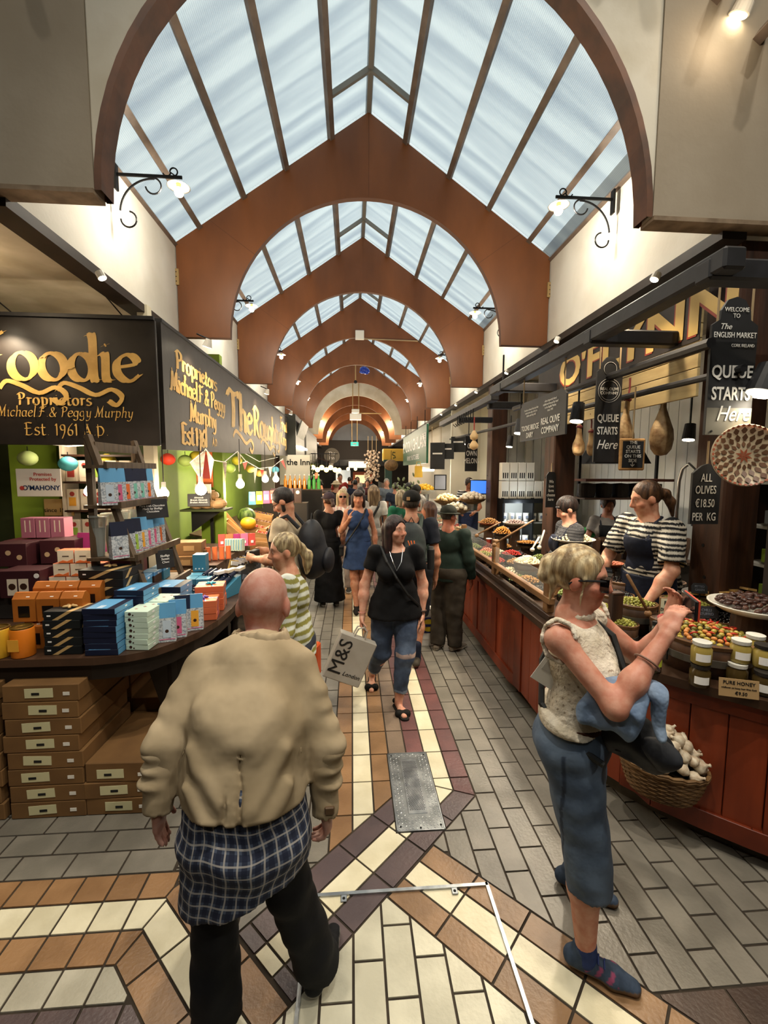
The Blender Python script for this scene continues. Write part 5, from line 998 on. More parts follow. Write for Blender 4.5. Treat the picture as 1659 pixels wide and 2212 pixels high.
# tray of dates on a drum, flat breads
dp = at(1620, 1312, Z=1.25); t = T('date_tray', 'white enamel tray heaped with dark dates at the right picture edge', 'tray', (dp[0]+.02, dp[1], 1.25)); MB().lathe([(0, -.02), (.16, -.018), (.215, .02), (.225, .022), (.225, .015), (.16, -.025), (0, -.027)], n=32).o('dish', m_porc, t, smooth=True)
MB().lathe([(.09, -.32), (.11, -.2), (.10, -.027)], n=20).o('pedestal', m_barrel, t)
dme = [MB().sph((0, 0, 0), (.026, .016, .014), 9, 6).mesh('date', mat(f'date_{i}', c, .35, col2=c2, scale=40, bump=.3), True) for i, (c, c2) in enumerate((('#3a2018', '#2a140e'), ('#4a2a1e', '#321a12')))]
heap(dme, (dp[0]+.02, dp[1], 1.265), .175, 85, .055, 'wrinkled dark date on the white tray', 'date', 'dates on the tray', 'date', jit=.006)
m_bread = mat('flat_bread', '#c9a468', .7, col2='#a8803f', scale=9, bump=.2)
for k in range(6):
    p = at(1525+18*k, 1290-4*(k % 3), Z=1.2+.008*k); tag(MB().prism([(-.10, -.02), (.08, -.035), (.12, .0), (.08, .035), (-.09, .03)], 0, .014).o('flat_bread', m_bread, None, loc=(p[0], p[1]+.05, 1.2+.012*k), rot=(.15*(k % 3-1), .1, .3*k)), f'golden flat bread cracker, {NTH[k]} of the heap behind the date tray', 'bread', 'flat breads')
t = T('bread_board', 'dark round board on a drum under the flat breads', 'board', (at(1560, 1292, Z=1.18)[0], at(1560, 1292, Z=1.18)[1]+.05, .93)); MB().lathe([(.12, 0), (.13, .22), (.2, .235), (.2, .25), (0, .25)], n=20).o('drum', m_barrel, t); MB().lathe([(.2, .25), (.205, .262), (0, .262)], n=20).o('board_top', m_ctop, t)
# jars of honey on the ledge
m_honey = mat('set_honey', '#b09a4e', .25, trans=.25); m_dkhoney = mat('dark_honey', '#4a3a1c', .2, trans=.2); m_lid = mat('white_jar_lid', '#cfcdc4', .35); m_blid = mat('dark_jar_lid', '#2a2724', .35)
def jar(px, py, z0, label, hm, lid, r=.047, h=.10, Y=None, lab=True):
    p = at(px, py, Z=z0) if Y is None else Y; t = T('honey_jar', label, 'jar', (p[0], p[1], z0), -.45, 'honey jars'); MB().lathe([(r*.9, 0), (r, .006), (r, h*.82), (r*.82, h*.93), (r*.82, h)], n=20).o('glass_jar', hm, t, smooth=True); MB().lathe([(r*.9, h), (r*.92, h+.018), (0, h+.02)], n=20).o('lid', lid, t)
    if lab:
        b = MB(); 
        for i in range(8):
            a0, a1 = -PI/2-.75+i*1.5/8, -PI/2-.75+(i+1)*1.5/8; b.add([(r*1.012*math.cos(a), r*1.012*math.sin(a), z) for z in (h*.22, h*.62) for a in (a0, a1)], [(0, 1, 3, 2)])
        b.o('paper_label', m_stick, t)
    return p
LZ = .932
j1 = jar(1510, 1480, LZ, 'dark honey jar with white label, lower of the stacked pair by the barrel', m_dkhoney, m_blid); jar(0, 0, LZ+.122, 'pale honey jar, upper of the stacked pair by the barrel', m_honey, m_lid, Y=j1)
j2 = jar(1590, 1478, LZ, 'dark honey jar behind the pure honey card', m_dkhoney, m_lid, lab=False); jar(0, 0, LZ+.122, 'pale honey jar above the pure honey card', m_honey, m_lid, Y=j2+Vector((.02, .01, 0)))
j3 = jar(1648, 1498, LZ, 'dark honey jar with white label at the right picture edge', m_dkhoney, m_blid); j4 = jar(1625, 1462, LZ, 'dark honey jar in the back row of the ledge', m_dkhoney, m_blid, lab=False); jar(0, 0, LZ+.122, 'pale honey jar in the back row of the ledge', m_honey, m_lid, Y=j4); jar(0, 0, LZ+.122, 'amber honey jar stacked at the right picture edge', m_honey, m_blid, Y=j3+Vector((.03, .04, 0)))
hp = at(1588, 1500, Z=LZ); hc = T('honey_card', 'kraft card PURE HONEY standing before the jars', 'sign', (hp[0]-.01, hp[1]-.03, LZ), rot=(-.12, 0, -.35)); MB().box((0, 0, .045), (.17, .003, .09)).o('card', mat('kraft_card', '#a98a5f', .8), hc); txt(hc, 'PURE HONEY', (0, -.003, .07), .024, m_ink, sx=.95); txt(hc, 'wildflower set honey from West Cork', (0, -.003, .045), .0095, m_ink); txt(hc, '€9.50', (.01, -.003, .02), .022, m_ink)
bp_ = at(1410, 1448, Z=LZ); t = T('oil_bottle', 'bottle with yellow and red label on the ledge below the phone', 'bottle', (bp_[0], bp_[1], LZ), -.5); MB().lathe([(.04, 0), (.042, .01), (.042, .15), (.018, .21), (.016, .27), (0, .27)], n=18).o('glass_bottle', mat('dark_bottle', '#2a2a12', .12, trans=.3), t, smooth=True); MB().lathe([(.0425, .035), (.0428, .09)], n=18).o('paper_label', mat('lime_label', '#b9bf3e', .5), t); MB().lathe([(.0430, .075), (.0432, .088)], n=18).o('label_band', m_nred, t); MB().cyl((0, 0, .265), (0, 0, .285), .017, n=10).o('cap', m_ink, t)
# cards and tags
pp = at(1447, 1352, Y=2.28); pc = T('notice_card', 'framed card PLEASE DONT REACH OVER BARRELS above the olives', 'sign', (pp[0], pp[1], pp[2]), -.12); MB().box((0, 0, .085), (.135, .008, .165), bev=.003).o('frame', m_rail, pc); MB().box((0, -.005, .085), (.122, .004, .15)).o('card', mat('card_cream', '#d8cfae', .6), pc)
txt(pc, 'PLEASE', (-.005, -.0085, .135), .032, m_ink, sx=.8); txt(pc, "DON'T REACH", (0, -.0085, .098), .026, m_ink, sx=.72); txt(pc, 'OVER BARRELS', (0, -.0085, .068), .026, m_ink, sx=.65); txt(pc, 'Free To Ask\nFor Tasters', (0, -.0085, .033), .017, m_ink, shear=.2); MB().cyl((0, .006, 0), (0, .006, -.2), .005, n=6).o('stake', m_iron, pc)
def bt(px, py, Y, s_, label, w_=.10, h_=.06):
    p = at(px, py, Y=Y); t = T('olive_tag', label, 'sign', p, rot=(-.2, 0, -.25)); MB().prism([(-w_/2, 0), (w_/2, 0), (w_/2, h_*.7), (w_*.35, h_), (-w_*.35, h_), (-w_/2, h_*.7)], -.003, .003, 'y').o('slate', m_slate, t); txt(t, s_, (0, -.005, h_*.5), h_*.32, m_grey, sx=.85); MB().cyl((0, 0, 0), (0, .01, -.09), .004, n=5).o('stake', m_iron, t)
bt(1526, 1335, 2.40, 'CHILLI\nSTUFFED', 'black tag CHILLI STUFFED stuck in the olives', .13, .07); bt(1511, 1282, 2.75, 'PITTED\nGREEN', 'black tag for pitted green olives beside the breads', .1, .07); bt(1428, 1262, 3.0, 'GARLIC\nSTUFFED', 'black tag at the server right hand', .09, .08); bt(1310, 1240, 3.0, 'KALAMATA', 'dark arched tag beside the sunglasses', .08, .05); bt(1381, 1255, 3.2, 'HERBS', 'small black tag with a silver rim', .07, .06)
for k, (a, b, Y, lb) in enumerate((((1400, 1322), (1354, 1240), 2.5, 'long wooden spoon sloping out of the olives by the phone'), ((1068, 1175), (1152, 1124), 3.9, 'long wooden ladle handle crossing the guard post'), ((1030, 1155), (1082, 1128), 4.6, 'wooden ladle handle over the far dishes'), ((1150, 1185), (1165, 1160), 4.0, 'white plastic spoon in the red dish'), ((1165, 1180), (1176, 1145), 4.2, 'white spatula standing in the dip'))):
    p, q = at(*a, Y=Y), at(*b, Y=Y+.1); t = T('wooden_spoon', lb, 'spoon', p); MB().tube([Vector((0, 0, 0)), (q-p)*.95, q-p], [.009, .010, .006], 8).o('handle', m_rail if k < 3 else m_porc, t, smooth=True); MB().sph((0, 0, -.01), (.024, .018, .02), 8, 6).o('bowl', m_rail if k < 3 else m_porc, t)
# dishes further along the counter
def dish(px, py, Z, r, label, fm, n, body=None, h=.07, size=.014, dome=.05, kind='lathe', sy=1, z0=None):
    p = at(px, py, Z=Z); t = T('serving_dish', label, 'dish', (p[0], p[1], Z-h)); m_ = body or m_porc
    MB().lathe([(r*.45, 0), (r*.8, h*.5), (r, h), (r*1.02, h), (r*.95, h*.8), (r*.6, h*.3), (0, h*.25)], n=26, sy=sy).o('bowl', m_, t, smooth=True)
    zz = Z-h-.93
    if zz > .03: MB().lathe([(r*.5, -zz), (r*.45, 0)], n=16).o('pedestal', m_barrel, t)
    fill(t, r*.88, h*.75, fm, n, size, dome, name='food_fill')
m_terr = mat('terracotta', '#8a4a2c', .5); m_blkb = mat('black_bowl', '#1c1917', .35); m_pasta = mat('pasta_salad', '#d8c48c', .45, rand=.2, island=True); m_ora = mat('orange_dip', '#c8822e', .4, rand=.15, island=True)
dish(1238, 1163, 1.40, .20, 'wide cream bowl heaped with feta and pasta salad', m_chz, 130, h=.06, size=.014, dome=.08); dish(1057, 1128, 1.32, .16, 'terracotta bowl of mixed antipasti at the far dishes', m_mix, 80, m_terr, size=.015, dome=.07); dish(1112, 1128, 1.32, .17, 'wide pale bowl of pink and white salad', mat('pink_salad', '#d8b8b0', .4, rand=.2, island=True), 80, m_porc)
dish(1085, 1150, 1.26, .13, 'black bowl heaped with orange peppers behind the guard post', m_ora, 80, m_blkb, dome=.09); dish(1030, 1165, 1.06, .13, 'glass-fronted tray of dark olives', m_olk, 80, m_blkb); dish(1140, 1170, 1.12, .16, 'broad pan of orange dip', mat('smooth_dip', '#b87a30', .35, rand=.08, island=True), 60, m_blkb, dome=.02); dish(1105, 1195, 1.06, .13, 'dish of red peppers and tomatoes', m_pep, 70, m_blkb); dish(1052, 1190, 1.04, .11, 'bowl of pink prawns by the guard post', mat('prawn_pink', '#c8785a', .4, rand=.2, island=True), 60, m_blkb); dish(1165, 1205, 1.05, .11, 'bowl of green beans salad', m_sal, 60, m_blkb); dish(1085, 1228, 1.0, .10, 'black bowl of dark olives in the front row', m_olb, 60, m_blkb); dish(1030, 1200, 1.0, .10, 'black bowl of grey capers in the front row', m_olk, 60, m_blkb); dish(1120, 1250, .99, .11, 'grey bowl of speckled olives in the front row', m_sal, 60, m_blkb); dish(1165, 1275, .99, .12, 'dark bowl of black olives beside the blonde ponytail', m_olb, 70, m_blkb); dish(1320, 1215, 1.18, .11, 'red-rimmed dish of pink spread behind the sunglasses', mat('pink_spread', '#b86a50', .45, rand=.1, island=True), 40, m_terr, dome=.02); dish(1185, 1225, 1.05, .12, 'dish of red chilli cheese', m_pep, 60, m_blkb)
barrel(1140, 1213, .14, 1.14, 'barrel of round white cheese balls', m_chz, 60, .018, h=.2, dome=.06); barrel(1282, 1205, .10, 1.28, 'raised small barrel of black olives with a white pick', m_olb, 50, .012, h=.16)
fx = [('grey capers', m_olk), ('chopped herbs', m_sal), ('red peppers', m_pep), ('golden artichokes', m_mix), ('black olives', m_olb), ('green olives', m_olg), ('white cheese', m_chz)]
for k in range(20):
    x, y = 1.42+.21*(k % 3)+.03*((k//3) % 2), 3.35+.46*(k//3)+.1*(k % 2)
    if k in (0,): continue
    t = T('serving_dish', f'black bowl of {fx[k % 7][0]}, {NTH[k//3]} row beyond the guard post, {["aisle side", "middle", "server side"][k % 3]}', 'dish', (x, y, .932)); MB().lathe([(.07, 0), (.1, .05), (.115, .1), (.12, .1), (.1, .06), (0, .03)], n=20).o('bowl', m_blkb if k % 2 else m_barrel, t, smooth=True); fill(t, .105, .088, fx[k % 7][1], 60, .014, .045, name='food_fill')
t = T('paper_cup', 'red paper cup standing at the counter rail', 'cup', at(1056, 1180, Z=1.06)-Vector((0, 0, .0))); MB().lathe([(.028, 0), (.038, .1), (.036, .1), (.027, .005)], n=16).o('cup_body', mat('cup_red', '#8f2a1e', .5), t); MB().lathe([(.039, .098), (.041, .106), (0, .108)], n=16).o('lid', m_stick, t)
# garlic basket hung on the counter front
m_wick = mat('wicker', '#7a5a34', .7, col2='#5c4224', scale=12); m_gar = mat('garlic_skin', '#d5c8b0', .55, col2='#b59f84', scale=14, stretch=(3, 3, .5), bump=.15)
gc = at(1430, 1655, Y=2.16); bk = T('garlic_basket', 'oval wicker basket hung on the counter front, full of garlic', 'basket', (gc[0], gc[1], gc[2]-.155), -.62)
A0, B0 = .205, .135
for k in range(13):
    z = .01+k*.0125; f = .74+.26*(k/12)**.7; pts = [(A0*f*math.cos(a)*(1+.018*math.cos(a*14+PI*(k % 2))), B0*f*math.sin(a)*(1+.03*math.cos(a*14+PI*(k % 2))), z) for a in [2*PI*i/56 for i in range(56)]]
    MB().tube(pts, .0075, 5, closed=True).o('wicker_strand', m_wick, bk)
for k in range(28):
    a = 2*PI*k/28; MB().tube([(A0*.72*math.cos(a), B0*.72*math.sin(a), 0), (A0*.93*math.cos(a), B0*.93*math.sin(a), .09), (A0*1.0*math.cos(a), B0*1.0*math.sin(a), .17)], .005, 4).o('stake', m_wick, bk)
for r_ in (0, .012): MB().tube([(A0*1.03*math.cos(a), B0*1.04*math.sin(a), .172+r_+.004*math.sin(a*20)) for a in [2*PI*i/60 for i in range(60)]], .010, 6, closed=True).o('braided_rim', m_wick, bk)
MB().lathe([(A0*.74, 0), (A0*.95, .12), (0, .14)], n=24, sy=B0/A0).o('lining', mat('wicker_dark', '#33240f', .9), bk); MB().tube([(0, B0, .17), (0, B0+.03, .35), (0, B0+.05, .45)], .008, 6).o('hanger', m_wick, bk)
gm = MB().lathe([(0, -.028), (.018, -.026), (.034, -.010), (.036, .002), (.027, .017), (.010, .030), (.006, .045), (.008, .052), (0, .053)], n=14)
gm.v = [(x*(1+.07*math.cos(6*math.atan2(y, x))), y*(1+.07*math.cos(6*math.atan2(y, x))), z) for x, y, z in gm.v]; gme = gm.mesh('garlic_bulb', m_gar, True); Rb = Euler((0, 0, -.62)).to_matrix(); ga = PI*(3-math.sqrt(5)); n_ = 44
for k in range(n_):
    rr = math.sqrt((k+.5)/n_); a = k*ga; lx, ly = A0*.92*rr*math.cos(a), B0*.92*rr*math.sin(a); z = .17+.20*(1-rr**2)+random.uniform(-.01, .01); p = Vector((gc[0], gc[1], gc[2]-.155))+Rb@Vector((lx, ly, z))
    tag(link('garlic_bulb', gme, None, p, (random.uniform(-1.2, 1.2), random.uniform(-1.2, 1.2), random.random()*6), scale=(1.0+random.uniform(-.12, .15),)*3), 'papery white garlic bulb heaped in the hanging wicker basket', 'garlic', 'garlic bulbs in the basket')
# ---- back of the stall: beadboard, shelves, fridge, tap
bw = struct(MB().box((3.9, 5.2, 1.9), (.06, 7.4, 3.6)).o('wall_kitchen', m_boardw))
for k in range(38): MB().box((3.86, 1.7+k*.18, 1.9), (.012, .172, 3.4)).o('beadboard', m_boardw, bw)
bw2 = struct(MB().box((3.1, 7.6, 1.9), (1.7, .06, 3.6)).o('wall_divider', m_boardw))
for k in range(11): MB().box((2.33+k*.15, 7.56, 1.9), (.142, .014, 3.4)).o('beadboard', m_boardw, bw2)
struct(MB().box((3.0, 2.45, 1.5), (1.3, .05, 3.0)).o('wall_near_partition', mat('dark_partition', '#241c17', .8)))
fr_ = T('display_fridge', 'lit glass-fronted fridge of white tubs beyond the middle post', 'fridge', (2.75, 7.1, .12)); MB().box((0, .22, .75), (1.0, .06, 1.5)).o('back_panel', m_whitep, fr_)
for x in (-.5, .0, .5): MB().box((x, 0, .75), (.025, .45, 1.5)).o('frame', m_iron, fr_)
for z in (.35, .72, 1.09, 1.47): MB().box((0, 0, z), (1.0, .42, .02)).o('shelf_board', m_steel, fr_)
MB().box((0, -.02, 1.45), (1.02, .48, .06)).o('top_case', m_iron, fr_); MB().box((-.25, -.22, 1.435), (.46, .012, .012)).o('tube_light', mat('cold_tube', '#dff0ff', .4, emit=9), fr_)
lamp('POINT', (2.5, 6.8, 1.5), 7, col=(.8, .92, 1), size=.1); lamp('POINT', (2.5, 6.8, .95), 5, col=(.8, .92, 1), size=.1)
for r_, z in enumerate((.36, .73, 1.10)):
    for k in range(8):
        t = T('dairy_tub', f'small white tub, {NTH[k]} along the {["lower", "middle", "upper"][r_]} fridge shelf', 'tub', (2.30+.125*k, 6.98, .12+z+.012), 0, 'white tubs in the fridge'); MB().lathe([(.04, 0), (.05, .13), (.052, .135), (0, .138)], n=12).o('tub_body', m_porc, t); MB().box((0, -.047, .07), (.045, .008, .045)).o('paper_label', m_grey, t)
for r_ in range(2):
    for k in range(7 if r_ == 0 else 4):
        t = T('olive_oil_tin', f'{"red and white" if k > 5 else "white"} oil tin, {NTH[k]} of the {"lower" if r_ == 0 else "upper"} row on the fridge', 'tin', (2.30+.14*k, 7.02, 1.605+r_*.30), 0, 'oil tins on the fridge'); MB().box((0, 0, .145), (.13, .13, .29), bev=.004).o('tin_body', m_porc if k <= 5 else mat('tin_red', '#c02f2c', .4), t); 
        for j in range(3): MB().box((-.035+.035*j, -.066, .08), (.018, .002, .09)).o('print', m_ink if k <= 5 else m_stick, t)
sk = T('wall_tap', 'chrome spray tap arching over the kitchen sink', 'tap', (2.66, 3.62, 1.62)); MB().tube([(0, 0, -.1), (0, 0, .35), (.0, -.03, .46), (-.0, -.10, .50), (0, -.17, .45), (0, -.19, .30), (0, -.20, .1)], .014, 8).o('spring_hose', m_inox, sk, smooth=True); MB().cyl((0, -.20, .1), (0, -.20, -.02), .022, n=10).o('spray_head', m_iron, sk); MB().box((0, 0, -.12), (.14, .05, .05), bev=.008).o('mixer', m_inox, sk)
kt = T('kitchen_shelf', 'dark hanging shelf and hood at the back of the olive stall', 'shelf', (3.1, 5.1, 1.95)); MB().box((0, 0, .0), (1.1, .3, .03)).o('board', mat('red_shelf', '#5a2a1c', .5), kt); MB().box((-.1, .05, .35), (.7, .4, .3), taper=.6).o('hood', m_iron, kt); MB().box((0, .0, -.22), (1.1, .3, .02)).o('board', m_table, kt)
for x in (-.5, .5): MB().box((x, .1, .2), (.03, .03, 1.0)).o('upright', m_iron, kt)
for k in range(5): tag(MB().lathe([(.09, 0), (.10, .08), (.10, .16), (0, .17)], n=16).o('stacked_pan', m_dark, None, loc=(2.65+.21*k, 5.1, 1.745)), f'dark tub on the hanging kitchen shelf, {NTH[k]} from the aisle', 'tub', 'tubs on the kitchen shelf')
gbn = T('storage_bin', 'green plastic bin at the back of the kitchen', 'bin', (2.95, 5.6, .12)); MB().box((0, 0, .56), (.34, .3, 1.12), bev=.02).o('bin_body', mat('bin_green', '#1f7a3a', .45), gbn); MB().box((0, 0, 1.14), (.36, .32, .05), bev=.01).o('lid', mat('bin_green'), gbn)
wb = T('work_bench', 'dark back bench with tubs in the olive stall', 'counter', (3.0, 4.75, .12)); MB().box((0, 0, .45), (1.3, .45, .9)).o('bench_body', m_dark, wb); MB().box((0, 0, .91), (1.34, .5, .03)).o('bench_top', m_table, wb)
for k in range(5): tag(MB().lathe([(.11, 0), (.13, .14), (.13, .24), (.12, .24), (.11, .1), (0, .09)], n=18).o('spare_barrel', m_barrel, None, loc=(2.5+.27*k, 4.75, 1.046)), f'spare dark barrel, {NTH[k]} in the row on the back bench', 'barrel', 'spare barrels')
# right edge shelves of soap and tins
es = T('side_shelf', 'white side shelves of soaps and tins at the right picture edge', 'shelf', (2.72, 2.72, .12))
for z in (.86, 1.06, 1.30, 1.56, 1.86): MB().box((.12, 0, z), (.55, .3, .02)).o('board', m_porc, es)
MB().box((.12, .16, 1.2), (.6, .02, 1.8)).o('back_panel', m_brn, es)
for r_, z in enumerate((.872, 1.072, 1.312, 1.572)):
    for k in range(4):
        c = [('red', m_nred), ('green', m_grn), ('cream', m_cream), ('pale blue', m_lil)][r_ if r_ != 2 else (k % 3)+1]
        t = T('soap_box', f'{c[0]} packet, {NTH[k]} on the {["lowest", "second", "third", "upper"][r_]} shelf of the right edge', 'box', (2.62+.13*k, 2.66, .12+z), 0, 'packets on the side shelves'); MB().box((0, 0, .06), (.115, .1, .12 if r_ == 0 else .09), bev=.003).o('carton', c[1], t); MB().box((0, -.051, .055), (.06, .002, .05)).o('front_print', m_stick, t)
lamp('POINT', (2.75, 2.2, 2.4), 6, size=.06)
# ================================================================ stalls farther down the aisle
m_fas = mat('charcoal_fascia', '#33352f', .5, col2='#282a25', scale=2); m_awn = mat('brown_awning', '#3a241c', .7); m_cgreen = mat('deep_green_sign', '#1f5a44', .5); m_yelb = mat('yellow_sign_box', '#c79f3a', .5); m_wht = mat('stall_white', '#d8d2c2', .6); m_shop = mat('shop_brown', '#3c2a1e', .7)
def box_thing(name, label, cat, c, d, m, group=None, part='body', **k):
    t = T(name, label, cat, (c[0], c[1], c[2]-d[2]/2), 0, group); MB().box((0, 0, d[2]/2), d, **k).o(part, m, t); return t
t = box_thing('menu_fascia', 'dark fascia with a tilted framed menu board beyond the long sign', 'sign', (-1.95, 13.0, 2.98), (.5, 2.2, 1.15), m_fas); MB().box((.28, 0, .72), (.04, 1.7, .62), ry=.35).o('menu_board', mat('menu_grey', '#5a5c58', .5, col2='#44463f', scale=9), t); MB().box((.3, 0, .30), (.1, 1.8, .05)).o('light_trough', m_warmdisc, t)
t = box_thing('shop_fascia', 'long charcoal shop fascia with a dark trellis of foliage below', 'sign', (-1.95, 16.6, 2.85), (.5, 4.6, 1.2), m_fas); MB().box((.26, 0, .62), (.02, 4.4, .9)).o('panel', mat('fascia_panel', '#484a43', .5), t)
b = MB()
for k in range(160): b.sph((random.uniform(.1, .35), random.uniform(-2.2, 2.0), random.uniform(-.45, .08)), random.uniform(.03, .06), 5, 4)
stuff(b.o('foliage', mat('dark_foliage', '#26301f', .8), t))
t = box_thing('awning', 'brown canvas awning over the far left stall', 'awning', (-1.7, 21.2, 2.62), (1.1, 4.2, .06), m_awn, ry=.35); MB().box((.5, 0, -.24), (.03, 4.2, .3)).o('valance', m_awn, t); MB().cyl((.62, -1.9, .12), (.62, -1.86, .12), .34, n=24).o('round_sign', mat('smoky_disc', '#6d675c', .5), t); txt(t, 'The\nInn', (.62, -1.93, .12), .2, m_stick)
for k, (y0, y1, c, lb) in enumerate(((11.6, 14.2, m_wht, 'white serving counter beyond the fruit stand'), (14.4, 18.8, m_shop, 'dark bakery counter on the left of the far aisle'), (19.0, 25.5, m_shop, 'brown counter at the far left end of the aisle'))):
    t = T('shop_counter', lb, 'counter', (-1.75, (y0+y1)/2, 0)); MB().box((0, 0, .5), (.9, y1-y0, 1.0), bev=.01).o('counter_body', c, t); MB().box((0, 0, 1.02), (.96, y1-y0+.04, .04), bev=.008).o('counter_top', m_table, t)
struct(MB().box((-3.0, 18.5, 1.8), (.1, 14, 3.6)).o('wall_shop_left', m_shop)); struct(MB().box((-2.95, 12.0, 1.8), (1.3, .08, 3.6)).o('wall_shop_partition', mat('pale_partition', '#b9b3a2', .7)))
iw = T('shop_sign', 'white panel with bold black lettering on the far left partition', 'sign', at(637, 1015, Y=11.9)); MB().box((0, 0, 0), (.8, .02, .8)).o('panel', m_wht, iw); txt(iw, 'the Inn', (.1, -.015, .2), .22, m_ink, bold=.02)
me = [MB().sph((0, 0, 0), (.09, .06, .05), 10, 6).mesh('bread_roll', mat(f'roll_{i}', c, .6, col2=c2, scale=12), True) for i, (c, c2) in enumerate((('#b5713a', '#8a4f24'), ('#c98a4a', '#a0642c')))]
for k in range(46):
    tag(link('bread_roll', me[k % 2], None, (-1.62+.13*(k % 5)+random.uniform(-.02, .02), 14.6+.28*(k//10)+.1*(k % 2), 1.09+.085*((k//5) % 2)+random.uniform(0, .02)), (0, 0, random.random()*3)), 'golden bread roll heaped on the dark bakery counter', 'bread roll', 'bread rolls on the bakery counter')
ch = T('lamp_cluster', 'cluster of glowing yellow bulbs hanging over the bakery', 'lamp', at(700, 1010, Y=16)); 
for k in range(6): MB().sph((-.4+.16*k, .05*(k % 2), -.08*(k % 2)), .09, 10, 7).o('bulb', mat('amber_bulb', '#ffcf6a', .4, emit=7), ch, smooth=True); MB().cyl((-.4+.16*k, .05*(k % 2), 0), (-.4+.16*k, .05*(k % 2), .5), .01, n=5).o('cord', m_iron, ch)
MB().box((0, 0, .5), (1.0, .04, .03)).o('rail', m_iron, ch); lamp('POINT', at(700, 1030, Y=15.5), 60, size=.2)
for k, (px, py, Y, lb, e) in enumerate(((433, 1005, 13, 'x', 0), (630, 1032, 13.5, 'small yellow wall lamp by the white panel', 7), (733, 1015, 20, 'round lamp far down the left', 9), (768, 1013, 24, 'round lamp at the far end doorway', 9), (752, 1013, 23, 'second round lamp at the far end', 9))):
    if not e: continue
    t = T('globe_lamp', lb, 'lamp', at(px, py, Y=Y)); MB().sph((0, 0, 0), .09, 12, 8).o('globe', mat('amber_bulb'), t, smooth=True); MB().cyl((0, 0, .08), (0, 0, .4), .012, n=5).o('stem', m_iron, t)
# right side
struct(MB().box((3.0, 10.3, 1.8), (1.7, .08, 3.6)).o('wall_deli_divider', m_wht)); struct(MB().box((2.9, 15.5, 1.8), (.1, 16, 3.6)).o('wall_deli_back', m_wht))
t = T('deli_counter', 'glass-fronted deli counter beyond the olive stall', 'counter', (1.72, 8.9, 0)); MB().box((0, 0, .45), (.86, 3.6, .9), bev=.01).o('counter_body', m_shop, t); MB().box((0, 0, .92), (.9, 3.62, .04)).o('counter_top', m_inox, t)
for x, w_, h_ in ((-.40, .012, .42),): MB().box((x, 0, .94+h_/2), (w_, 3.5, h_)).o('glass_pane', m_glass, t)
MB().box((-.1, 0, 1.37), (.6, 3.5, .014)).o('glass_shelf', m_glass, t)
for y in (-1.75, -.6, .6, 1.75): MB().box((-.40, y, 1.15), (.02, .02, .44)).o('glazing_post', m_inox, t)
foods = [('#b98a5a', 'pies'), ('#c9b08a', 'pale cheeses'), ('#8a3a2c', 'red meats'), ('#d8cdb0', 'white cheeses'), ('#a06a3a', 'smoked fish'), ('#6f7a3a', 'green salads')]
for k in range(9):
    c, nm = foods[k % 6]; y = 7.35+.39*k; dt = T('food_tray', f'steel tray of {nm} in the deli case, {NTH[k]} from the olive stall', 'tray', (1.62, y, .945), 0, 'deli trays'); MB().box((0, 0, .015), (.5, .32, .03), bev=.005).o('tray_body', m_inox, dt)
    b = MB()
    for j in range(26): b.sph((random.uniform(-.2, .2), random.uniform(-.12, .12), .05+random.uniform(0, .04)), (.04, .03, .025), 6, 4)
    stuff(b.o('food_fill', mat('food_'+nm.replace(' ', '_'), c, .5, rand=.15, island=True), dt, smooth=True))
for k, (px, py, Y, c, n_, lb) in enumerate(((917, 1052, 8.8, '#dcae2a', 26, 'white bowl heaped with yellow lemons on the deli counter'), (965, 1075, 7.7, '#d8c08a', 30, 'woven basket of pale breads on the deli counter'), (1020, 1072, 7.4, '#c8bca8', 34, 'heap of bagged pasta on the deli counter'), (985, 1095, 7.3, '#cfc6b0', 20, 'clear tub of white noodles on the deli counter'))):
    p = at(px, py+10, Y=Y); dt = T('serving_bowl', lb, 'bowl', p); MB().lathe([(.10, -.05), (.2, .0), (.24, .04), (.23, .04), (0, .0)], n=22).o('bowl', m_porc if k == 0 else m_wick, dt); z_ = p[2]-.05-1.38
    if z_ > .02: MB().lathe([(.09, -.05-z_), (.1, -.05)], n=12).o('stand', m_inox, dt)
    fme = MB().sph((0, 0, 0), (.045, .036, .036), 8, 6).mesh('fruit', mat(f'bowlfood_{k}', c, .45, col2=c, scale=8), True); nm = ['lemon', 'bread', 'pasta_bag', 'noodle_nest'][k]
    heap([fme], (p[0], p[1], p[2]+.045), .19, n_, .09, f'{["yellow lemon", "pale bread", "bagged pasta", "white noodle nest"][k]} in the {lb.split(" on the")[0]}'[:90], nm.replace('_', ' '), f'{nm} heap on the deli counter', nm)
lp = T('till_screen', 'blue-lit till screen beside the striped-shirt assistant', 'screen', at(1036, 1052, Y=7.5), -.5); MB().box((0, 0, 0), (.34, .03, .26), bev=.005).o('casing', m_iron, lp); MB().box((0, -.017, 0), (.30, .004, .22)).o('display', mat('screen_blue', '#2a5ab8', .3, emit=1.2), lp); MB().box((0, .02, -.19), (.06, .04, .14)).o('stand', m_iron, lp)
pf = T('picture_frame', 'grey framed card standing on the deli counter', 'frame', at(951, 1042, Y=8.3), -.3); MB().box((0, 0, 0), (.24, .02, .3), bev=.004).o('frame', m_iron, pf); MB().box((0, -.012, 0), (.2, .004, .26)).o('card', m_grey, pf)
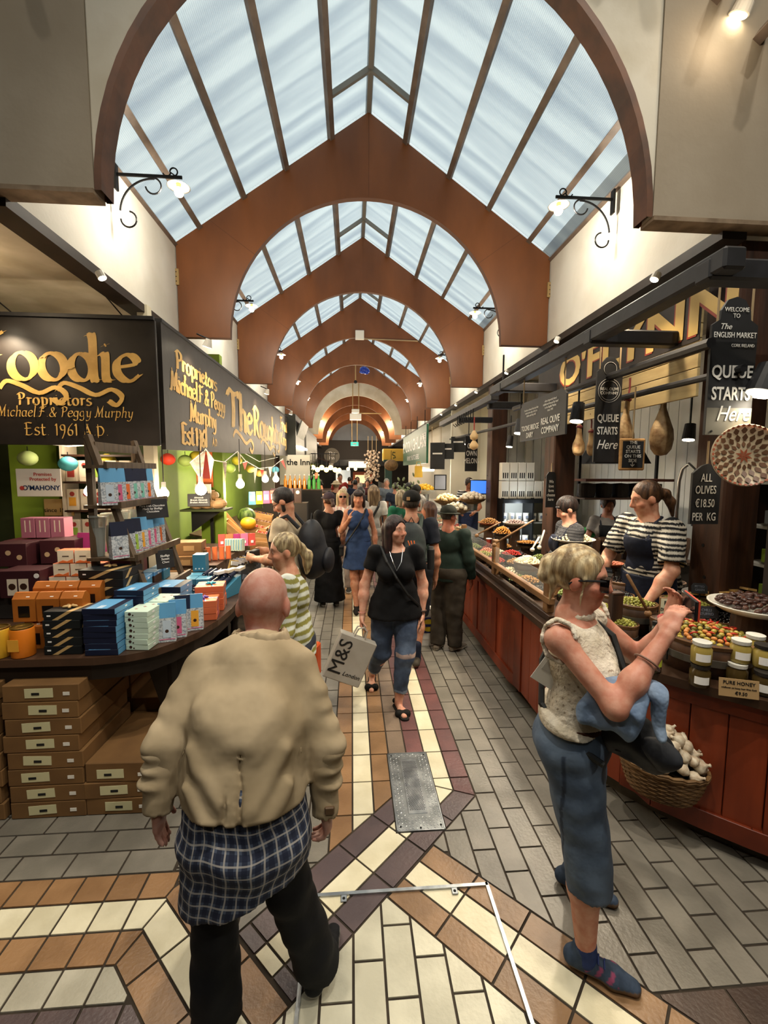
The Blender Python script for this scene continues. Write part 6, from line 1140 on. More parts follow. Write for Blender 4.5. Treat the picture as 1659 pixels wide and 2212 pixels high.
cs = T('shop_sign', 'deep green hanging sign with tall white capitals on the right', 'sign', (1.62, 12.9, 2.72)); MB().box((0, 0, 0), (.05, 4.8, .95), bev=.006).o('board', m_cgreen, cs); txt(cs, 'P. COUGHLAN', (-.03, 0, .08), .48, m_stick, RR, bold=.01, sx=1.5); txt(cs, 'FAMILY BUTCHERS', (-.03, 0, -.28), .2, m_stick, RR, sx=1.5); txt(cs, 'FREE\nRANGE', (-.03, -1.95, .1), .2, m_stick, RR, sx=1.3)
for k in range(4): MB().tube([(0, -2+1.3*k, .47), (0, -2+1.3*k, .85)], .01, 5).o('hanger_rod', m_iron, cs)
yb = T('sign_box', 'yellow box sign projecting over the far right stall', 'sign', (1.35, 16.4, 2.45)); MB().box((0, 0, .2), (.8, .5, .45), bev=.01).o('box', m_yelb, yb); MB().box((0, -.255, .2), (.7, .01, .36)).o('panel', mat('yellow_panel', '#b58d2c', .5), yb); MB().tube([(.05, -.265, .28), (-.04, -.265, .3), (-.06, -.265, .2), (.03, -.265, .16), (.06, -.265, .1), (-.04, -.265, .08)], .02, 5).o('motif', m_olive, yb)
ft = T('tube_light', 'bright fluorescent tube under the green sign', 'lamp', (1.72, 11.6, 2.08)); MB().box((0, 0, .05), (.12, 2.8, .05)).o('fitting', m_wht, ft); MB().cyl((0, -1.35, 0), (0, 1.35, 0), .03, n=10).o('tube', mat('fluor_tube', '#fff2cc', .4, emit=9), ft); lamp('POINT', (1.6, 11.6, 1.9), 30, size=.3, col=(1, .93, .8))
tb_ = T('tote_bag', 'yellow tote bag hanging by the fluorescent tube', 'bag', at(904, 1010, Y=10.6)); MB().box((0, 0, -.1), (.2, .05, .28), taper=.9).o('bag_body', m_yelb, tb_); MB().tube([(-.06, 0, .04), (-.04, 0, .14), (.04, 0, .14), (.06, 0, .04)], .008, 5).o('strap', m_yelb, tb_)
for k, (y0, y1, m_, lb) in enumerate(((10.9, 15.8, m_cgreen, 'green butcher counter under the hanging sign'), (16.2, 25.8, m_shop, 'dark counter at the far right end of the aisle'))):
    t = T('shop_counter', lb, 'counter', (1.75, (y0+y1)/2, 0)); MB().box((0, 0, .5), (.9, y1-y0, 1.0), bev=.01).o('counter_body', m_, t); MB().box((0, 0, 1.03), (.94, y1-y0, .05)).o('counter_top', m_inox, t); MB().box((-.4, 0, 1.25), (.01, y1-y0-.1, .4)).o('glass_pane', m_glass, t)
gn = T('green_pillar', 'dark green pillar beside the yellow sign', 'post', (1.13, 16.0, 0)); MB().box((0, 0, 1.2), (.26, .26, 2.4), bev=.01).o('shaft', mat('pillar_green', '#15352a', .5), gn); MB().box((0, 0, 2.42), (.36, .36, .08)).o('capital', mat('pillar_green'), gn)
hb = T('hanging_basket', 'round basket hanging below the yellow sign', 'basket', at(845, 1005, Y=15)); MB().sph((0, 0, 0), (.24, .24, .2), 14, 9).o('weave', m_wick, hb, smooth=True); MB().cyl((0, 0, .18), (0, 0, .5), .01, n=5).o('cord', m_iron, hb)
for k in range(3):
    br = T('garlic_braid', f'long hanging braid of pale garlic, {["left", "middle", "right"][k]} of three by the yellow sign', 'garlic braid', at(795+9*k, 975, Y=17.5), 0, 'garlic braids'); b = MB()
    for j in range(40): b.sph((random.uniform(-.13, .13), random.uniform(-.13, .13), -.03*j+random.uniform(-.02, .02)), .05, 6, 4)
    stuff(b.o('bulbs', mat('braid_pale', '#b9a795', .7, rand=.2, island=True), br, smooth=True)); MB().cyl((0, 0, 0), (0, 0, .6), .012, n=5).o('cord', m_rope, br)
dk = T('bunched_flowers', 'grey-green bunch of leaves over the deli counter', 'plant', at(880, 1058, Y=9.2)); b = MB()
for k in range(60): b.sph((random.gauss(0, .13), random.gauss(0, .13), random.gauss(0, .1)), (.05, .03, .02), 6, 4, R=Euler((random.random()*3, random.random()*3, 0)).to_matrix())
stuff(b.o('leaves', mat('grey_leaves', '#6f7a5a', .7, rand=.3, island=True), dk)); MB().lathe([(.07, -.35), (.1, -.1), (.09, -.1)], n=12).o('vase', m_porc, dk)
for k in range(3):
    hs = T('hanging_notice', f'black notice hanging before the white deli wall, {["left", "middle", "right"][k]} of three', 'sign', at((945, 965, 990)[k], (985, 975, 960)[k], Y=9.0), -.3); MB().box((0, 0, 0), (.3, .015, .55 if k == 0 else .32)).o('board', m_slate, hs); MB().box((0, -.01, .05), (.2, .004, .03)).o('print', m_stick, hs); MB().tube([(-.12, 0, .15), (-.12, 0, .6)], .006, 4).o('rope', m_rope, hs)
# far end
struct(MB().box((0, 26.9, 2.55), (4.4, .3, .36)).o('trim_5', m_iron)); wp = T('end_panel', 'pale blank panel sign above the far doorway', 'sign', (.25, 26.4, 2.28)); MB().box((0, 0, .14), (1.3, .06, .4)).o('panel', m_wht, wp); MB().box((0, -.03, -.05), (1.3, .02, .02)).o('edge', m_iron, wp)
kk = T('far_kiosk', 'orange-lit kiosk front closing the aisle', 'kiosk', (.45, 27.2, 0)); MB().box((0, 0, 1.0), (1.2, .3, 2.0)).o('kiosk_body', mat('kiosk_orange', '#8a4426', .6), kk); MB().box((0, -.16, 1.55), (.9, .02, .5)).o('lit_window', mat('lit_window', '#e8c08a', .5, emit=.8), kk)
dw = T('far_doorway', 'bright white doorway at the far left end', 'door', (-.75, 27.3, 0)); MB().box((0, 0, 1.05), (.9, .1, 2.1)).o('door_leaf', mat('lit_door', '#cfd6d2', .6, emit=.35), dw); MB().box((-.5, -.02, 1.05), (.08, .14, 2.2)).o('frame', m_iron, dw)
lamp('POINT', (0, 25.6, 3.0), 120, size=.3); lamp('POINT', (0, 21.0, 3.2), 110, size=.3); lamp('POINT', (0, 16.2, 3.3), 60, size=.3)  # lights without fixtures, added to brighten the vault, white arch and end wall
# hung from the vault
ex = T('exit_sign', 'small green exit sign hanging on two rods far down the aisle', 'sign', at(766, 959, Y=20.5)); MB().box((0, 0, 0), (.36, .04, .18), bev=.004).o('sign_box', mat('exit_green', '#2fae9a', .4, emit=.9), ex); MB().box((0, -.022, .01), (.16, .004, .06)).o('pictogram', m_stick, ex)
for x in (-.12, .12): MB().cyl((x, 0, .09), (x, 0, 1.25), .018, n=6).o('rod', m_brass, ex)
lb_ = T('hanging_projector', 'white box on two thin rods hanging under the vault', 'box', at(768, 896, Y=16.2)); MB().box((0, 0, -.08), (.42, .2, .22), bev=.01).o('casing', m_whitep, lb_); MB().box((0, -.05, .12), (.28, .14, .14), bev=.01).o('upper_casing', m_porc, lb_); MB().cyl((.1, 0, .06), (.95, 0, .06), .02, n=6).o('side_rod', m_brass, lb_)
for x in (-.1, .12): MB().cyl((x, 0, .18), (x, 0, 1.2), .016, n=6).o('rod', m_brass, lb_)
sn_ = T('beam_sensor', 'small white sensor box on the third arch with a long side rod', 'sensor', at(777, 724, Y=YA+DD*2-.09)); MB().box((0, 0, 0), (.2, .08, .2), bev=.008).o('casing', m_whitep, sn_); MB().cyl((.1, 0, -.08), (1.35, 0, -.10), .014, n=6).o('side_rod', m_rope, sn_)
cm = T('hanging_camera', 'round black camera hanging from a rod below the fifth arch', 'camera', at(768, 825, Y=YA+DD*4-.4)); MB().sph((0, 0, 0), .06, 10, 8).o('dome', m_iron, cm, smooth=True); MB().cyl((0, 0, .05), (0, 0, .75), .018, n=6).o('rod', m_brass, cm)
bb = T('blue_bundle', 'shiny blue plastic bundle caught under the vault', 'bundle', at(788, 800, Y=YA+DD*3+.6)); MB().sph((0, 0, 0), (.16, .12, .11), 12, 8, R=Euler((0, .4, 0)).to_matrix()).o('sheet', mat('shiny_blue', '#2440a8', .2), bb, smooth=True); MB().sph((-.08, -.04, -.06), (.09, .07, .05), 10, 6).o('fold', mat('shiny_blue'), bb, smooth=True)
# ================================================================ PEOPLE: smooth bodies from blended limb volumes
def v3(*a): return np.array(a, float)
class Vol:
    """tapered capsules and ellipsoids blended into one skin; surface by dual cells"""
    def __init__(s, vox=.01, k=.03): s.vox, s.k, s.ops = vox, k, []
    def cap(s, a, b, ra, rb=None, fl=None, k=None, sub=False): s.ops.append(('c', np.array(a, float), np.array(b, float), ra, ra if rb is None else rb, fl, k, sub)); return s
    def ell(s, c, r, R=None, k=None, sub=False): s.ops.append(('e', np.array(c, float), np.array(r, float), R, None, None, k, sub)); return s
    def cut(s, n, d): s.ops.append(('p', np.array(n, float), d, None, None, None, None, True)); return s    # keep n.p <= d
    def chain(s, pts, rs, **q):
        for i in range(len(pts)-1): s.cap(pts[i], pts[i+1], rs[i], rs[i+1], **q)
        return s
    def mesh(s, paint=None):
        lo, hi = np.full(3, 1e9), np.full(3, -1e9)
        for o in s.ops:
            if o[-1]: continue
            if o[0] == 'c': m = max(o[3], o[4]); q = m*(1.0 if o[5] is None else max(1, o[5][1])); lo = np.minimum(lo, np.minimum(o[1], o[2])-q); hi = np.maximum(hi, np.maximum(o[1], o[2])+q)
            else: q = o[2].max() if o[3] is not None else o[2]; lo = np.minimum(lo, o[1]-q); hi = np.maximum(hi, o[1]+q)
        h = s.vox; lo = lo-3*h; hi = hi+3*h; n = np.ceil((hi-lo)/h).astype(int)+1
        ax = [lo[i]+h*np.arange(n[i]) for i in range(3)]; g = np.full(n, 9.0, np.float32)
        for o in s.ops:
            k = s.k if o[6] is None else o[6]
            if o[0] == 'p':
                g = np.maximum(g, (o[1][0]*ax[0][:, None, None]+o[1][1]*ax[1][None, :, None]+o[1][2]*ax[2][None, None, :]-o[2]).astype(np.float32)); continue
            if o[0] == 'c': m = max(o[3], o[4])*(1.0 if o[5] is None else max(1, o[5][1])); l0, h0 = np.minimum(o[1], o[2])-m, np.maximum(o[1], o[2])+m
            else: q = o[2].max() if o[3] is not None else o[2]; l0, h0 = o[1]-q, o[1]+q
            pad = k+3*h; i0 = np.clip(np.floor((l0-pad-lo)/h).astype(int), 0, n-1); i1 = np.clip(np.ceil((h0+pad-lo)/h).astype(int)+1, 1, n)
            if np.any(i1 <= i0): continue
            X = ax[0][i0[0]:i1[0]][:, None, None]; Y = ax[1][i0[1]:i1[1]][None, :, None]; Z = ax[2][i0[2]:i1[2]][None, None, :]
            if o[0] == 'c':
                a, b = o[1], o[2]; d = b-a; L = max(d@d, 1e-9); px, py, pz = X-a[0], Y-a[1], Z-a[2]
                t = np.clip((px*d[0]+py*d[1]+pz*d[2])/L, 0, 1); qx, qy, qz = px-t*d[0], py-t*d[1], pz-t*d[2]
                if o[5] is not None:                      # widen across direction fl[0] by factor fl[1]
                    f, w_ = np.array(o[5][0], float), o[5][1]; dt = (qx*f[0]+qy*f[1]+qz*f[2])*(1-1/w_); qx, qy, qz = qx-dt*f[0], qy-dt*f[1], qz-dt*f[2]
                v = np.sqrt(qx*qx+qy*qy+qz*qz)-(o[3]+(o[4]-o[3])*t)
            else:
                px, py, pz = X-o[1][0], Y-o[1][1], Z-o[1][2]
                if o[3] is not None: R = o[3]; px, py, pz = (px*R[0, 0]+py*R[1, 0]+pz*R[2, 0], px*R[0, 1]+py*R[1, 1]+pz*R[2, 1], px*R[0, 2]+py*R[1, 2]+pz*R[2, 2])
                r = o[2]; k0 = np.sqrt((px/r[0])**2+(py/r[1])**2+(pz/r[2])**2); k1 = np.sqrt((px/r[0]**2)**2+(py/r[1]**2)**2+(pz/r[2]**2)**2); v = k0*(k0-1)/np.maximum(k1, 1e-6)
            B = g[i0[0]:i1[0], i0[1]:i1[1], i0[2]:i1[2]]; v = v.astype(np.float32)
            if o[7]:
                v = -v; hh = np.clip(.5-.5*(B-v)/max(k, 1e-6)*1.0, 0, 1) if k > 0 else None
                g[i0[0]:i1[0], i0[1]:i1[1], i0[2]:i1[2]] = np.maximum(B, v) if k <= 0 else B*(1-hh)+v*hh+k*hh*(1-hh)
            elif k > 0:
                hh = np.clip(.5+.5*(B-v)/k, 0, 1); g[i0[0]:i1[0], i0[1]:i1[1], i0[2]:i1[2]] = B*(1-hh)+v*hh-k*hh*(1-hh)
            else: g[i0[0]:i1[0], i0[1]:i1[1], i0[2]:i1[2]] = np.minimum(B, v)
        ins = g < 0; c = ins[:-1, :-1, :-1].astype(np.int8)
        C = [(i, j, k_) for i in (0, 1) for j in (0, 1) for k_ in (0, 1)]; sm = sum(ins[i:n[0]-1+i, j:n[1]-1+j, k_:n[2]-1+k_].astype(np.int8) for i, j, k_ in C)
        act = (sm > 0) & (sm < 8); idx = np.argwhere(act); vid = np.full(act.shape, -1, np.int64); vid[act] = np.arange(len(idx))
        val = np.stack([g[idx[:, 0]+i, idx[:, 1]+j, idx[:, 2]+k_] for i, j, k_ in C], 1); P = np.zeros((len(idx), 3)); cnt = np.zeros(len(idx))
        for a in range(8):
            for b in range(a+1, 8):
                df = [abs(C[a][q]-C[b][q]) for q in range(3)]
                if sum(df) != 1: continue
                va, vb = val[:, a], val[:, b]; cr = (va < 0) != (vb < 0); t = np.where(cr, va/np.where(cr, va-vb, 1), 0)
                for q in range(3): P[:, q] += np.where(cr, C[a][q]+t*(C[b][q]-C[a][q]), 0)
                cnt += cr
        P = (idx+P/cnt[:, None])*h+lo; F = []
        for q in range(3):
            sl = [slice(0, n[0]), slice(0, n[1]), slice(0, n[2])]; s2 = list(sl); sl[q] = slice(0, n[q]-1); s2[q] = slice(1, n[q]); A, B = ins[tuple(sl)], ins[tuple(s2)]; e = np.argwhere(A != B)
            u, w_ = [(1, 2), (2, 0), (0, 1)][q]; ok = (e[:, u] > 0) & (e[:, w_] > 0) & (e[:, u] < n[u]-1) & (e[:, w_] < n[w_]-1); e = e[ok]; fl = A[tuple(e.T)]
            du, dw = np.zeros(3, int), np.zeros(3, int); du[u] = 1; dw[w_] = 1; ids = [vid[tuple((e-x).T)] for x in (du+dw, dw, 0*du, du)]
            f = np.stack(ids, 1); f[~fl] = f[~fl][:, ::-1]; F.append(f)
        F = np.concatenate(F); return P, F
def mesh_np(name, P, F, mat_, col=None):
    me = bpy.data.meshes.new(name); me.vertices.add(len(P)); me.vertices.foreach_set('co', P.astype(np.float32).ravel()); me.loops.add(F.size); me.loops.foreach_set('vertex_index', F.astype(np.int32).ravel())
    me.polygons.add(len(F)); me.polygons.foreach_set('loop_start', np.arange(0, F.size, 4, dtype=np.int32)); 
    me.polygons.foreach_set('use_smooth', np.ones(len(F), bool)); me.update(calc_edges=True); me.materials.append(mat_)
    if col is not None:
        a = me.attributes.new('Col', 'FLOAT_COLOR', 'POINT'); a.data.foreach_set('color', np.concatenate([col, np.ones((len(col), 1))], 1).astype(np.float32).ravel())
    return me
m_skin = mat('skin', '#c08a6a', .5, attr=True, col2='#f0d8d0', scale=25, bump=.04, bscale=120, spec=.35)
m_skin.node_tree.nodes['Principled BSDF'].inputs['Subsurface Weight'].default_value = .0
m_cloth = mat('dyed_cloth', '#888888', .8, attr=True, col2='#cfcfcf', scale=7, bump=.28, bscale=9, spec=.2)
m_fine = mat('fine_cloth', '#888888', .75, attr=True, col2='#dddddd', scale=30, bump=.12, bscale=30, spec=.2)
m_hairm = mat('hair', '#888888', .5, attr=True, col2='#9a9088', scale=40, stretch=(1, 1, .12), bump=.35, bscale=90, spec=.4)
def rot2(deg, axis):
    a = math.radians(deg); c, s = math.cos(a), math.sin(a)
    return np.array({'x': ((1, 0, 0), (0, c, -s), (0, s, c)), 'y': ((c, 0, s), (0, 1, 0), (-s, 0, c)), 'z': ((c, -s, 0), (s, c, 0), (0, 0, 1))}[axis])
def crumple(P, a):
    if not a: return P
    q = P.copy(); q += a*np.sin(P[:, [1, 2, 0]]*31+2*np.sin(P[:, [2, 0, 1]]*13)); q += a*.55*np.sin(P[:, [2, 0, 1]]*63+1.7*np.sin(P[:, [0, 1, 2]]*29)); return q
class Person:
    """faces +y in its own frame, right hand at +x; all joints in metres for a 1.70 m body and scaled by h"""
    def __init__(s, label, loc, head, h=1.70, vox=.011, skin='#c08a6a', lean=0, side=0, twist=0, head_rot=(0, 0, 0), wide=1.0, female=False, belly=0, hunch=0, z0=0, sh_raise=0, brow='#4a3424', face_red=.12, hair_stub=None, hs=1, **J):
        s.hs = hs; s.brow, s.fr, s.stub = brow, face_red, hair_stub
        s.k = h/1.70; s.vox = vox; s.skin = np.array(lin(skin)); s.wide = wide; s.female = female; s.belly = belly
        s.t = T('person', label, 'person', (loc[0], loc[1], z0), math.radians(head))
        w_ = wide; sw = (.155 if female else .178)*w_
        U = dict(pelvis=v3(0, 0, .94), waist=v3(0, .0, 1.07), chest=v3(0, 0, 1.27), neck=v3(0, -.015, 1.42), shR=v3(sw, -.01, 1.385+sh_raise), shL=v3(-sw, -.01, 1.385+sh_raise))
        A = dict(elR=v3(sw+.05, -.03, 1.10), wrR=v3(sw+.055, .05, .86), elL=v3(-sw-.05, -.03, 1.10), wrL=v3(-sw-.055, .05, .86))
        Lg = dict(hipR=v3(.09*w_, 0, .90), hipL=v3(-.09*w_, 0, .90), knR=v3(.095, .015, .49), knL=v3(-.095, .015, .49), anR=v3(.10, -.03, .085), anL=v3(-.10, -.03, .085))
        M = rot2(-lean, 'x')@rot2(side, 'y')@rot2(twist, 'z'); o = v3(0, 0, .95); s.M = M; s.o = o
        s.J = {}
        for d, mv in ((U, 1), (A, 1), (Lg, 0)):
            for kx, p in d.items(): s.J[kx] = (o+M@(p-o)) if mv else p
        for kx, p in J.items():
            p = np.array(p, float); s.J[kx] = p
        if hunch:      # bow the upper back
            for kx in ('neck', 'shR', 'shL'): s.J[kx] = s.J[kx]+v3(0, hunch, -hunch*.35)
        s.HR = M@np.eye(3) if lean < 40 else M
        s.HR = rot2(head_rot[0], 'z')@rot2(head_rot[1], 'x')@rot2(head_rot[2], 'y'); s.hc = s.J['neck']+rot2(-lean*.5, 'x')@v3(0, .02, .155)
        s.parts = []
    def tor(s, x, y, z): return s.o+s.M@(v3(x, y, z)-s.o)
    def hd(s, x, y, z): return s.hc+s.HR@v3(x, y, z)
    def emit(s, name, vol, mat_, col=None, parent=None, noise=0):
        P, F = vol.mesh(); c = None; noise = noise or (.0035 if mat_ is m_cloth or mat_.name in ('jacket_twill', 'denim', 'plaid_cotton') else 0)
        if s.hs != 1 and name == 'body':
            q = (P-s.hc)@s.HR; w_ = np.clip((q[:, 2]+.10)/.06, 0, 1)*(np.abs(q[:, 0]) < .10)*(np.abs(q[:, 1]) < .125); P = P+((q*((s.hs-1)*w_)[:, None])@s.HR.T)
        if col is not None: c = col(P) if callable(col) else np.tile(np.array(lin(col)), (len(P), 1))
        me = mesh_np(name, crumple(P, noise)*s.k, F, mat_, c); o = link(name, me, parent or s.t); return o
    def body(s, hands=('relax', 'relax'), fine=True, lips='#a0564a'):
        brow, face_red, hair_stub = s.brow, s.fr, s.stub
        J, w_ = s.J, s.wide; V = Vol(s.vox, .035); f = .92 if s.female else 1.0; T_ = s.tor
        R = s.M
        V.ell(T_(0, 0, .95), (.165*w_, .115*w_, .12), R).ell(T_(0, .005+s.belly*.5, 1.08), (.138*w_, .10*w_+s.belly, .15), R).ell(T_(0, .0, 1.27), (.155*w_*f, .108*w_, .16), R)
        V.cap(J['shR']*.8+J['neck']*.2-v3(0, 0, .02), J['shL']*.8+J['neck']*.2-v3(0, 0, .02), .046); V.cap(J['chest'], J['neck'], .10, .07)
        if s.female:
            for x in (-1, 1): V.ell(T_(x*.072, .085*w_, 1.235), (.062*w_, .058*w_, .06), R, k=.03)
        V.cap(J['neck']-v3(0, 0, .03), s.hd(0, -.012, -.06), .055*f, .053*f)
        # head
        h = s.hd; H = s.HR
        V.ell(h(0, -.008, .035), (.074, .094, .092), H, k=.02).ell(h(0, .028, -.035), (.058, .062, .075), H, k=.03).ell(h(0, .050, -.085), (.030, .026, .022), H, k=.025)
        if fine:
            V.ell(h(0, .070, .035), (.05, .018, .014), H, k=.02); 
            for x in (-1, 1): V.ell(h(x*.031, .092, .012), (.017, .012, .011), H, k=.012, sub=True); V.ell(h(x*.031, .0745, .012), (.0125, .0125, .0125), H, k=.004); V.ell(h(x*.045, .062, -.022), (.022, .02, .018), H, k=.02)
            V.cap(h(0, .090, .020), h(0, .106, -.022), .008, .013, k=.012).ell(h(0, .094, -.028), (.019, .012, .010), H, k=.01)
            V.cap(h(-.020, .082, -.052), h(.020, .082, -.052), .0055, k=.006).cap(h(-.017, .080, -.062), h(.017, .080, -.062), .006, k=.006)
        else: V.cap(h(0, .088, .02), h(0, .103, -.02), .01, .015, k=.012)
        for x in (-1, 1): V.ell(h(x*.077, -.008, -.002), (.010, .020, .031), H@rot2(-12, 'x'), k=.012)
        # arms, legs
        for sd in 'RL':
            a, e, q = J['sh'+sd], J['el'+sd], J['wr'+sd]
            V.ell(a, (.050*w_,)*3).cap(a, e, .048*f*w_, .039*f*w_).cap(e, e+(q-e)*.35, .040*f*w_, .043*f*w_).cap(e+(q-e)*.35, q, .043*f*w_, .026*f)
            s.hand(V, sd, hands[0 if sd == 'R' else 1], f)
            hp, kn, an = J['hip'+sd], J['kn'+sd], J['an'+sd]
            V.cap(hp, kn, .088*w_, .058*w_).cap(kn, kn+(an-kn)*.3+v3(0, -.012, 0), .056*w_, .060*w_).cap(kn+(an-kn)*.3+v3(0, -.012, 0), an, .060*w_, .036)
            fd = J.get('ft'+sd, v3(.03 if sd == 'R' else -.03, 1, 0)); fd = fd/np.linalg.norm(fd); hl = an+v3(0, 0, -.045)-fd*.035
            V.cap(hl, an+fd*.10+v3(0, 0, -.055), .028, .026).cap(an+fd*.09+v3(0, 0, -.057), an+fd*.16+v3(0, 0, -.064), .027, .017, fl=(np.cross(fd, v3(0, 0, 1)), 1.35))
        skin = s.skin
        def col(P):
            C = np.tile(skin, (len(P), 1)); q = (P-s.hc)@s.HR
            def blob(c, r, colr, a=1.0):
                d = np.sqrt((((q-np.array(c))/np.array(r))**2).sum(1)); wt = (np.clip(1.6-d*1.6, 0, 1)*a)[:, None]; C[:] = C*(1-wt)+np.array(lin(colr))*wt
            hd_ = np.linalg.norm(q, axis=1) < .16
            red = skin*np.array([1.08, .78, .72])
            for c, r in (((0, .105, -.02), (.03, .03, .03)), ((.05, .07, -.025), (.035, .03, .03)), ((-.05, .07, -.025), (.035, .03, .03)), ((.08, -.01, 0), (.02, .03, .04)), ((-.08, -.01, 0), (.02, .03, .04))):
                d = np.sqrt((((q-np.array(c))/np.array(r))**2).sum(1)); wt = (np.clip(1.3-d, 0, 1)*face_red*4)[:, None].clip(0, .7); C[:] = C*(1-wt)+red*wt
            if fine:
                blob((0, .086, -.056), (.026, .02, .011), lips)
                for x in (-1, 1):
                    blob((x*.031, .084, .036), (.022, .02, .006), brow); blob((x*.031, .086, .012), (.0125, .012, .0075), '#d8cfc4'); blob((x*.031, .088, .012), (.0055, .012, .0065), '#2a1c14'); blob((x*.031, .084, .021), (.016, .012, .003), brow, .8)
            else:
                for x in (-1, 1): blob((x*.03, .085, .018), (.02, .03, .011), '#3a2a20', .8)
                blob((0, .085, -.056), (.024, .02, .011), lips)
            if hair_stub: blob((0, -.02, .06), (.078, .098, .07), hair_stub, .5)
            return C
        s.bo = s.emit('body', V, m_skin, col); return s
    def hand(s, V, sd, pose, f=1):
        J = s.J; q, e = J['wr'+sd], J['el'+sd]; d = (q-e)/np.linalg.norm(q-e); sgn = 1 if sd == 'R' else -1
        d = np.array(J.get('hd'+sd, d), float); d = d/np.linalg.norm(d)
        pn = np.array(J.get('pn'+sd, (-sgn, 0, 0)), float); pn = pn-d*(pn@d); pn = pn/np.linalg.norm(pn)      # palm normal
        sx = np.cross(d, pn)*sgn; c = q+d*.052     # sx points to the thumb side
        fw = np.array((0, 1, 0.)) ; 
        if sx@np.array(J.get('th'+sd, fw), float) < 0: sx = -sx
        V.cap(q, q+d*.03, .025*f, .026*f, k=.015); V.cap(q+d*.03, q+d*.085, .020*f, .018*f, fl=(sx, 2.0), k=.012)
        curl = {'relax': .55, 'fist': 1.35, 'flat': .12, 'grip': 1.0}[pose]
        if s.vox > .013: V.cap(q+d*.08, q+d*.14+pn*.03*curl, .02, .014, fl=(sx, 1.9)); return
        for i in range(4):
            L = (.072, .080, .075, .058)[i]; b = q+d*.085+sx*(.029-.0195*i)*f; dirn = d; p = b
            for sgm, ll in enumerate((.45, .32, .28)):
                a = curl*(.55, 1.0, 1.3)[sgm]*.62*(1+.08*i); dn = d*math.cos(a)+pn*math.sin(a); dn = dn if sgm == 0 else (dn if curl < 1 else d*math.cos(a*1.25)+pn*math.sin(a*1.25))
                p2 = p+dn*L*ll; V.cap(p, p2, .0092*f-.0008*sgm, .0086*f-.0008*sgm, k=.004); p = p2
        p = q+d*.028+sx*.022; p2 = p+d*.03+sx*.024+pn*.010; p3 = p2+d*.032+sx*.004+pn*(.012+.014*curl); V.cap(p, p2, .0125*f, .011*f, k=.012).cap(p2, p3, .0105*f, .0085*f, k=.004)
    # ---- clothes
    def shirt(s, col, hem=.90, sleeve=.5, loose=.016, mat_=None, neck=.075, name='shirt', vneck=0, flare=0, cuff=None, off_arm=.012, collar=False, sleeveless=False, bell=0, opening=None, back_neck=0):
        J, w_ = s.J, s.wide; V = Vol(s.vox, .026); f = .92 if s.female else 1.0; R = s.M; T_ = s.tor; l = loose
        V.ell(T_(0, .005+s.belly*.5, 1.08), (.136*w_+l*.8, .100*w_+s.belly+l*.8, .17), R).ell(T_(0, 0, 1.27), (.150*w_*f+l*.5, .108*w_+l*.8, .165), R)
        zt = min(hem, .98)
        V.cap(T_(0, .003+s.belly*.4, 1.05), T_(0, .0+s.belly*.3, hem+.02), .105*w_+l+s.belly*.6, .117*w_+l+flare+s.belly*.3, fl=(s.M[:, 0], 1.42))
        V.cap(J['shR']*.82+J['neck']*.18-v3(0, 0, .02), J['shL']*.82+J['neck']*.18-v3(0, 0, .02), .046+l*.45); V.cap(J['chest'], J['neck']-v3(0, 0, .01), .10+l*.8, .058+l*.4)
        if s.female:
            for x in (-1, 1): V.ell(T_(x*.072, .085*w_, 1.235), (.062*w_+l, .058*w_+l*.8, .062+l), R, k=.04)
        for sd in 'RL':
            a, e, q = J['sh'+sd], J['el'+sd], J['wr'+sd]
            if sleeveless: V.ell(a-v3((1 if sd == 'R' else -1)*.02, 0, 0), (.05, .06, .05)); continue
            V.ell(a, (.050*w_+l*.4,)*3)
            if sleeve <= 1: V.cap(a, a+(e-a)*sleeve, .050*f*w_+l*.4+off_arm*.3, .045*f*w_+l*.4+off_arm*.7+bell)
            else:
                V.cap(a, e, .050*f*w_+l*.4+off_arm*.3, .042*f*w_+l*.4+off_arm*.5); q2 = e+(q-e)*(sleeve-1); V.cap(e, q2, .042*f*w_+l*.4+off_arm*.5, .033*f*w_+l*.4+off_arm*.4+bell)
        V.cut(-s.M[:, 2], -(s.M[:, 2]@T_(0, 0, hem)))
        for sd in 'RL':      # flat sleeve end
            a, e, q = J['sh'+sd], J['el'+sd], J['wr'+sd]
            if sleeveless: continue
            if sleeve <= 1: p = a+(e-a)*sleeve; d = e-a
            else: p = e+(q-e)*(sleeve-1); d = q-e
            d = d/np.linalg.norm(d); V.cap(p+d*.06, p+d*.13, .115 if sleeve <= 1 else .085, k=.001, sub=True) if sleeve <= 1.0 else V.cap(p+d*.052, p+d*.10, .075, k=.001, sub=True)
        V.ell(J['neck']+v3(0, .025, .045)+s.M@v3(0, vneck*.3, -vneck*.3), (neck, neck*.95, .055+vneck), None, k=.006, sub=True)
        if sleeveless:
            for sd, x in (('R', 1), ('L', -1)): V.ell(J['sh'+sd]+v3(x*.035, 0, -.01), (.045, .06, .085), None, k=.004, sub=True)
        if opening: opening(V)
        s.sh = s.emit(name, V, mat_ or m_cloth, col); return s
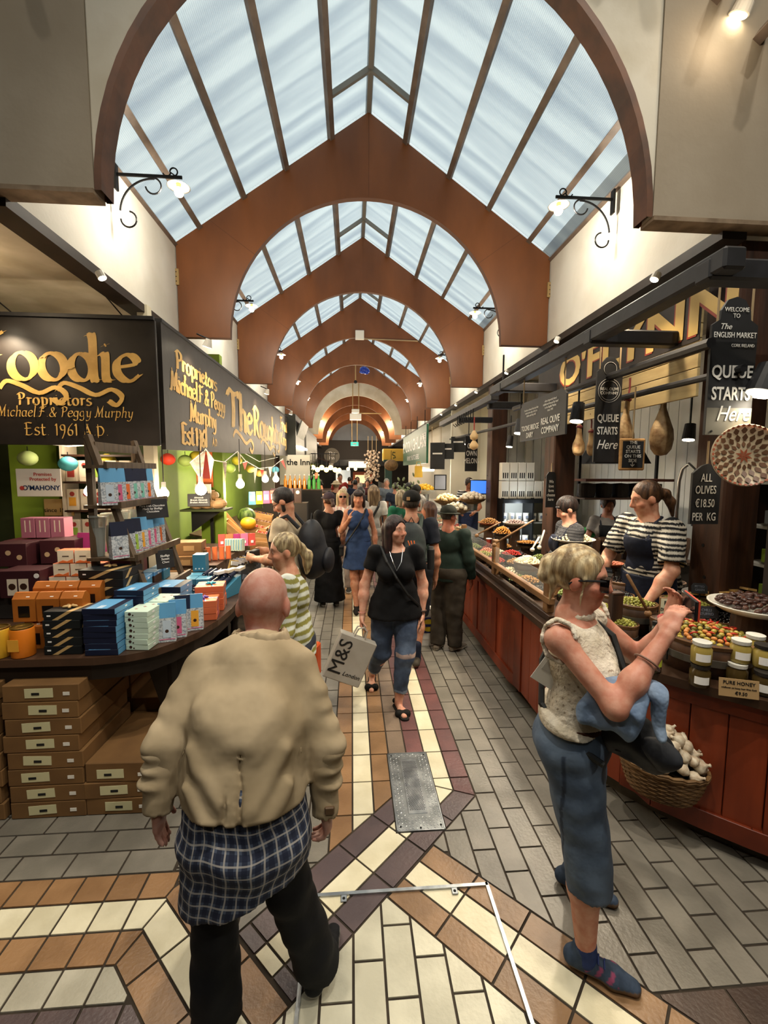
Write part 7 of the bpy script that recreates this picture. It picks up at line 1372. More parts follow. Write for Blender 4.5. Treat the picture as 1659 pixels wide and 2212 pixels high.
    def pants(s, col, to=1.0, loose=.014, top=1.0, mat_=None, ends=.05, name='trousers', knee=None, hips=0, cuffcol=None):
        J, w_ = s.J, s.wide; V = Vol(s.vox, .03)
        V.ell((0, -.005, .95), (.168*w_+loose+hips, .118*w_+loose+hips*.6, .13)).cap((0, 0, .95), s.tor(0, 0, top), .112*w_+loose, .104*w_+loose+s.belly*.5, fl=((1, 0, 0), 1.42))
        if hips: V.ell((0, -.03, .92), (.165*w_+hips, .12*w_+hips, .12))
        cuts = []
        for sd in 'RL':
            hp, kn, an = J['hip'+sd], J['kn'+sd], J['an'+sd]; kr = (knee or .060*w_+loose)
            V.cap(hp, kn, .092*w_+loose+hips*.3, kr)
            if to <= 1: p = kn+(an-kn)*to; V.cap(kn, p, kr, ends); d = (an-kn)
            else: p = hp+(kn-hp)*(to-1); d = kn-hp
            d = d/np.linalg.norm(d); cuts.append((p, d))
        if to > 1:
            V.ops = [o for o in V.ops if not (o[0] == 'c' and any(np.allclose(o[2], J['kn'+sd]) for sd in 'RL'))]
            for sd in 'RL': hp, kn = J['hip'+sd], J['kn'+sd]; V.cap(hp, hp+(kn-hp)*(to-1), .092*w_+loose, ends)
        tn = s.M[:, 2]; V.cut(tn, tn@s.tor(0, 0, top))
        for p, d in cuts: V.cap(p+d*(ends+.035), p+d*(ends+.16), ends+.045, k=.001, sub=True)
        s.pa = s.emit(name, V, mat_ or m_cloth, col); return s
    def skirt(s, col, hem=.5, r=.2, top=1.02, mat_=None, name='skirt', wx=1.2):
        V = Vol(s.vox, .03); V.cap(s.tor(0, 0, top), (s.J.get('sk', v3(0, 0, 0))[0], s.J.get('sk', v3(0, 0, 0))[1], hem-.03), .125*s.wide, r, fl=((1, 0, 0), wx)); V.ell((0, -.005, .95), (.18*s.wide, .135*s.wide, .14)); V.cut((0, 0, -1), -hem); V.cut((0, 0, 1), top+.02); s.emit(name, V, mat_ or m_cloth, col); return s
    def shoes(s, col, sole='#d8d4c8', high=.0, name='shoe', stripe=None):
        for sd in 'RL':
            an = s.J['an'+sd]; fd = s.J.get('ft'+sd, v3(.03 if sd == 'R' else -.03, 1, 0)); fd = fd/np.linalg.norm(fd); sx = np.cross(fd, v3(0, 0, 1)); V = Vol(min(s.vox, .008), .02); zb = an[2]-.085; up = v3(0, 0, 1)
            if abs(fd[2]) > .15: up = np.cross(sx, fd); up = up/np.linalg.norm(up)
            V.cap(an-fd*.045-up*.04, an+fd*.10-up*.05, .038, .036).cap(an+fd*.10-up*.055, an+fd*.175-up*.062, .036, .024, fl=(sx, 1.3)).cap(an-fd*.01-up*.01, an-fd*.01+up*(.01+high), .042, .040); V.cut(-up, -(up@an)+.085); V.cap(an+up*(.035+high), an+up*.14, .037, k=.003, sub=True)
            c1, c2 = np.array(lin(col)), np.array(lin(sole))
            def cf(P):
                hgt = (P-an)@up; lx = (P-an)@fd; C = np.where((hgt < -.052)[:, None], c2, c1)
                if stripe is not None: C = np.where(((hgt > -.05) & (hgt < -.005+.0*lx) & (((lx-hgt*.6-.02) % .042) < .016) & (lx > .0) & (lx < .12) & (abs((P-an)@sx) > .020))[:, None], np.array(lin(stripe)), C)
                return C
            s.emit(name, V, m_fine, cf)
        return s
    def hair(s, col, style='short', name='hair', vol=0, face=True, col2=None, ext=None):
        V = Vol(min(s.vox, .009), .02); h, H = s.hd, s.HR
        V.ell(h(0, -.014, .042), (.080+vol, .098+vol, .096+vol), H)
        if style in ('bob', 'long', 'mid'):
            zl = {'bob': -.10, 'mid': -.15, 'long': -.27}[style]
            for x in (-1, 1): V.cap(h(x*.070, -.012, .04), h(x*.076, -.015, zl), .032+vol, .026+vol).cap(h(x*.045, -.07, .02), h(x*.045, -.07, zl-.01), .042+vol, .030+vol)
            V.cap(h(0, -.08, .02), h(0, -.075, zl-.015), .045+vol, .034+vol)
        if style in ('tail', 'bun'): V.cap(h(0, -.09, .03), h(0, -.115, .02), .03, .022)
        if style == 'tail': V.chain([h(0, -.115, .02), h(0, -.150, -.05), h(0, -.145, -.15)], [.026, .030, .012])
        if style == 'bun': V.ell(h(0, -.125, .045), (.042, .036, .042), H)
        if ext: ext(V, h, H)
        V.ell(h(0, .105, -.022), (.066, .078, .108), H, k=.008, sub=True)
        if style == 'short': V.ell(h(0, -.02, -.11), (.12, .14, .085), H, k=.01, sub=True)
        if style in ('bun', 'tail', 'short'):
            for x in (-1, 1): V.ell(h(x*.085, .004, -.012), (.021, .024, .036), H, k=.006, sub=True)
        if style in ('bun', 'tail'): V.cut(-H[:, 2], -(H[:, 2]@h(0, 0, -.075))) if not ext else None
        if style in ('fringe',): pass
        c1 = np.array(lin(col)); c2 = np.array(lin(col2 or col))
        def cf(P):
            q = (P-s.hc)@s.HR; n_ = .5+.5*np.sin(q[:, 0]*190+6*np.sin(q[:, 1]*31)+5*np.sin(q[:, 2]*17)); return c1*(1-n_[:, None])+c2*n_[:, None]
        s.emit(name, V, m_hairm, cf); return s
    def W(s, p): # local -> world
        m = Matrix.Rotation(s.t.rotation_euler.z, 3, 'Z'); return Vector(s.t.location)+m@Vector([float(x)*s.k for x in p])
def stripes(c1, c2, period, duty=.5, axis=2, wob=0, ph=0):
    a, b = np.array(lin(c1)), np.array(lin(c2))
    def f(P): u = P[:, axis]+(wob*np.sin(P[:, 0]*9+P[:, 1]*7) if wob else 0)+ph; return np.where(((u % period) < period*duty)[:, None], a, b)
    return f
# ================================================================ THE PEOPLE
# ---- stooped bald man seen from behind
def plaid(P): return np.stack([np.arctan2(P[:, 0], -P[:, 1]+.02)*.19+.012*np.sin(P[:, 2]*14)+1, P[:, 2]+.006*np.sin(P[:, 0]*25), P[:, 0]*0], 1)
m_pl = bpy.data.materials.new('plaid_cotton'); m_pl.use_nodes = True; N, L = m_pl.node_tree.nodes, m_pl.node_tree.links; a_ = N.new('ShaderNodeAttribute'); a_.attribute_name = 'Col'; sx_ = N.new('ShaderNodeSeparateXYZ'); L.new(a_.outputs['Vector'], sx_.inputs[0])
def mth(op, i, v=None, w=None):
    n = N.new('ShaderNodeMath'); n.operation = op
    for q, x in enumerate((i, v, w)):
        if x is None: continue
        if isinstance(x, (int, float)): n.inputs[q].default_value = x
        else: L.new(x, n.inputs[q])
    return n.outputs[0]
def mixc(f, A, B):
    n = N.new('ShaderNodeMix'); n.data_type = 'RGBA'; L.new(f, n.inputs[0])
    for q, x in ((6, A), (7, B)):
        if isinstance(x, str): n.inputs[q].default_value = (*lin(x), 1)
        else: L.new(x, n.inputs[q])
    return n.outputs[2]
fu, fv = [mth('FRACT', mth('DIVIDE', sx_.outputs[i], p)) for i, p in ((0, .036), (1, .040))]
c_ = mixc(mth('MULTIPLY', mth('LESS_THAN', fu, .42), .8), '#4a5468', '#141b33'); c_ = mixc(mth('MULTIPLY', mth('LESS_THAN', fv, .42), .75), c_, '#141b33')
for f_ in (fu, fv): c_ = mixc(mth('MULTIPLY', mth('COMPARE', f_, .70, .07), .62), c_, '#c2bcb4')
L.new(c_, N['Principled BSDF'].inputs['Base Color']); N['Principled BSDF'].inputs['Roughness'].default_value = .85
bm = Person('stooped bald man in beige jacket and plaid shirt, back turned, in front', (-.575, 1.47), 2, h=1.76, vox=.0075, skin='#b5897a', lean=17, wide=.9, belly=.0, head_rot=(-6, -14, 0), face_red=.25, hair_stub='#8a7060', hs=1.2,
            neck=(.03, .20, 1.305), shR=(.165, .13, 1.265), shL=(-.165, .13, 1.275), chest=(.01, .10, 1.20), elR=(.265, .03, 1.03), elL=(-.255, .0, 1.08), wrR=(.268, .0, .82), wrL=(-.272, -.03, .90), hdL=(-.08, .1, -1), hdR=(.05, .1, -1),
            knR=(.13, .03, .49), knL=(-.12, .02, .49), anR=(.23, .10, .085), anL=(-.12, -.02, .085), ftR=(.35, 1, 0))
bm.body(('fist', 'relax')); J = bm.J
m_jk = mat('jacket_twill', '#888888', .85, attr=True, col2='#d4d2cc', scale=4, bump=.5, bscale=6, spec=.2)
V = Vol(.0075, .04); V.cap((.01, .125, 1.275), (0, .05, 1.12), .135, .165, fl=((1, 0, 0), 1.18)).cap((0, .05, 1.12), (0, -.015, .84), .165, .178, fl=((1, 0, 0), 1.20)).cap(J['shR']-v3(.03, 0, .005), J['shL']+v3(.03, 0, -.005), .062).cap(J['neck']-v3(0, 0, .06), J['neck']+v3(0, -.02, .0), .105, .078, fl=((1, 0, 0), 1.1))
for sd in 'RL':
    V.chain([J['sh'+sd], J['el'+sd], J['wr'+sd]], [.070, .060, .047], k=.03); q = J['wr'+sd]
    for k in range(4): p = J['sh'+sd]*(.75-.2*k)+J['el'+sd]*(.25+.2*k); V.ell(p+v3((.05 if sd == 'R' else -.05), -.03, -.01*k), (.03, .035, .022), k=.03)
yb_ = lambda x, z: .05-.165-.28*(1.12-z)*(z < 1.12)+.75*(z-1.12)*(z > 1.12)+1.3*x*x
for x0, z0_, x1, z1_ in ((-.15, 1.10, -.05, .97), (.15, 1.09, .06, .95), (-.16, 1.0, -.09, .90), (.16, .99, .09, .90), (-.13, 1.20, -.02, 1.13), (.13, 1.19, .03, 1.13)): V.cap((x0, yb_(x0, z0_)+.004, z0_), (x1, yb_(x1, z1_)+.006, z1_), .007, .003, k=.05)
V.ell((-.085, .165, 1.30), (.06, .06, .05)).ell((.115, .165, 1.295), (.06, .06, .05)); V.cut((0, -.1, -1), -.89); V.cap((-.02, .19, 1.42), (.02, .22, 1.42), .075, k=.006, sub=True)
for sd in 'RL': d = J['wr'+sd]-J['el'+sd]; d = d/np.linalg.norm(d); q = J['wr'+sd]; V.cap(q+d*.082, q+d*.14, .062, k=.001, sub=True)
V.cap((.012, yb_(0, 1.12)-.002, 1.12), (.012, yb_(0, .86)-.006, .84), .003, .011, k=.007, sub=True); V.cap((-.025, yb_(0, 1.04)-.004, 1.04), (-.05, yb_(0, .86)-.004, .84), .002, .014, k=.006, sub=True)
for x in (-1, 1): V.cap((x*.27, -.12, .83), (x*.21, .05, .83), .075, k=.02, sub=True)
bm.emit('jacket', V, m_jk, '#b5a284')
for sd in 'RL':
    d = J['wr'+sd]-J['el'+sd]; d = d/np.linalg.norm(d); q = J['wr'+sd]; V = Vol(.0075, .02); V.chain([J['sh'+sd]*.5+J['el'+sd]*.5, J['el'+sd], q+d*.02], [.064, .060, .046])
    for k in range(3): V.ell(J['el'+sd]*(.9-.25*k)+q*(.1+.25*k)+v3((.02 if sd == 'R' else -.02), -.02, 0), (.045, .042, .016), k=.02)
    V.cap(q+d*.085, q+d*.15, .066, k=.001, sub=True); bm.emit('sleeve', V, m_jk, '#b5a284')
V = Vol(.0075, .004)
for x in (-1, 1): V.cap((x*.075, .085, 1.335), (x*.165, .02, 1.20), .0035).cap((x*.165, .02, 1.20), (x*.19, -.06, 1.05), .0035)
bm.emit('raglan_seam', V, m_jk, '#9d8b6e')
V = Vol(.0075, .012); nk = bm.J['neck']+v3(0, -.012, .035)
for a in range(-8, 9):
    th = a/8*2.3; th2 = (a+1)/8*2.3
    if a < 8: V.cap(nk+v3(.092*math.sin(th), -.015-.092*math.cos(th), .028-.03*abs(th)/2), nk+v3(.092*math.sin(th2), -.015-.092*math.cos(th2), .028-.03*abs(th2)/2), .013, fl=((0, 0, 1), 3.4))
bm.emit('collar', V, m_jk, '#b09d80')
V = Vol(.0075, .03); V.cap((0, -.01, .95), (0.0, -.01, .56), .145, .165, fl=((1, 0, 0), 1.36)).ell((0, -.03, .76), (.215, .155, .12)); V.cut((.34, 0, -1), -.60)
bm.emit('plaid_shirt', V, m_pl, plaid)
bm.pants('#15161a', to=1.0, loose=.022, top=.95, ends=.085); bm.shoes('#17181b', '#8d8a84')
cf_ = MB().box((0, 0, 0), (.035, .012, .03), bev=.004).o('cuff_button', mat('horn_button', '#5c4630', .4), bm.t, loc=(.292, -.052, .865))
# ---- blonde woman photographing with a phone
pw = Person('blonde woman in sunglasses and white lace blouse raising a phone beside the olive counter', (.735, 1.665), -127, h=1.73, vox=.0068, skin='#c8917a', female=True, wide=1.0, head_rot=(0, -3, 0), brow='#8a6a4a', face_red=.3,
            shR=(.165, -.05, 1.385), shL=(-.165, .02, 1.39), elR=(.225, .15, 1.205), wrR=(.055, .285, 1.435), elL=(-.235, .22, 1.215), wrL=(-.175, .30, 1.435), hdR=(-.55, .25, .75), hdL=(.25, .15, 1), pnR=(-.6, .4, -.4), pnL=(.6, -.7, 0), thR=(0, -.2, 1), thL=(0, 1, .3),
            hipR=(.09, 0, .90), knR=(.10, .08, .49), anR=(.085, .085, .085), knL=(-.18, .02, .49), anL=(-.265, -.02, .085), ftR=(-.12, 1, 0), ftL=(-.05, 1, 0), neck=(0, -.03, 1.43))
pw.body(('grip', 'grip'), lips='#9a4f44')
def lace(P):
    c = np.tile(np.array(lin('#d9cfbd')), (len(P), 1)); d = (np.sin(P[:, 0]*150+P[:, 1]*150)*np.sin(P[:, 2]*150) > .86) & (P[:, 2] > 1.08); c[d] = np.array(lin('#8d7a66')); return c
pw.shirt(lace, hem=1.02, loose=.018, sleeveless=True, neck=.058, name='lace_blouse', flare=.012, mat_=mat('lace_cotton', '#888888', .85, attr=True, col2='#e6e2da', scale=12, bump=.6, bscale=40, spec=.15))
V = Vol(.0068, .008)
for k in range(34):
    a = 2*PI*k/34; V.ell(pw.J['neck']+v3(.062*math.cos(a), .012+.062*math.sin(a), .012+.006*(k % 2)), (.008, .008, .014))
for sd, x in (('R', 1), ('L', -1)):
    for k in range(26):
        a = 2*PI*k/26; V.ell(pw.J['sh'+sd]+v3(x*.004+.008*math.sin(7*a), .060*math.sin(a), -.005+.080*math.cos(a)), (.013, .011, .011))
pw.emit('ruffle', V, MATS['lace_cotton'], '#d9cfbd')
def denim(P):
    b = np.array(lin('#566578')); f_ = np.clip(.5+.5*np.cos((P[:, 0])*22), 0, 1)[:, None]*.35; c = b*(1-f_)+np.array(lin('#6d7d92'))*f_; sm = (abs(P[:, 1]+.01) < .006) & (P[:, 2] < .95); c[sm] = np.array(lin('#323e50')); return c
pw.pants(denim, to=.22, loose=.018, top=1.035, ends=.088, knee=.084, name='cropped_jeans', hips=.012, mat_=mat('denim', '#888888', .85, attr=True, col2='#c8ccd4', scale=10, bump=.4, bscale=12))
V = Vol(.0068, .005); V.cap((0, 0, 1.025), (0, 0, 1.045), .128, .128, fl=((1, 0, 0), 1.40), k=.002); V.cut((0, 0, 1), 1.047); V.cut((0, 0, -1), -1.018); pw.emit('belt', V, m_fine, '#4a2c20')
for sd in 'RL': an = pw.J['an'+sd]; pw.emit('sock', Vol(.0068, .01).cap(an-v3(0, 0, .02), an+v3(0, 0, .035), .044, .041), m_fine, '#2a3a6a'); pw.shoes('#56667e', '#8a6e56', stripe='#c2648a')
for sd in 'RL':
    an = pw.J['an'+sd]; fd = v3(-.12 if sd == 'R' else -.05, 1, 0); L_ = MB()
    for k in range(5): c = (an+fd*(.045+.022*k)+v3(0, 0, -.004-.0085*k))*pw.k; L_.tube([c+v3(-.022, 0, -.006), c+v3(0, 0, .006), c+v3(.022, .004, -.006)], .0035, 5)
    L_.o('laces', mat('lace_navy', '#1f2f66', .7), pw.t)
def upd(V, h, H):
    V.ell(h(0, -.035, .06), (.078, .085, .075), H); V.ell(h(.01, -.130, .0), (.040, .034, .038), H); V.cap(h(.03, -.09, -.02), h(.02, -.105, -.10), .018, .006); V.cap(h(-.04, -.08, -.02), h(-.03, -.095, -.09), .018, .006); V.cap(h(.074, .02, .02), h(.072, .015, -.09), .010, .004, k=.008); V.cap(h(-.074, .02, .02), h(-.072, .015, -.09), .010, .004, k=.008)
pw.hair('#c2a474', 'bun', col2='#e2cfa6', ext=upd, vol=.004)
m_lens = mat('sunglass_lens', '#120d0c', .08, spec=.8); g_ = MB(); 
sgl = link('sunglasses', None, pw.t); hcw = pw.hc*pw.k; sgl.location = hcw
R4 = Matrix([list(r) for r in pw.HR]); sgl.rotation_euler = R4.to_euler()
for x in (-1, 1):
    MB().prism([(x*.036-.030, .032), (x*.036+.030, .032), (x*.036+.030, .002), (x*.036+.016, -.024), (x*.036-.016, -.024), (x*.036-.028, .0)], .078, .110, 'y').o('lens', m_lens, sgl); MB().tube([(x*.062, .100, .024), (x*.076, .06, .022), (x*.083, -.01, .012), (x*.082, -.03, -.006)], .0042, 6).o('temple', m_ink, sgl)
MB().tube([(-.012, .106, .022), (.012, .106, .022)], .004, 6).o('bridge', m_ink, sgl)
def ringband(P_, ax, r, tube, m, nm, parent, scale=(1, 1)):
    ax = Vector(ax).normalized(); q = ax.to_track_quat('Z', 'Y'); MB().tube([Vector(P_)+q@Vector((r*scale[0]*math.cos(a), r*scale[1]*math.sin(a), 0)) for a in [2*PI*i/22 for i in range(22)]], tube, 6, closed=True).o(nm, m, parent, smooth=True)
J = pw.J; q = J['wrL']*.93+J['elL']*.07
ringband(q*pw.k, J['wrL']-J['elL'], .034, .009, mat('red_strap', '#a02a26', .4), 'wrist_band', pw.t); q = J['wrR']*.62+J['elR']*.38; ringband(q*pw.k, J['wrR']-J['elR'], .043, .004, mat('bead_bracelet', '#7a5a4a', .4), 'bracelet', pw.t)
# phone, bag, denim jacket, paper
ph = T('mobile_phone', 'black phone in a coral case held up by the blonde woman', 'phone', pw.W((-.085, .355, 1.52)), rot=(0, 0, math.radians(-127)+.25)); MB().box((0, 0, 0), (.155, .008, .075), bev=.003).o('handset', m_ink, ph); MB().box((0, -.006, 0), (.15, .003, .07)).o('display', mat('phone_screen', '#1d2024', .1), ph); MB().box((0, .006, 0), (.16, .006, .08), bev=.002).o('case', mat('coral_case', '#d8503a', .4), ph)
def lump(name, prims, vox, m, parent, col, cuts=(), nz=.0):
    V = Vol(vox, .03)
    for p in prims: V.ell(*p) if len(p[0]) == 3 and len(p) == 2 and not np.isscalar(p[1]) else V.cap(*p)
    for c in cuts: V.cut(*c)
    P, F = V.mesh(); P = crumple(P, nz); c = np.tile(np.array(lin(col)), (len(P), 1)) if isinstance(col, str) else col(P); return link(name, mesh_np(name, P, F, m, c), parent)
m_bagc = mat('black_nylon', '#888888', .55, attr=True, col2='#c0c0c8', scale=7, bump=.5, bscale=9); hz = math.radians(-127)
bg = T('shoulder_bag', 'black soft shoulder bag slung at the hip of the blonde woman', 'bag', at(1362, 1598, Y=1.50), hz); B0_ = bg.location
lump('bag_body', [((0, -.02, .02), (.075, .11, .09)), ((0, .06, -.02), (.075, .09, .075)), ((-.01, -.09, .05), (.06, .07, .07))], .007, m_bagc, bg, '#15161a', nz=.006); lump('flap', [((.05, .105, .0), (.035, .055, .05)), ((.06, .07, .03), (.025, .04, .035))], .007, m_bagc, bg, '#2a2c31', nz=.004)
Ri = Matrix.Rotation(-hz, 3, 'Z'); MB().tube([Ri@(pw.W(p)-B0_) for p in ((.10, .16, .98), (.05, .165, 1.12), (.0, .165, 1.24), (-.06, .11, 1.36), (-.10, .0, 1.425), (-.08, -.09, 1.38), (.0, -.145, 1.22), (.1, -.12, 1.08), (.17, .0, 1.0), (.17, .12, .95))], .013, 6).o('strap', m_ink, bg)
dj = T('denim_jacket', 'pale blue denim jacket draped over the black bag', 'jacket', at(1330, 1506, Y=1.45), hz); m_pden = mat('pale_denim', '#888888', .85, attr=True, col2='#b8c0cc', scale=8, bump=.8, bscale=14)
lump('folded_body', [((0, -.04, .005), (0, .05, .02), .05, .045, ((0, 0, 1), 1.3)), ((.03, -.1, -.04), (.045, .07, -.045), .022, .026, ((0, 0, 1), 2.4)), ((.05, -.09, -.06), (.055, .05, -.075), .012, .014, ((0, 0, 1), 2.6)), ((.0, -.02, .05), (.01, .07, .04), .02, .016), ((.045, -.02, .03), (.05, .05, -.02), .012, .01)], .006, m_pden, dj, '#7c90aa', nz=.009); lump('sleeve', [((-.02, .06, .05), (.0, .125, .045), .024, .026, ((1, 0, 0), 1.5)), ((.0, .125, .045), (.015, .15, -.09), .024, .02, ((1, 0, 0), 1.6))], .006, m_pden, dj, '#8fa2ba', nz=.007)
pa_ = T('paper_sheet', 'folded white printed sheet tucked behind the blonde woman back', 'paper', at(1188, 1452, Y=1.66), rot=(.1, .5, -.35)); MB().box((0, 0, 0), (.10, .003, .13)).o('sheet', m_whitep, pa_); MB().box((0, -.002, .02), (.07, .001, .05)).o('print', mat('faint_print', '#b9b4aa', .7), pa_)
# ---- woman in black T-shirt with a paper carrier bag
bt_ = Person('dark-haired woman in black T-shirt and ripped jeans walking up the aisle with a carrier bag', (.17, 3.66), 178, h=1.665, vox=.0085, skin='#c99a82', female=True, wide=1.14, head_rot=(38, 2, 0), brow='#2a1a14',
             elR=(.27, -.02, 1.09), wrR=(.29, .06, .84), elL=(-.25, -.04, 1.09), wrL=(-.235, .03, .84), knL=(-.08, .10, .50), anL=(-.03, .10, .085), knR=(.12, -.02, .48), anR=(.20, -.36, .12), ftR=(.05, 1, -.3), ftL=(-.25, 1, 0))
bt_.body(('fist', 'relax')); bt_.shirt('#0d0d0f', hem=.82, sleeve=.62, loose=.022, vneck=.05, neck=.075, off_arm=.018, flare=.02)
def rj(P):
    c = np.tile(np.array(lin('#3f4d63')), (len(P), 1)); f_ = np.clip(np.sin(P[:, 2]*7+1)*np.sin(P[:, 0]*20), 0, 1)[:, None]*.4; c = c*(1-f_)+np.array(lin('#73839a'))*f_; r_ = (abs(P[:, 2]-.52) < .018) & (P[:, 1] > .08) & (P[:, 0] < 0); c[r_] = np.array(lin('#b59a8c')); t = P[:, 2] < .19; c[t] = np.array(lin('#77869a')); return c
bt_.pants(rj, to=.80, loose=.016, top=1.02, ends=.058, name='ripped_jeans', mat_=MATS['denim'])
bt_.hair('#231514', 'long', col2='#3a2320', vol=.006)
for sd in 'RL':
    an = bt_.J['an'+sd]; fd = bt_.J['ft'+sd]; fd = fd/np.linalg.norm(fd); V = Vol(.007, .008); V.cap(an-fd*.05+v3(0, 0, -.078), an+fd*.17+v3(0, 0, -.078), .03, .03, fl=((1, 0, 0), 1.3)); V.cut((0, 0, 1), an[2]-.066); V.cut((0, 0, -1), -(an[2]-.085)); V.cap(an+fd*.115+v3(-.035, 0, -.06), an+fd*.115+v3(.035, 0, -.06), .034, k=.004); V.cap(an-fd*.05+v3(-.02, 0, -.06), an-fd*.05+v3(.02, 0, -.03), .022, k=.004); bt_.emit('sandal', V, m_fine, '#14120f')
ringband(bt_.J['wrL']*bt_.k*1.0+np.array([0, 0, .03]), (0, .1, -1), .034, .008, m_brn, 'watch', bt_.t); ringband(bt_.J['wrR']*bt_.k+np.array([0, 0, .03]), (0, .2, -1), .034, .003, mat('pink_bangle', '#c98a80', .4), 'bangle', bt_.t)
MB().tube([Vector(p)*bt_.k for p in ((-.06, .06, 1.42), (-.04, .15, 1.33), (0, .175, 1.26), (.03, .155, 1.33), (.06, .06, 1.42))], .003, 5).o('necklace', mat('silver', '#c8c8cc', .3, metal=1), bt_.t)
MB().tube([Vector(p)*bt_.k for p in ((.13, .02, 1.44), (.08, .15, 1.33), (0, .185, 1.2), (-.1, .17, 1.05), (-.2, .08, .93))], .012, 5).o('bag_strap', m_ink, bt_.t)
hp = bt_.W(bt_.J['wrR']+v3(0, .02, -.09)); cb_ = T('carrier_bag', 'pale grey paper carrier bag with large black letters held by the woman in black', 'bag', hp+Vector((-.02, -.03, -.06)), rot=(0, .42, .12)); m_cbag = mat('pale_bag_paper', '#b9b4aa', .6, col2='#a8a296', scale=3, bump=.3)
MB().box((0, 0, -.22), (.33, .09, .40), bev=.008, taper=1).o('bag_body', m_cbag, cb_); 
for y in (-.03, .03): MB().tube([(-.05, y, -.03), (-.04, y, .05), (.0, y, .075), (.04, y, .05), (.05, y, -.03)], .007, 5).o('handle', m_cbag, cb_)
txt(cb_, 'M&S', (-.085, -.047, -.215), .165, m_ink, rot=(PI/2, -PI/2*1.0, 0), sx=1.0); txt(cb_, 'London', (.06, -.047, -.34), .05, m_ink, rot=(PI/2, 0, 0), shear=.3)
# ---- ponytailed woman in green striped top at the table
pn = Person('woman with blonde ponytail and green striped top at the gift table', (-.60, 2.86), 96, h=1.64, vox=.0085, skin='#d0a084', female=True, wide=1.12, head_rot=(10, -4, 0), brow='#7a5a3c', elR=(.24, .02, 1.08), wrR=(.25, .16, .88), elL=(-.24, .05, 1.10), wrL=(-.2, .25, 1.0), lean=4)
pn.body(); pn.shirt(stripes('#8f8a45', '#d8dcd0', .052, .5, wob=.012), hem=.86, sleeve=1.55, loose=.03, off_arm=.03, neck=.085, bell=.02, name='striped_top'); pn.pants('#3b3f4a', loose=.02, top=1.0, ends=.06); pn.shoes('#d0ccc4')
def pt_(V, h, H): V.chain([h(0, -.112, -.005), h(0, -.150, -.04), h(.005, -.148, -.10), h(.0, -.135, -.17)], [.020, .034, .030, .010]); V.cap(h(.07, .03, .05), h(.078, .02, -.03), .012, .006)
pn.hair('#a08a64', 'tail', col2='#cbb98f', ext=pt_)
hb_ = T('orange_handbag', 'bright orange leather handbag held by the ponytailed woman', 'bag', pn.W((.22, -.06, .72)), math.radians(75)); MB().box((0, 0, 0), (.10, .26, .24), bev=.012, taper=.9).o('bag_body', mat('orange_leather', '#c8501c', .4, bump=.1, bscale=40, col2='#b24414', scale=6), hb_); MB().tube([(0, -.07, .12), (0, -.05, .22), (0, .05, .22), (0, .07, .12)], .008, 6).o('handle', m_brn, hb_)
# ---- bearded man with backpack and cream T-shirt
bp2 = Person('bearded man in cream T-shirt with a black backpack studying the fruit', (-.83, 4.30), 78, h=1.88, vox=.0095, skin='#bd8d70', head_rot=(8, -30, 0), brow='#1d140f', lean=3, elR=(.25, .03, 1.10), wrR=(.17, .25, 1.10), elL=(-.24, .04, 1.10), wrL=(-.1, .27, 1.08), hdR=(-.4, .9, .1), hdL=(.4, .9, .1))
bp2.body(('grip', 'grip')); bp2.shirt('#c9b79a', hem=.86, sleeve=.62, loose=.024, off_arm=.018, neck=.068); bp2.pants('#a8977a', loose=.02, ends=.07); bp2.shoes('#5c544a'); bp2.hair('#1b1410', 'short', col2='#2c211b')
V = Vol(.008, .012); h_, H_ = bp2.hd, bp2.HR; V.ell(h_(0, .045, -.070), (.052, .052, .040), H_).cap(h_(.066, .0, .0), h_(.058, .02, -.06), .014, .018).cap(h_(-.066, .0, .0), h_(-.058, .02, -.06), .014, .018); V.ell(h_(0, .104, -.052), (.026, .018, .009), H_, sub=True, k=.006); bp2.emit('beard', V, m_hairm, '#1d1511')
gl_ = link('glasses', None, bp2.t); gl_.location = bp2.hc*bp2.k; gl_.rotation_euler = Matrix([list(r) for r in bp2.HR]).to_euler()
for x in (-1, 1): MB().tube([(x*.033+.021*math.cos(a), .103, .012+.017*math.sin(a)) for a in [2*PI*i/16 for i in range(16)]], .0025, 5, closed=True).o('rim', m_ink, gl_); MB().tube([(x*.054, .10, .016), (x*.08, .0, .012)], .003, 5).o('temple', m_ink, gl_)
def backpack(P, label, col, tp=(0, -.21, 1.17), sz=(.15, .10, .25), acc=None):
    b = T('backpack', label, 'backpack', P.W(tp), P.t.rotation_euler.z); m_ = mat('pack_nylon', '#888888', .6, attr=True, col2='#b8b8c0', scale=6, bump=.35, bscale=8); k = P.k; e = lambda p: tuple(x*k for x in p)
    lump('pack_body', [((0, 0, 0), e((sz[0], sz[1], sz[2]))), ((0, -.03*k, -.08*k), e((sz[0]*.95, sz[1]*1.05, sz[2]*.62))), ((0, .02, .12*k), e((sz[0]*.8, sz[1]*.75, sz[2]*.45)))], .010, m_, b, col); lump('front_pocket', [((0, -(sz[1]+.03)*k, -.09*k), e((sz[0]*.72, .045, sz[2]*.42)))], .010, m_, b, col if acc is None else acc)
    for x in (-1, 1):
        pts = [np.array(p)-np.array(tp) for p in ((x*.085, -.13, 1.36), (x*.10, -.03, 1.465), (x*.115, .07, 1.42), (x*.12, .135, 1.30), (x*.135, .10, 1.16), (x*.14, -.04, 1.02))]; MB().tube([Vector([float(c)*k for c in p]) for p in pts], .02, 6).o('strap', mat('pack_strap', '#15161a', .7) if acc is None else mat('pack_strap_green', '#39453c', .7), b)
    MB().tube([(-.03, .0, sz[2]*k), (0, .0, (sz[2]+.05)*k), (.03, .0, sz[2]*k)], .006, 5).o('grab_loop', m_ink, b)
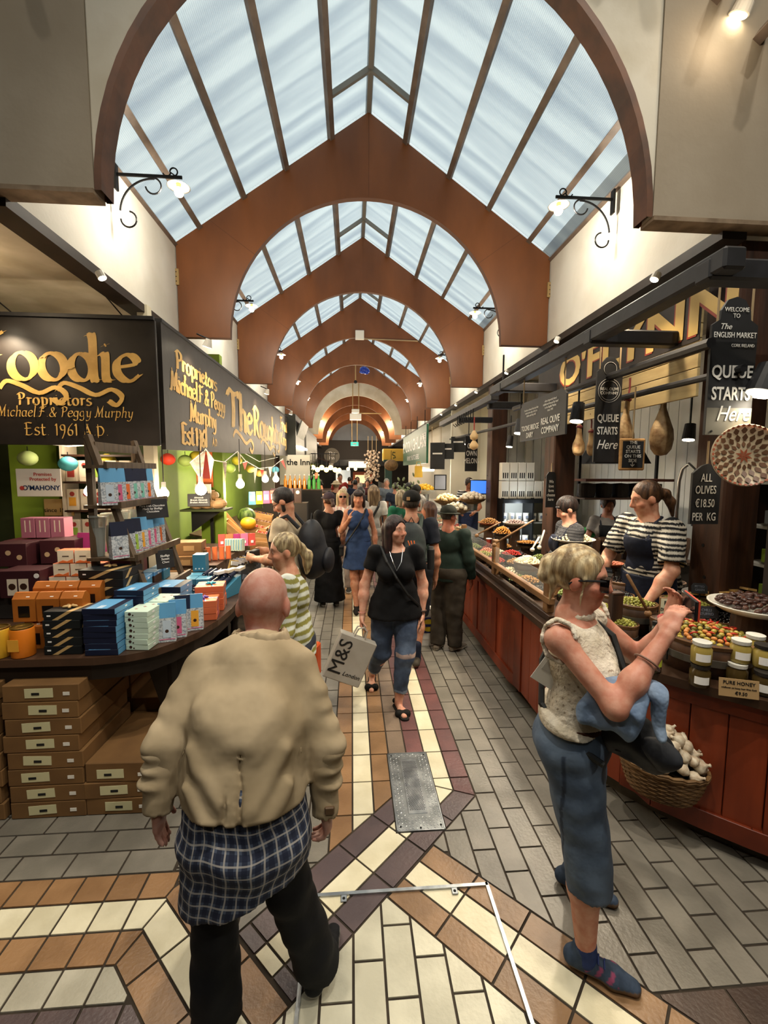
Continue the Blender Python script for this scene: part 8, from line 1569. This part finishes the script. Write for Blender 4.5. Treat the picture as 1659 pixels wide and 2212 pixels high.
backpack(bp2, 'large black backpack on the man in the cream T-shirt', '#14161d', (0, -.22, 1.16), (.165, .12, .27))
cst = T('camera_strap', 'black camera with strap held by the bearded man', 'camera', bp2.W((.03, .33, 1.10)), bp2.t.rotation_euler.z); MB().box((0, 0, 0), (.12, .06, .08), bev=.008).o('camera_body', m_ink, cst); MB().cyl((0, .03, 0), (0, .09, 0), .03, n=14).o('camera_lens', m_iron, cst)
# ---- woman in blue dress
bd = Person('woman with dark fringe in a short blue dress walking toward the photographer', (-.11, 6.35), 180, h=1.77, vox=.011, skin='#b98568', female=True, wide=.98, brow='#241711', elR=(.24, .02, 1.13), wrR=(.13, .17, 1.30), hdR=(-.3, .3, 1), elL=(-.23, -.03, 1.10), wrL=(-.24, .02, .85), knR=(.06, .06, .49), anR=(.03, .16, .10), knL=(-.06, -.02, .49), anL=(-.06, -.22, .10), ftL=(0, 1, -.2))
bd.body(); bd.shirt('#31456b', hem=.98, sleeveless=True, loose=.016, neck=.07, name='dress_top'); bd.skirt('#31456b', hem=.60, r=.185, name='dress_skirt', wx=1.25)
def frg(V, h, H): V.cap(h(-.05, .072, .075), h(.05, .072, .075), .024, k=.02).ell(h(0, .078, .058), (.055, .02, .022), H)
bd.hair('#2a1a14', 'bob', col2='#4a3226'); V = Vol(.009, .015); V.cap(bd.hd(-.05, .070, .080), bd.hd(.05, .070, .080), .022).ell(bd.hd(0, .082, .060), (.056, .016, .024), bd.HR); bd.emit('fringe', V, m_hairm, '#2a1a14'); bd.shoes('#17130f', '#17130f', name='sandal')
MB().tube([Vector(p)*bd.k for p in ((-.11, .0, 1.44), (-.06, .12, 1.33), (.02, .16, 1.2), (.12, .14, 1.05), (.19, .06, .93))], .012, 5).o('bag_strap', m_ink, bd.t)
sb_ = T('small_handbag', 'small dark crossbody bag at the hip of the woman in blue', 'bag', bd.W((.235, .06, .86)), PI); MB().box((0, 0, 0), (.06, .18, .14), bev=.015).o('bag_body', m_ink, sb_); MB().box((.0, 0, .05), (.064, .184, .05), bev=.012).o('flap', m_iron, sb_)
# ---- man in cap with green-strapped backpack
cm_ = Person('man in black cap and dark tee with rucksack, back turned beside the green-jumper man', (.42, 4.50), -8, h=1.84, vox=.0095, skin='#b58468', wide=1.05, head_rot=(0, 4, 0), hair_stub='#4a4038', anR=(.06, -.10, .085), knR=(.08, .0, .49))
cm_.body(fine=False); cm_.shirt('#20232c', hem=.86, sleeve=.75, loose=.026, off_arm=.025); cm_.pants('#1b1d22', to=1.95, loose=.03, ends=.10, name='shorts'); cm_.shoes('#4c463c', '#5a3028'); cm_.hair('#4a4038', 'short')
for sd in 'RL': an = cm_.J['an'+sd]; cm_.emit('sock', Vol(.008, .01).cap(an-v3(0, 0, .02), an+v3(0, 0, .13), .046, .050), m_fine, '#1a2030')
def cap_hat(P, col, brim=1, name='cap', deg=0, logo=None):
    V = Vol(.008, .012); h, H = P.hd, P.HR; V.ell(h(0, -.012, .058), (.090, .108, .085), H); V.cut(-H[:, 2], -(H[:, 2]@h(0, 0, .042))); P.emit(name, V, m_fine, col); V = Vol(.007, .008); d = H@rot2(deg, 'z')@v3(0, 1, 0); V.cap(h(0, 0, .046)+d*.07, h(0, 0, .040)+d*.15, .055, .04, fl=(H@rot2(deg, 'z')@v3(1, 0, 0), 1.35)); V.cut(H[:, 2], H[:, 2]@h(0, 0, .056)); V.cut(-H[:, 2], -(H[:, 2]@h(0, 0, .042))); P.emit('brim', V, m_fine, col)
cap_hat(cm_, '#16140f'); MB().box((0, 0, 0), (.035, .004, .035)).o('patch', mat('patch_tan', '#b58a5a', .7), cm_.t, loc=[float(x) for x in cm_.hd(-.03, -.118, .07)*cm_.k])
backpack(cm_, 'grey and orange rucksack with bottle on the man in the black cap', '#2e3634', (0, -.20, 1.20), (.14, .085, .22), acc='#39453c')
wb_ = T('water_bottle', 'black flask in the side pocket of the rucksack', 'bottle', cm_.W((.185, -.2, 1.08))); MB().cyl((0, 0, -.1), (0, 0, .1), .036, n=14).o('flask', m_ink, wb_); MB().cyl((0, 0, .1), (0, 0, .13), .026, n=12).o('cap', m_inox, wb_)
for k in range(3): MB().tube([(-.03+.03*k, -.0, -.12), (-.0+.02*k, -.0, .0), (-.03+.03*k, 0, .08)], .006, 5).o('orange_cord', m_oran, [o for o in bpy.data.objects if o.name.startswith('backpack')][-1], loc=(0, -.15, 0))
# ---- man in green jumper and hat
gh = Person('man in dark green jumper and bucket hat standing at the olive counter', (.885, 4.80), -32, h=1.66, vox=.0095, skin='#a5684f', wide=1.10, head_rot=(-30, -2, 0), elR=(.25, .0, 1.10), wrR=(.25, .09, .86), knR=(.09, .0, .49), anR=(.10, .0, .085), anL=(-.09, -.06, .085), ftR=(.5, 1, 0))
gh.body(fine=False); gh.shirt('#1f2d26', hem=.84, sleeve=1.95, loose=.026, off_arm=.022, neck=.06, name='jumper'); gh.pants('#3a332a', loose=.034, ends=.085); gh.shoes('#6f6456', '#b9b2a4'); gh.hair('#4a443c', 'short')
V = Vol(.008, .012); h, H = gh.hd, gh.HR; V.ell(h(0, -.008, .075), (.088, .104, .075), H); V.cap(h(0, -.008, .05), h(0, -.008, .046), .128, .135, fl=(H[:, 1], 1.12)); V.cut(-H[:, 2], -(H[:, 2]@h(0, 0, .040))); V.cap(h(0, -.008, .115), h(0, -.008, .20), .02, k=.03, sub=True); V2 = V
V = Vol(.008, .01); V.ell(h(0, -.008, .06), (.088, .104, .085), H); V.cut(-H[:, 2], -(H[:, 2]@h(0, 0, .045))); gh.emit('hat_crown', V, m_fine, '#23251c'); V = Vol(.007, .006); V.ell(h(0, -.005, .045), (.128, .142, .014), H); gh.emit('hat_brim', V, m_fine, '#2b2d22'); V = Vol(.007, .004); V.ell(h(0, -.008, .062), (.0895, .1055, .03), H); V.cut(H[:, 2], H[:, 2]@h(0, 0, .068)); V.cut(-H[:, 2], -(H[:, 2]@h(0, 0, .05))); gh.emit('hat_band', V, m_fine, '#14150f')
sbp = T('shopping_bag', 'white plastic shopping bag with a yellow and blue round logo by the green-jumper man', 'bag', (.66, 4.98, .0)); MB().box((0, 0, .26), (.26, .16, .36), taper=.85, bev=0).o('bag_body', m_whitep, sbp); MB().tube([(-.05, 0, .43), (-.03, 0, .56), (.03, 0, .56), (.05, 0, .43)], .008, 5).o('handle', m_whitep, sbp); MB().box((.03, -.078, .25), (.17, .006, .19), rx=.03).o('logo_square', mat('logo_blue', '#1c2a6a', .5), sbp); MB().cyl((.03, -.080, .25), (.03, -.084, .25), .075, n=24).o('logo_disc', mat('logo_yellow', '#d8c02a', .5), sbp); MB().box((.03, -.086, .25), (.09, .003, .03)).o('logo_bar', mat('logo_blue'), sbp); MB().box((0, 0, .04), (.24, .15, .08)).o('contents', m_whitep, sbp)
# ---- olive stall staff
sm = Person('young man in striped T-shirt and navy apron serving behind the olive barrels', (2.17, 3.22), 102, h=1.86, vox=.0085, skin='#c8967a', z0=.12, lean=9, head_rot=(-24, -14, 0), brow='#4a3424', wide=1.02, elR=(.27, .13, 1.13), wrR=(.24, .30, .93), elL=(-.27, .14, 1.12), wrL=(-.26, .32, .92), hdR=(0, .5, -1), hdL=(0, .5, -1))
sm.body(); sm.shirt(stripes('#14151a', '#cfc8b8', .032, .55, wob=.004), hem=.90, sleeve=.92, loose=.034, off_arm=.035, neck=.072, name='striped_shirt'); sm.pants('#1a1c26', loose=.02, ends=.07); sm.shoes('#222222')
def tuft(V, h, H): V.ell(h(0, -.13, .01), (.03, .035, .032), H); V.cap(h(0, -.14, .0), h(.0, -.16, -.06), .02, .008)
sm.hair('#4a3322', 'tail', col2='#6e4e34', ext=lambda V, h, H: (V.ell(h(0, -.13, .015), (.032, .035, .03), H)))
def apron(P, col, z1=1.33, z0_=.55, l=.046):
    M, w_, T_ = P.M, P.wide, P.tor
    for nm, hw in (('apron_bib', .115), ('apron_skirt', .3)):
        V = Vol(P.vox, .026); V.ell(T_(0, .005, 1.08), (.136*w_+l*.8, .100*w_+l*.8, .17), M).ell(T_(0, 0, 1.27), (.150*w_+l*.5, .108*w_+l*.8, .165), M)
        if P.female:
            for x in (-1, 1): V.ell(T_(x*.072, .085*w_, 1.235), (.062*w_+l, .058*w_+l*.8, .062+l), M, k=.04)
        if hw > .2: V.cap(T_(0, .003, 1.05), (0, .03, z0_), .105*w_+l, .15, fl=(M[:, 0], 1.4)); V.cut((0, 0, -1), -z0_)
        V.cut(-M[:, 1], -(M[:, 1]@T_(0, .0, 1.1))); V.cut(M[:, 2], M[:, 2]@T_(0, 0, z1 if hw < .2 else 1.06))
        for x in (-1, 1): V.cut(x*M[:, 0], hw+x*(M[:, 0]@T_(0, 0, 1.2)))
        P.emit(nm, V, m_fine, col)
    n = P.J['neck']; MB().tube([Vector([float(c)*P.k for c in p]) for p in (P.tor(.09, .115, z1-.02), n+v3(.085, .03, .0), n+v3(.06, -.05, .03), n+v3(-.06, -.05, .03), n+v3(-.085, .03, 0), P.tor(-.09, .115, z1-.02))], .012, 6).o('apron_strap', mat('apron_navy', '#171c2c', .8), P.t)
apron(sm, '#171c2c')
sw_ = Person('young woman with short dark hair and navy apron behind the feta bowl', (1.98, 4.12), 86, h=1.68, vox=.0095, skin='#d2a088', z0=.12, female=True, lean=6, head_rot=(-10, -24, 0), brow='#1f1512', elR=(.22, .05, 1.11), wrR=(.15, .22, .98), elL=(-.22, .06, 1.11), wrL=(-.12, .24, .98))
sw_.body(); sw_.shirt(stripes('#2a2b2f', '#5a5a5c', .014, .5), hem=.88, sleeve=1.8, loose=.03, off_arm=.03, neck=.068, name='striped_top'); sw_.pants('#1a1c26'); apron(sw_, '#1b2134'); sw_.hair('#1d1412', 'short', col2='#33241e', vol=.008); V = Vol(.009, .015); V.cap(sw_.hd(-.045, .074, .060), sw_.hd(.045, .074, .060), .015); sw_.emit('fringe', V, m_hairm, '#1d1412')
sk_ = Person('kitchen worker in light tee and dark apron at the back bench of the olive stall', (3.02, 5.25), 160, h=1.62, vox=.013, skin='#a87a66', z0=.12, female=True, head_rot=(10, -10, 0), elR=(.25, .05, 1.11), wrR=(.18, .22, 1.0), elL=(-.25, .05, 1.11), wrL=(-.15, .24, 1.0))
sk_.body(fine=False); sk_.shirt('#8d8a88', hem=.88, sleeve=.7, loose=.025); sk_.pants('#22242c'); apron(sk_, '#16181e'); sk_.hair('#3a1f1a', 'short', vol=.012)
sy_ = Person('young assistant in striped shirt behind the deli counter', (2.28, 9.1), 160, h=1.70, vox=.013, skin='#a06a50', z0=.2, head_rot=(15, -25, 0), elR=(.24, .06, 1.1), wrR=(.15, .25, 1.0), elL=(-.24, .06, 1.1), wrL=(-.14, .25, 1.0))
sy_.body(fine=False); sy_.shirt(stripes('#14151a', '#c8c8c8', .05, .6), hem=.9, sleeve=.8, loose=.028); apron(sy_, '#1b2440'); sy_.pants('#1a1c26'); sy_.hair('#2a1a12', 'short', vol=.012)
# ---- mid-distance shoppers
def shopper(label, loc, head, h, skin, hair, hs, top, bot, fem=True, vox=.014, sleeve=.7, skirt=None, hat=None, hrot=(0, 0, 0), fine=False, sl=False, **q):
    p = Person(label, loc, head, h=h, vox=vox, skin=skin, female=fem, head_rot=hrot, **q); p.body(fine=fine); p.shirt(top, hem=.86 if not skirt else .97, sleeve=sleeve, loose=.024, off_arm=.02, sleeveless=sl)
    if skirt: p.skirt(bot, hem=skirt[0], r=skirt[1])
    else: p.pants(bot, loose=.02, ends=.07)
    p.shoes('#3a3632')
    if hair: p.hair(hair, hs)
    if hat: cap_hat(p, hat)
    return p
shopper('woman in purple-brown cap and long black dress beside the backpack man', (-.55, 6.55), 8, 1.72, '#a87a60', '#4a2e20', 'tail', '#121214', '#101012', skirt=(.09, .2), hat='#3a2c34', hrot=(20, 0, 0), vox=.012)
pB = shopper('blonde woman in sunglasses and pastel striped top behind the capped woman', (-.36, 7.3), 175, 1.74, '#b58a74', '#c8b48a', 'mid', stripes('#c8a0a0', '#d8d0c4', .06, .4, axis=0), '#b8a8a0', vox=.012, hrot=(10, 0, 0)); s_ = link('sunglasses', None, pB.t); s_.location = pB.hc*pB.k; s_.rotation_euler = Matrix([list(r) for r in pB.HR]).to_euler()
for x in (-1, 1): MB().box((x*.032, .105, .012), (.05, .008, .036), bev=.003).o('lens', m_lens, s_)
pW = shopper('woman with long grey-blonde hair in white shirt and black strap, back turned', (.18, 7.6), -5, 1.80, '#a87e66', '#8a7458', 'long', '#d5d0c8', '#c0bab0', vox=.012, sleeve=.75); MB().tube([Vector(p)*pW.k for p in ((.10, .03, 1.46), (.08, -.12, 1.36), (-.04, -.15, 1.15), (-.16, -.10, .98))], .02, 6).o('bag_strap', m_ink, pW.t)
shopper('woman with pale blonde bob in teal top beyond the capped man', (.60, 7.1), 20, 1.74, '#b08a74', '#b8a888', 'bob', '#2f7a5a', '#3a3a40', vox=.012); shopper('woman with bare shoulders in peach top beside the capped man', (.83, 5.75), 60, 1.64, '#b0785c', '#5a3a28', 'mid', '#c08a78', '#3a3a40', vox=.012, sl=True)
far_ = [('man in black apron leaning over the white counter', (-1.75, 12.6, .3), 175, 1.72, '#a0745c', '#2a1c16', 'short', '#141416', False), ('curly dark-haired worker at the bakery counter', (-1.85, 15.2, .25), 170, 1.66, '#8a6450', '#15100e', 'bob', '#2a2a2e', True), ('woman in grey tee at the bakery counter', (-1.30, 14.0, 0), 100, 1.80, '#a87e68', '#2a1c18', 'tail', '#8d9096', True), ('bald man in black at the bakery counter', (-1.55, 16.6, .25), 150, 1.74, '#9a6a50', None, 'short', '#161618', False),
  ('man in straw hat and dark jacket in the distant crowd', (-.62, 11.6, 0), 0, 1.78, '#a87e68', '#8a7a64', 'short', '#17181a', False), ('tall man in red shirt in the distant crowd', (-.62, 15.0, 0), 200, 1.95, '#a0705a', '#1d1612', 'short', '#8a2a24', False), ('white-haired woman facing the photographer in the crowd', (-.40, 10.8, 0), 180, 1.66, '#b58a74', '#c8c2b8', 'short', '#2a2024', True), ('dark long-haired woman in the middle of the crowd', (.0, 10.2, 0), 5, 1.68, '#a0705a', '#120e0d', 'long', '#1a1a1e', True), ('woman in dark coat right of the long-haired woman', (.30, 11.2, 0), 180, 1.68, '#a87e68', '#3a2418', 'bob', '#2a2528', True), ('grey-haired man in checked shirt in the crowd', (.85, 13.2, 0), 180, 1.82, '#a87e68', '#8a8680', 'short', '#5a6068', False), ('person in navy top far down the aisle', (-.1, 14.4, 0), 0, 1.76, '#a0705a', '#1f1814', 'short', '#20263a', False), ('person in maroon top far down the aisle', (.35, 15.6, 0), 180, 1.74, '#a87e68', '#2a1c16', 'mid', '#4a2428', True), ('person in black top near the far end', (-.3, 18.0, 0), 0, 1.80, '#a0705a', '#15100e', 'short', '#161618', False), ('person in grey top near the far end', (.5, 18.6, 0), 180, 1.78, '#a87e68', '#4a3a2c', 'short', '#55585c', False), ('person in white top near the far end', (.05, 20.5, 0), 180, 1.78, '#a87e68', '#2a201a', 'mid', '#b8b4ac', True),
  ('dark-haired man in pale striped shirt at the deli counter', (1.02, 9.2, 0), -60, 1.80, '#8a5f4a', '#15100e', 'short', '#a8adb5', False), ('man in black cap at the far deli counter', (1.02, 8.2, 0), -20, 1.78, '#9a6c56', '#1a1512', 'short', '#2a2a2e', False), ('white-haired shopper in cream cardigan at the deli', (.92, 7.0, 0), -40, 1.66, '#b58a74', '#d0c8ba', 'bob', '#6d7a6a', True), ('person in dark blue beyond the deli shoppers', (.95, 11.5, 0), 0, 1.74, '#a0705a', '#2a201a', 'short', '#232a3a', False)]
for i, (lb, (x, y, z), hd_, hh, sk, hr, hs, tp, fm) in enumerate(far_):
    p = shopper(lb, (x, y), hd_, hh, sk, hr, hs, tp, '#22242a', fem=fm, vox=.018 if y < 12 else .022, z0=z, hat='#16140f' if 'black cap' in lb else None)
    if 'straw hat' in lb:
        V = Vol(.014, .01); V.ell(p.hd(0, -.005, .07), (.09, .105, .075), p.HR); V.ell(p.hd(0, -.005, .05), (.14, .155, .02), p.HR); p.emit('straw_hat', V, m_fine, '#a8987c')
    if i == 15 and 0: pass
# ================================================================ lamps of the hall, with added fill lights
def bracket(s, y, label, pw=26, sz=.06):
    t = T('bracket_lamp', label, 'lamp', (s*2.095, y, 4.43), 0, 'wrought-iron bracket lamps'); i = -s
    MB().box((-i*.0, 0, -.02), (.02, .05, .2), bev=.003).o('wall_plate', m_iron, t)
    MB().box((i*.26, 0, 0), (.52, .012, .022)).o('arm', m_iron, t)
    sp = lambda cx, cz, r, a0, a1, n=14: [(i*(cx+r*math.cos(a0+(a1-a0)*k/n)), 0, cz+r*math.sin(a0+(a1-a0)*k/n)) for k in range(n+1)]
    MB().tube(sp(.30, -.30, .28, PI/2, PI*.97)+[], .008, 6).o('brace', m_iron, t)
    MB().tube(sp(.085, -.34, .062, PI, PI*2.45), .007, 6).o('scroll', m_iron, t); MB().tube(sp(.29, -.075, .062, PI*.5, -PI*.95), .007, 6).o('scroll', m_iron, t)
    MB().tube(sp(.455, .04, .03, -PI*.4, PI*1.05)[::-1]+sp(.40, .035, .03, 0, -PI*0.9), .006, 6).o('scroll', m_iron, t)
    MB().lathe([(.02, .0), (.035, -.015), (.085, -.04), (.09, -.043), (.03, -.02), (.0, -.018)], (i*.49, 0, -.03), 20).o('enamel_shade', mat('enamel_shade', '#d8d2c4', .4), t, smooth=True)
    MB().cyl((i*.49, 0, -.045), (i*.49, 0, -.08), .02, n=10).o('socket', m_brass, t); MB().sph((i*.49, 0, -.115), .036, 12, 8).o('bulb', m_bulb, t, smooth=True)
    lamp('POINT', (s*2.095+i*.49, y, 4.43-.17), pw, size=sz, col=(1, .90, .74))
for k in range(5):
    for s in (-1, 1):
        bracket(s, 3.9+DD*k, f'wrought-iron scroll bracket lamp on the {"left" if s < 0 else "right"} wall, {NTH[k]} bay of the arcade')
for k in range(2):
    for s in (-1, 1): bracket(s, 20.5+DD*2*k, f'small wall lamp far down the vault on the {"left" if s < 0 else "right"}, {NTH[k]} beyond the white arch', 60, .25)
def fill_downlight(x, y, z, aim, pw, label, ang=100):  # unseen lamps added behind the camera to fill the foreground and portal
    t = T('fill_downlight', label, 'lamp', (x, y, z), 0, 'added ceiling fill lights'); MB().lathe([(.07, 0), (.075, -.01), (.06, -.012), (.055, -.002)], n=20).o('trim_ring', m_whitep, t); MB().cyl((0, 0, -.003), (0, 0, -.006), .055, n=20).o('lamp_face', m_warmdisc, t)
    lamp('SPOT', (x, y, z-.02), pw, aim=aim, angle=ang, blend=.7, size=.08, col=(1, .92, .78))
for k, (x, y, tx, ty, pw_, an) in enumerate(((-3.0, -2.5, -1.5, 1.5, 190, 100), (3.0, -2.5, 1.5, 1.5, 330, 100), (-.5, .8, -.2, 1.7, 340, 66), (.9, .8, .7, 1.8, 340, 66), (-2.4, .4, -1.6, 2.0, 50, 90), (2.6, .4, 1.6, 2.0, 160, 90))):
    fill_downlight(x, y, 7.33, (tx, ty, 0), pw_, f'unseen added ceiling fill light {NTH[k]} of the crossing behind', an)
ps = T('spotlight', 'bright oval spotlight fixed high on the right bulkhead', 'lamp', at(1596, 32, Y=2.56)); MB().lathe([(.05, .05), (.055, .0), (.045, -.004)], n=18).o('housing', m_whitep, ps, rot=(.5, 0, .4)); MB().cyl((0, 0, 0), (0, 0, -.006), .045, n=18).o('lamp_face', m_warmdisc, ps, rot=(.5, 0, .4))
lamp('POINT', at(1596, 36, Y=2.40), 1.6, size=.04)
for k in range(7):  # spots added along the left edge to light the crowd from the side
    y = 3.4+2.0*k; sp_ = T('eave_spot', f'added small fill spotlight under the left wall edge, {NTH[k]} from the front', 'lamp', (-2.0, y, 3.46), 0, 'eave spotlights'); MB().cyl((0, 0, 0), (.02, 0, -.04), .03, n=12).o('housing', m_whitep, sp_); MB().cyl((.02, 0, -.04), (.022, 0, -.044), .026, n=12).o('lamp_face', m_warmdisc, sp_); lamp('SPOT', (-1.75, y, 3.40), 38, aim=(-.6, y, 0.6), angle=120, blend=.8, size=.05, col=(1, .88, .70))
# ================================================================ lettering curves become plain meshes
bpy.context.view_layer.update(); dg = bpy.context.evaluated_depsgraph_get(); swap = []
for o in [o for o in bpy.data.objects if o.type == 'FONT']:
    me = bpy.data.meshes.new_from_object(o.evaluated_get(dg)); swap.append((o, me))
for o, me in swap:
    if not me.materials: me.materials.append(o.data.materials[0])
    nm = o.name.split('.')[0]; par, loc, rot, sc_ = o.parent, o.location.copy(), o.rotation_euler.copy(), o.scale.copy(); bpy.data.objects.remove(o); stuff(link(nm, me, par, loc, rot, sc_))
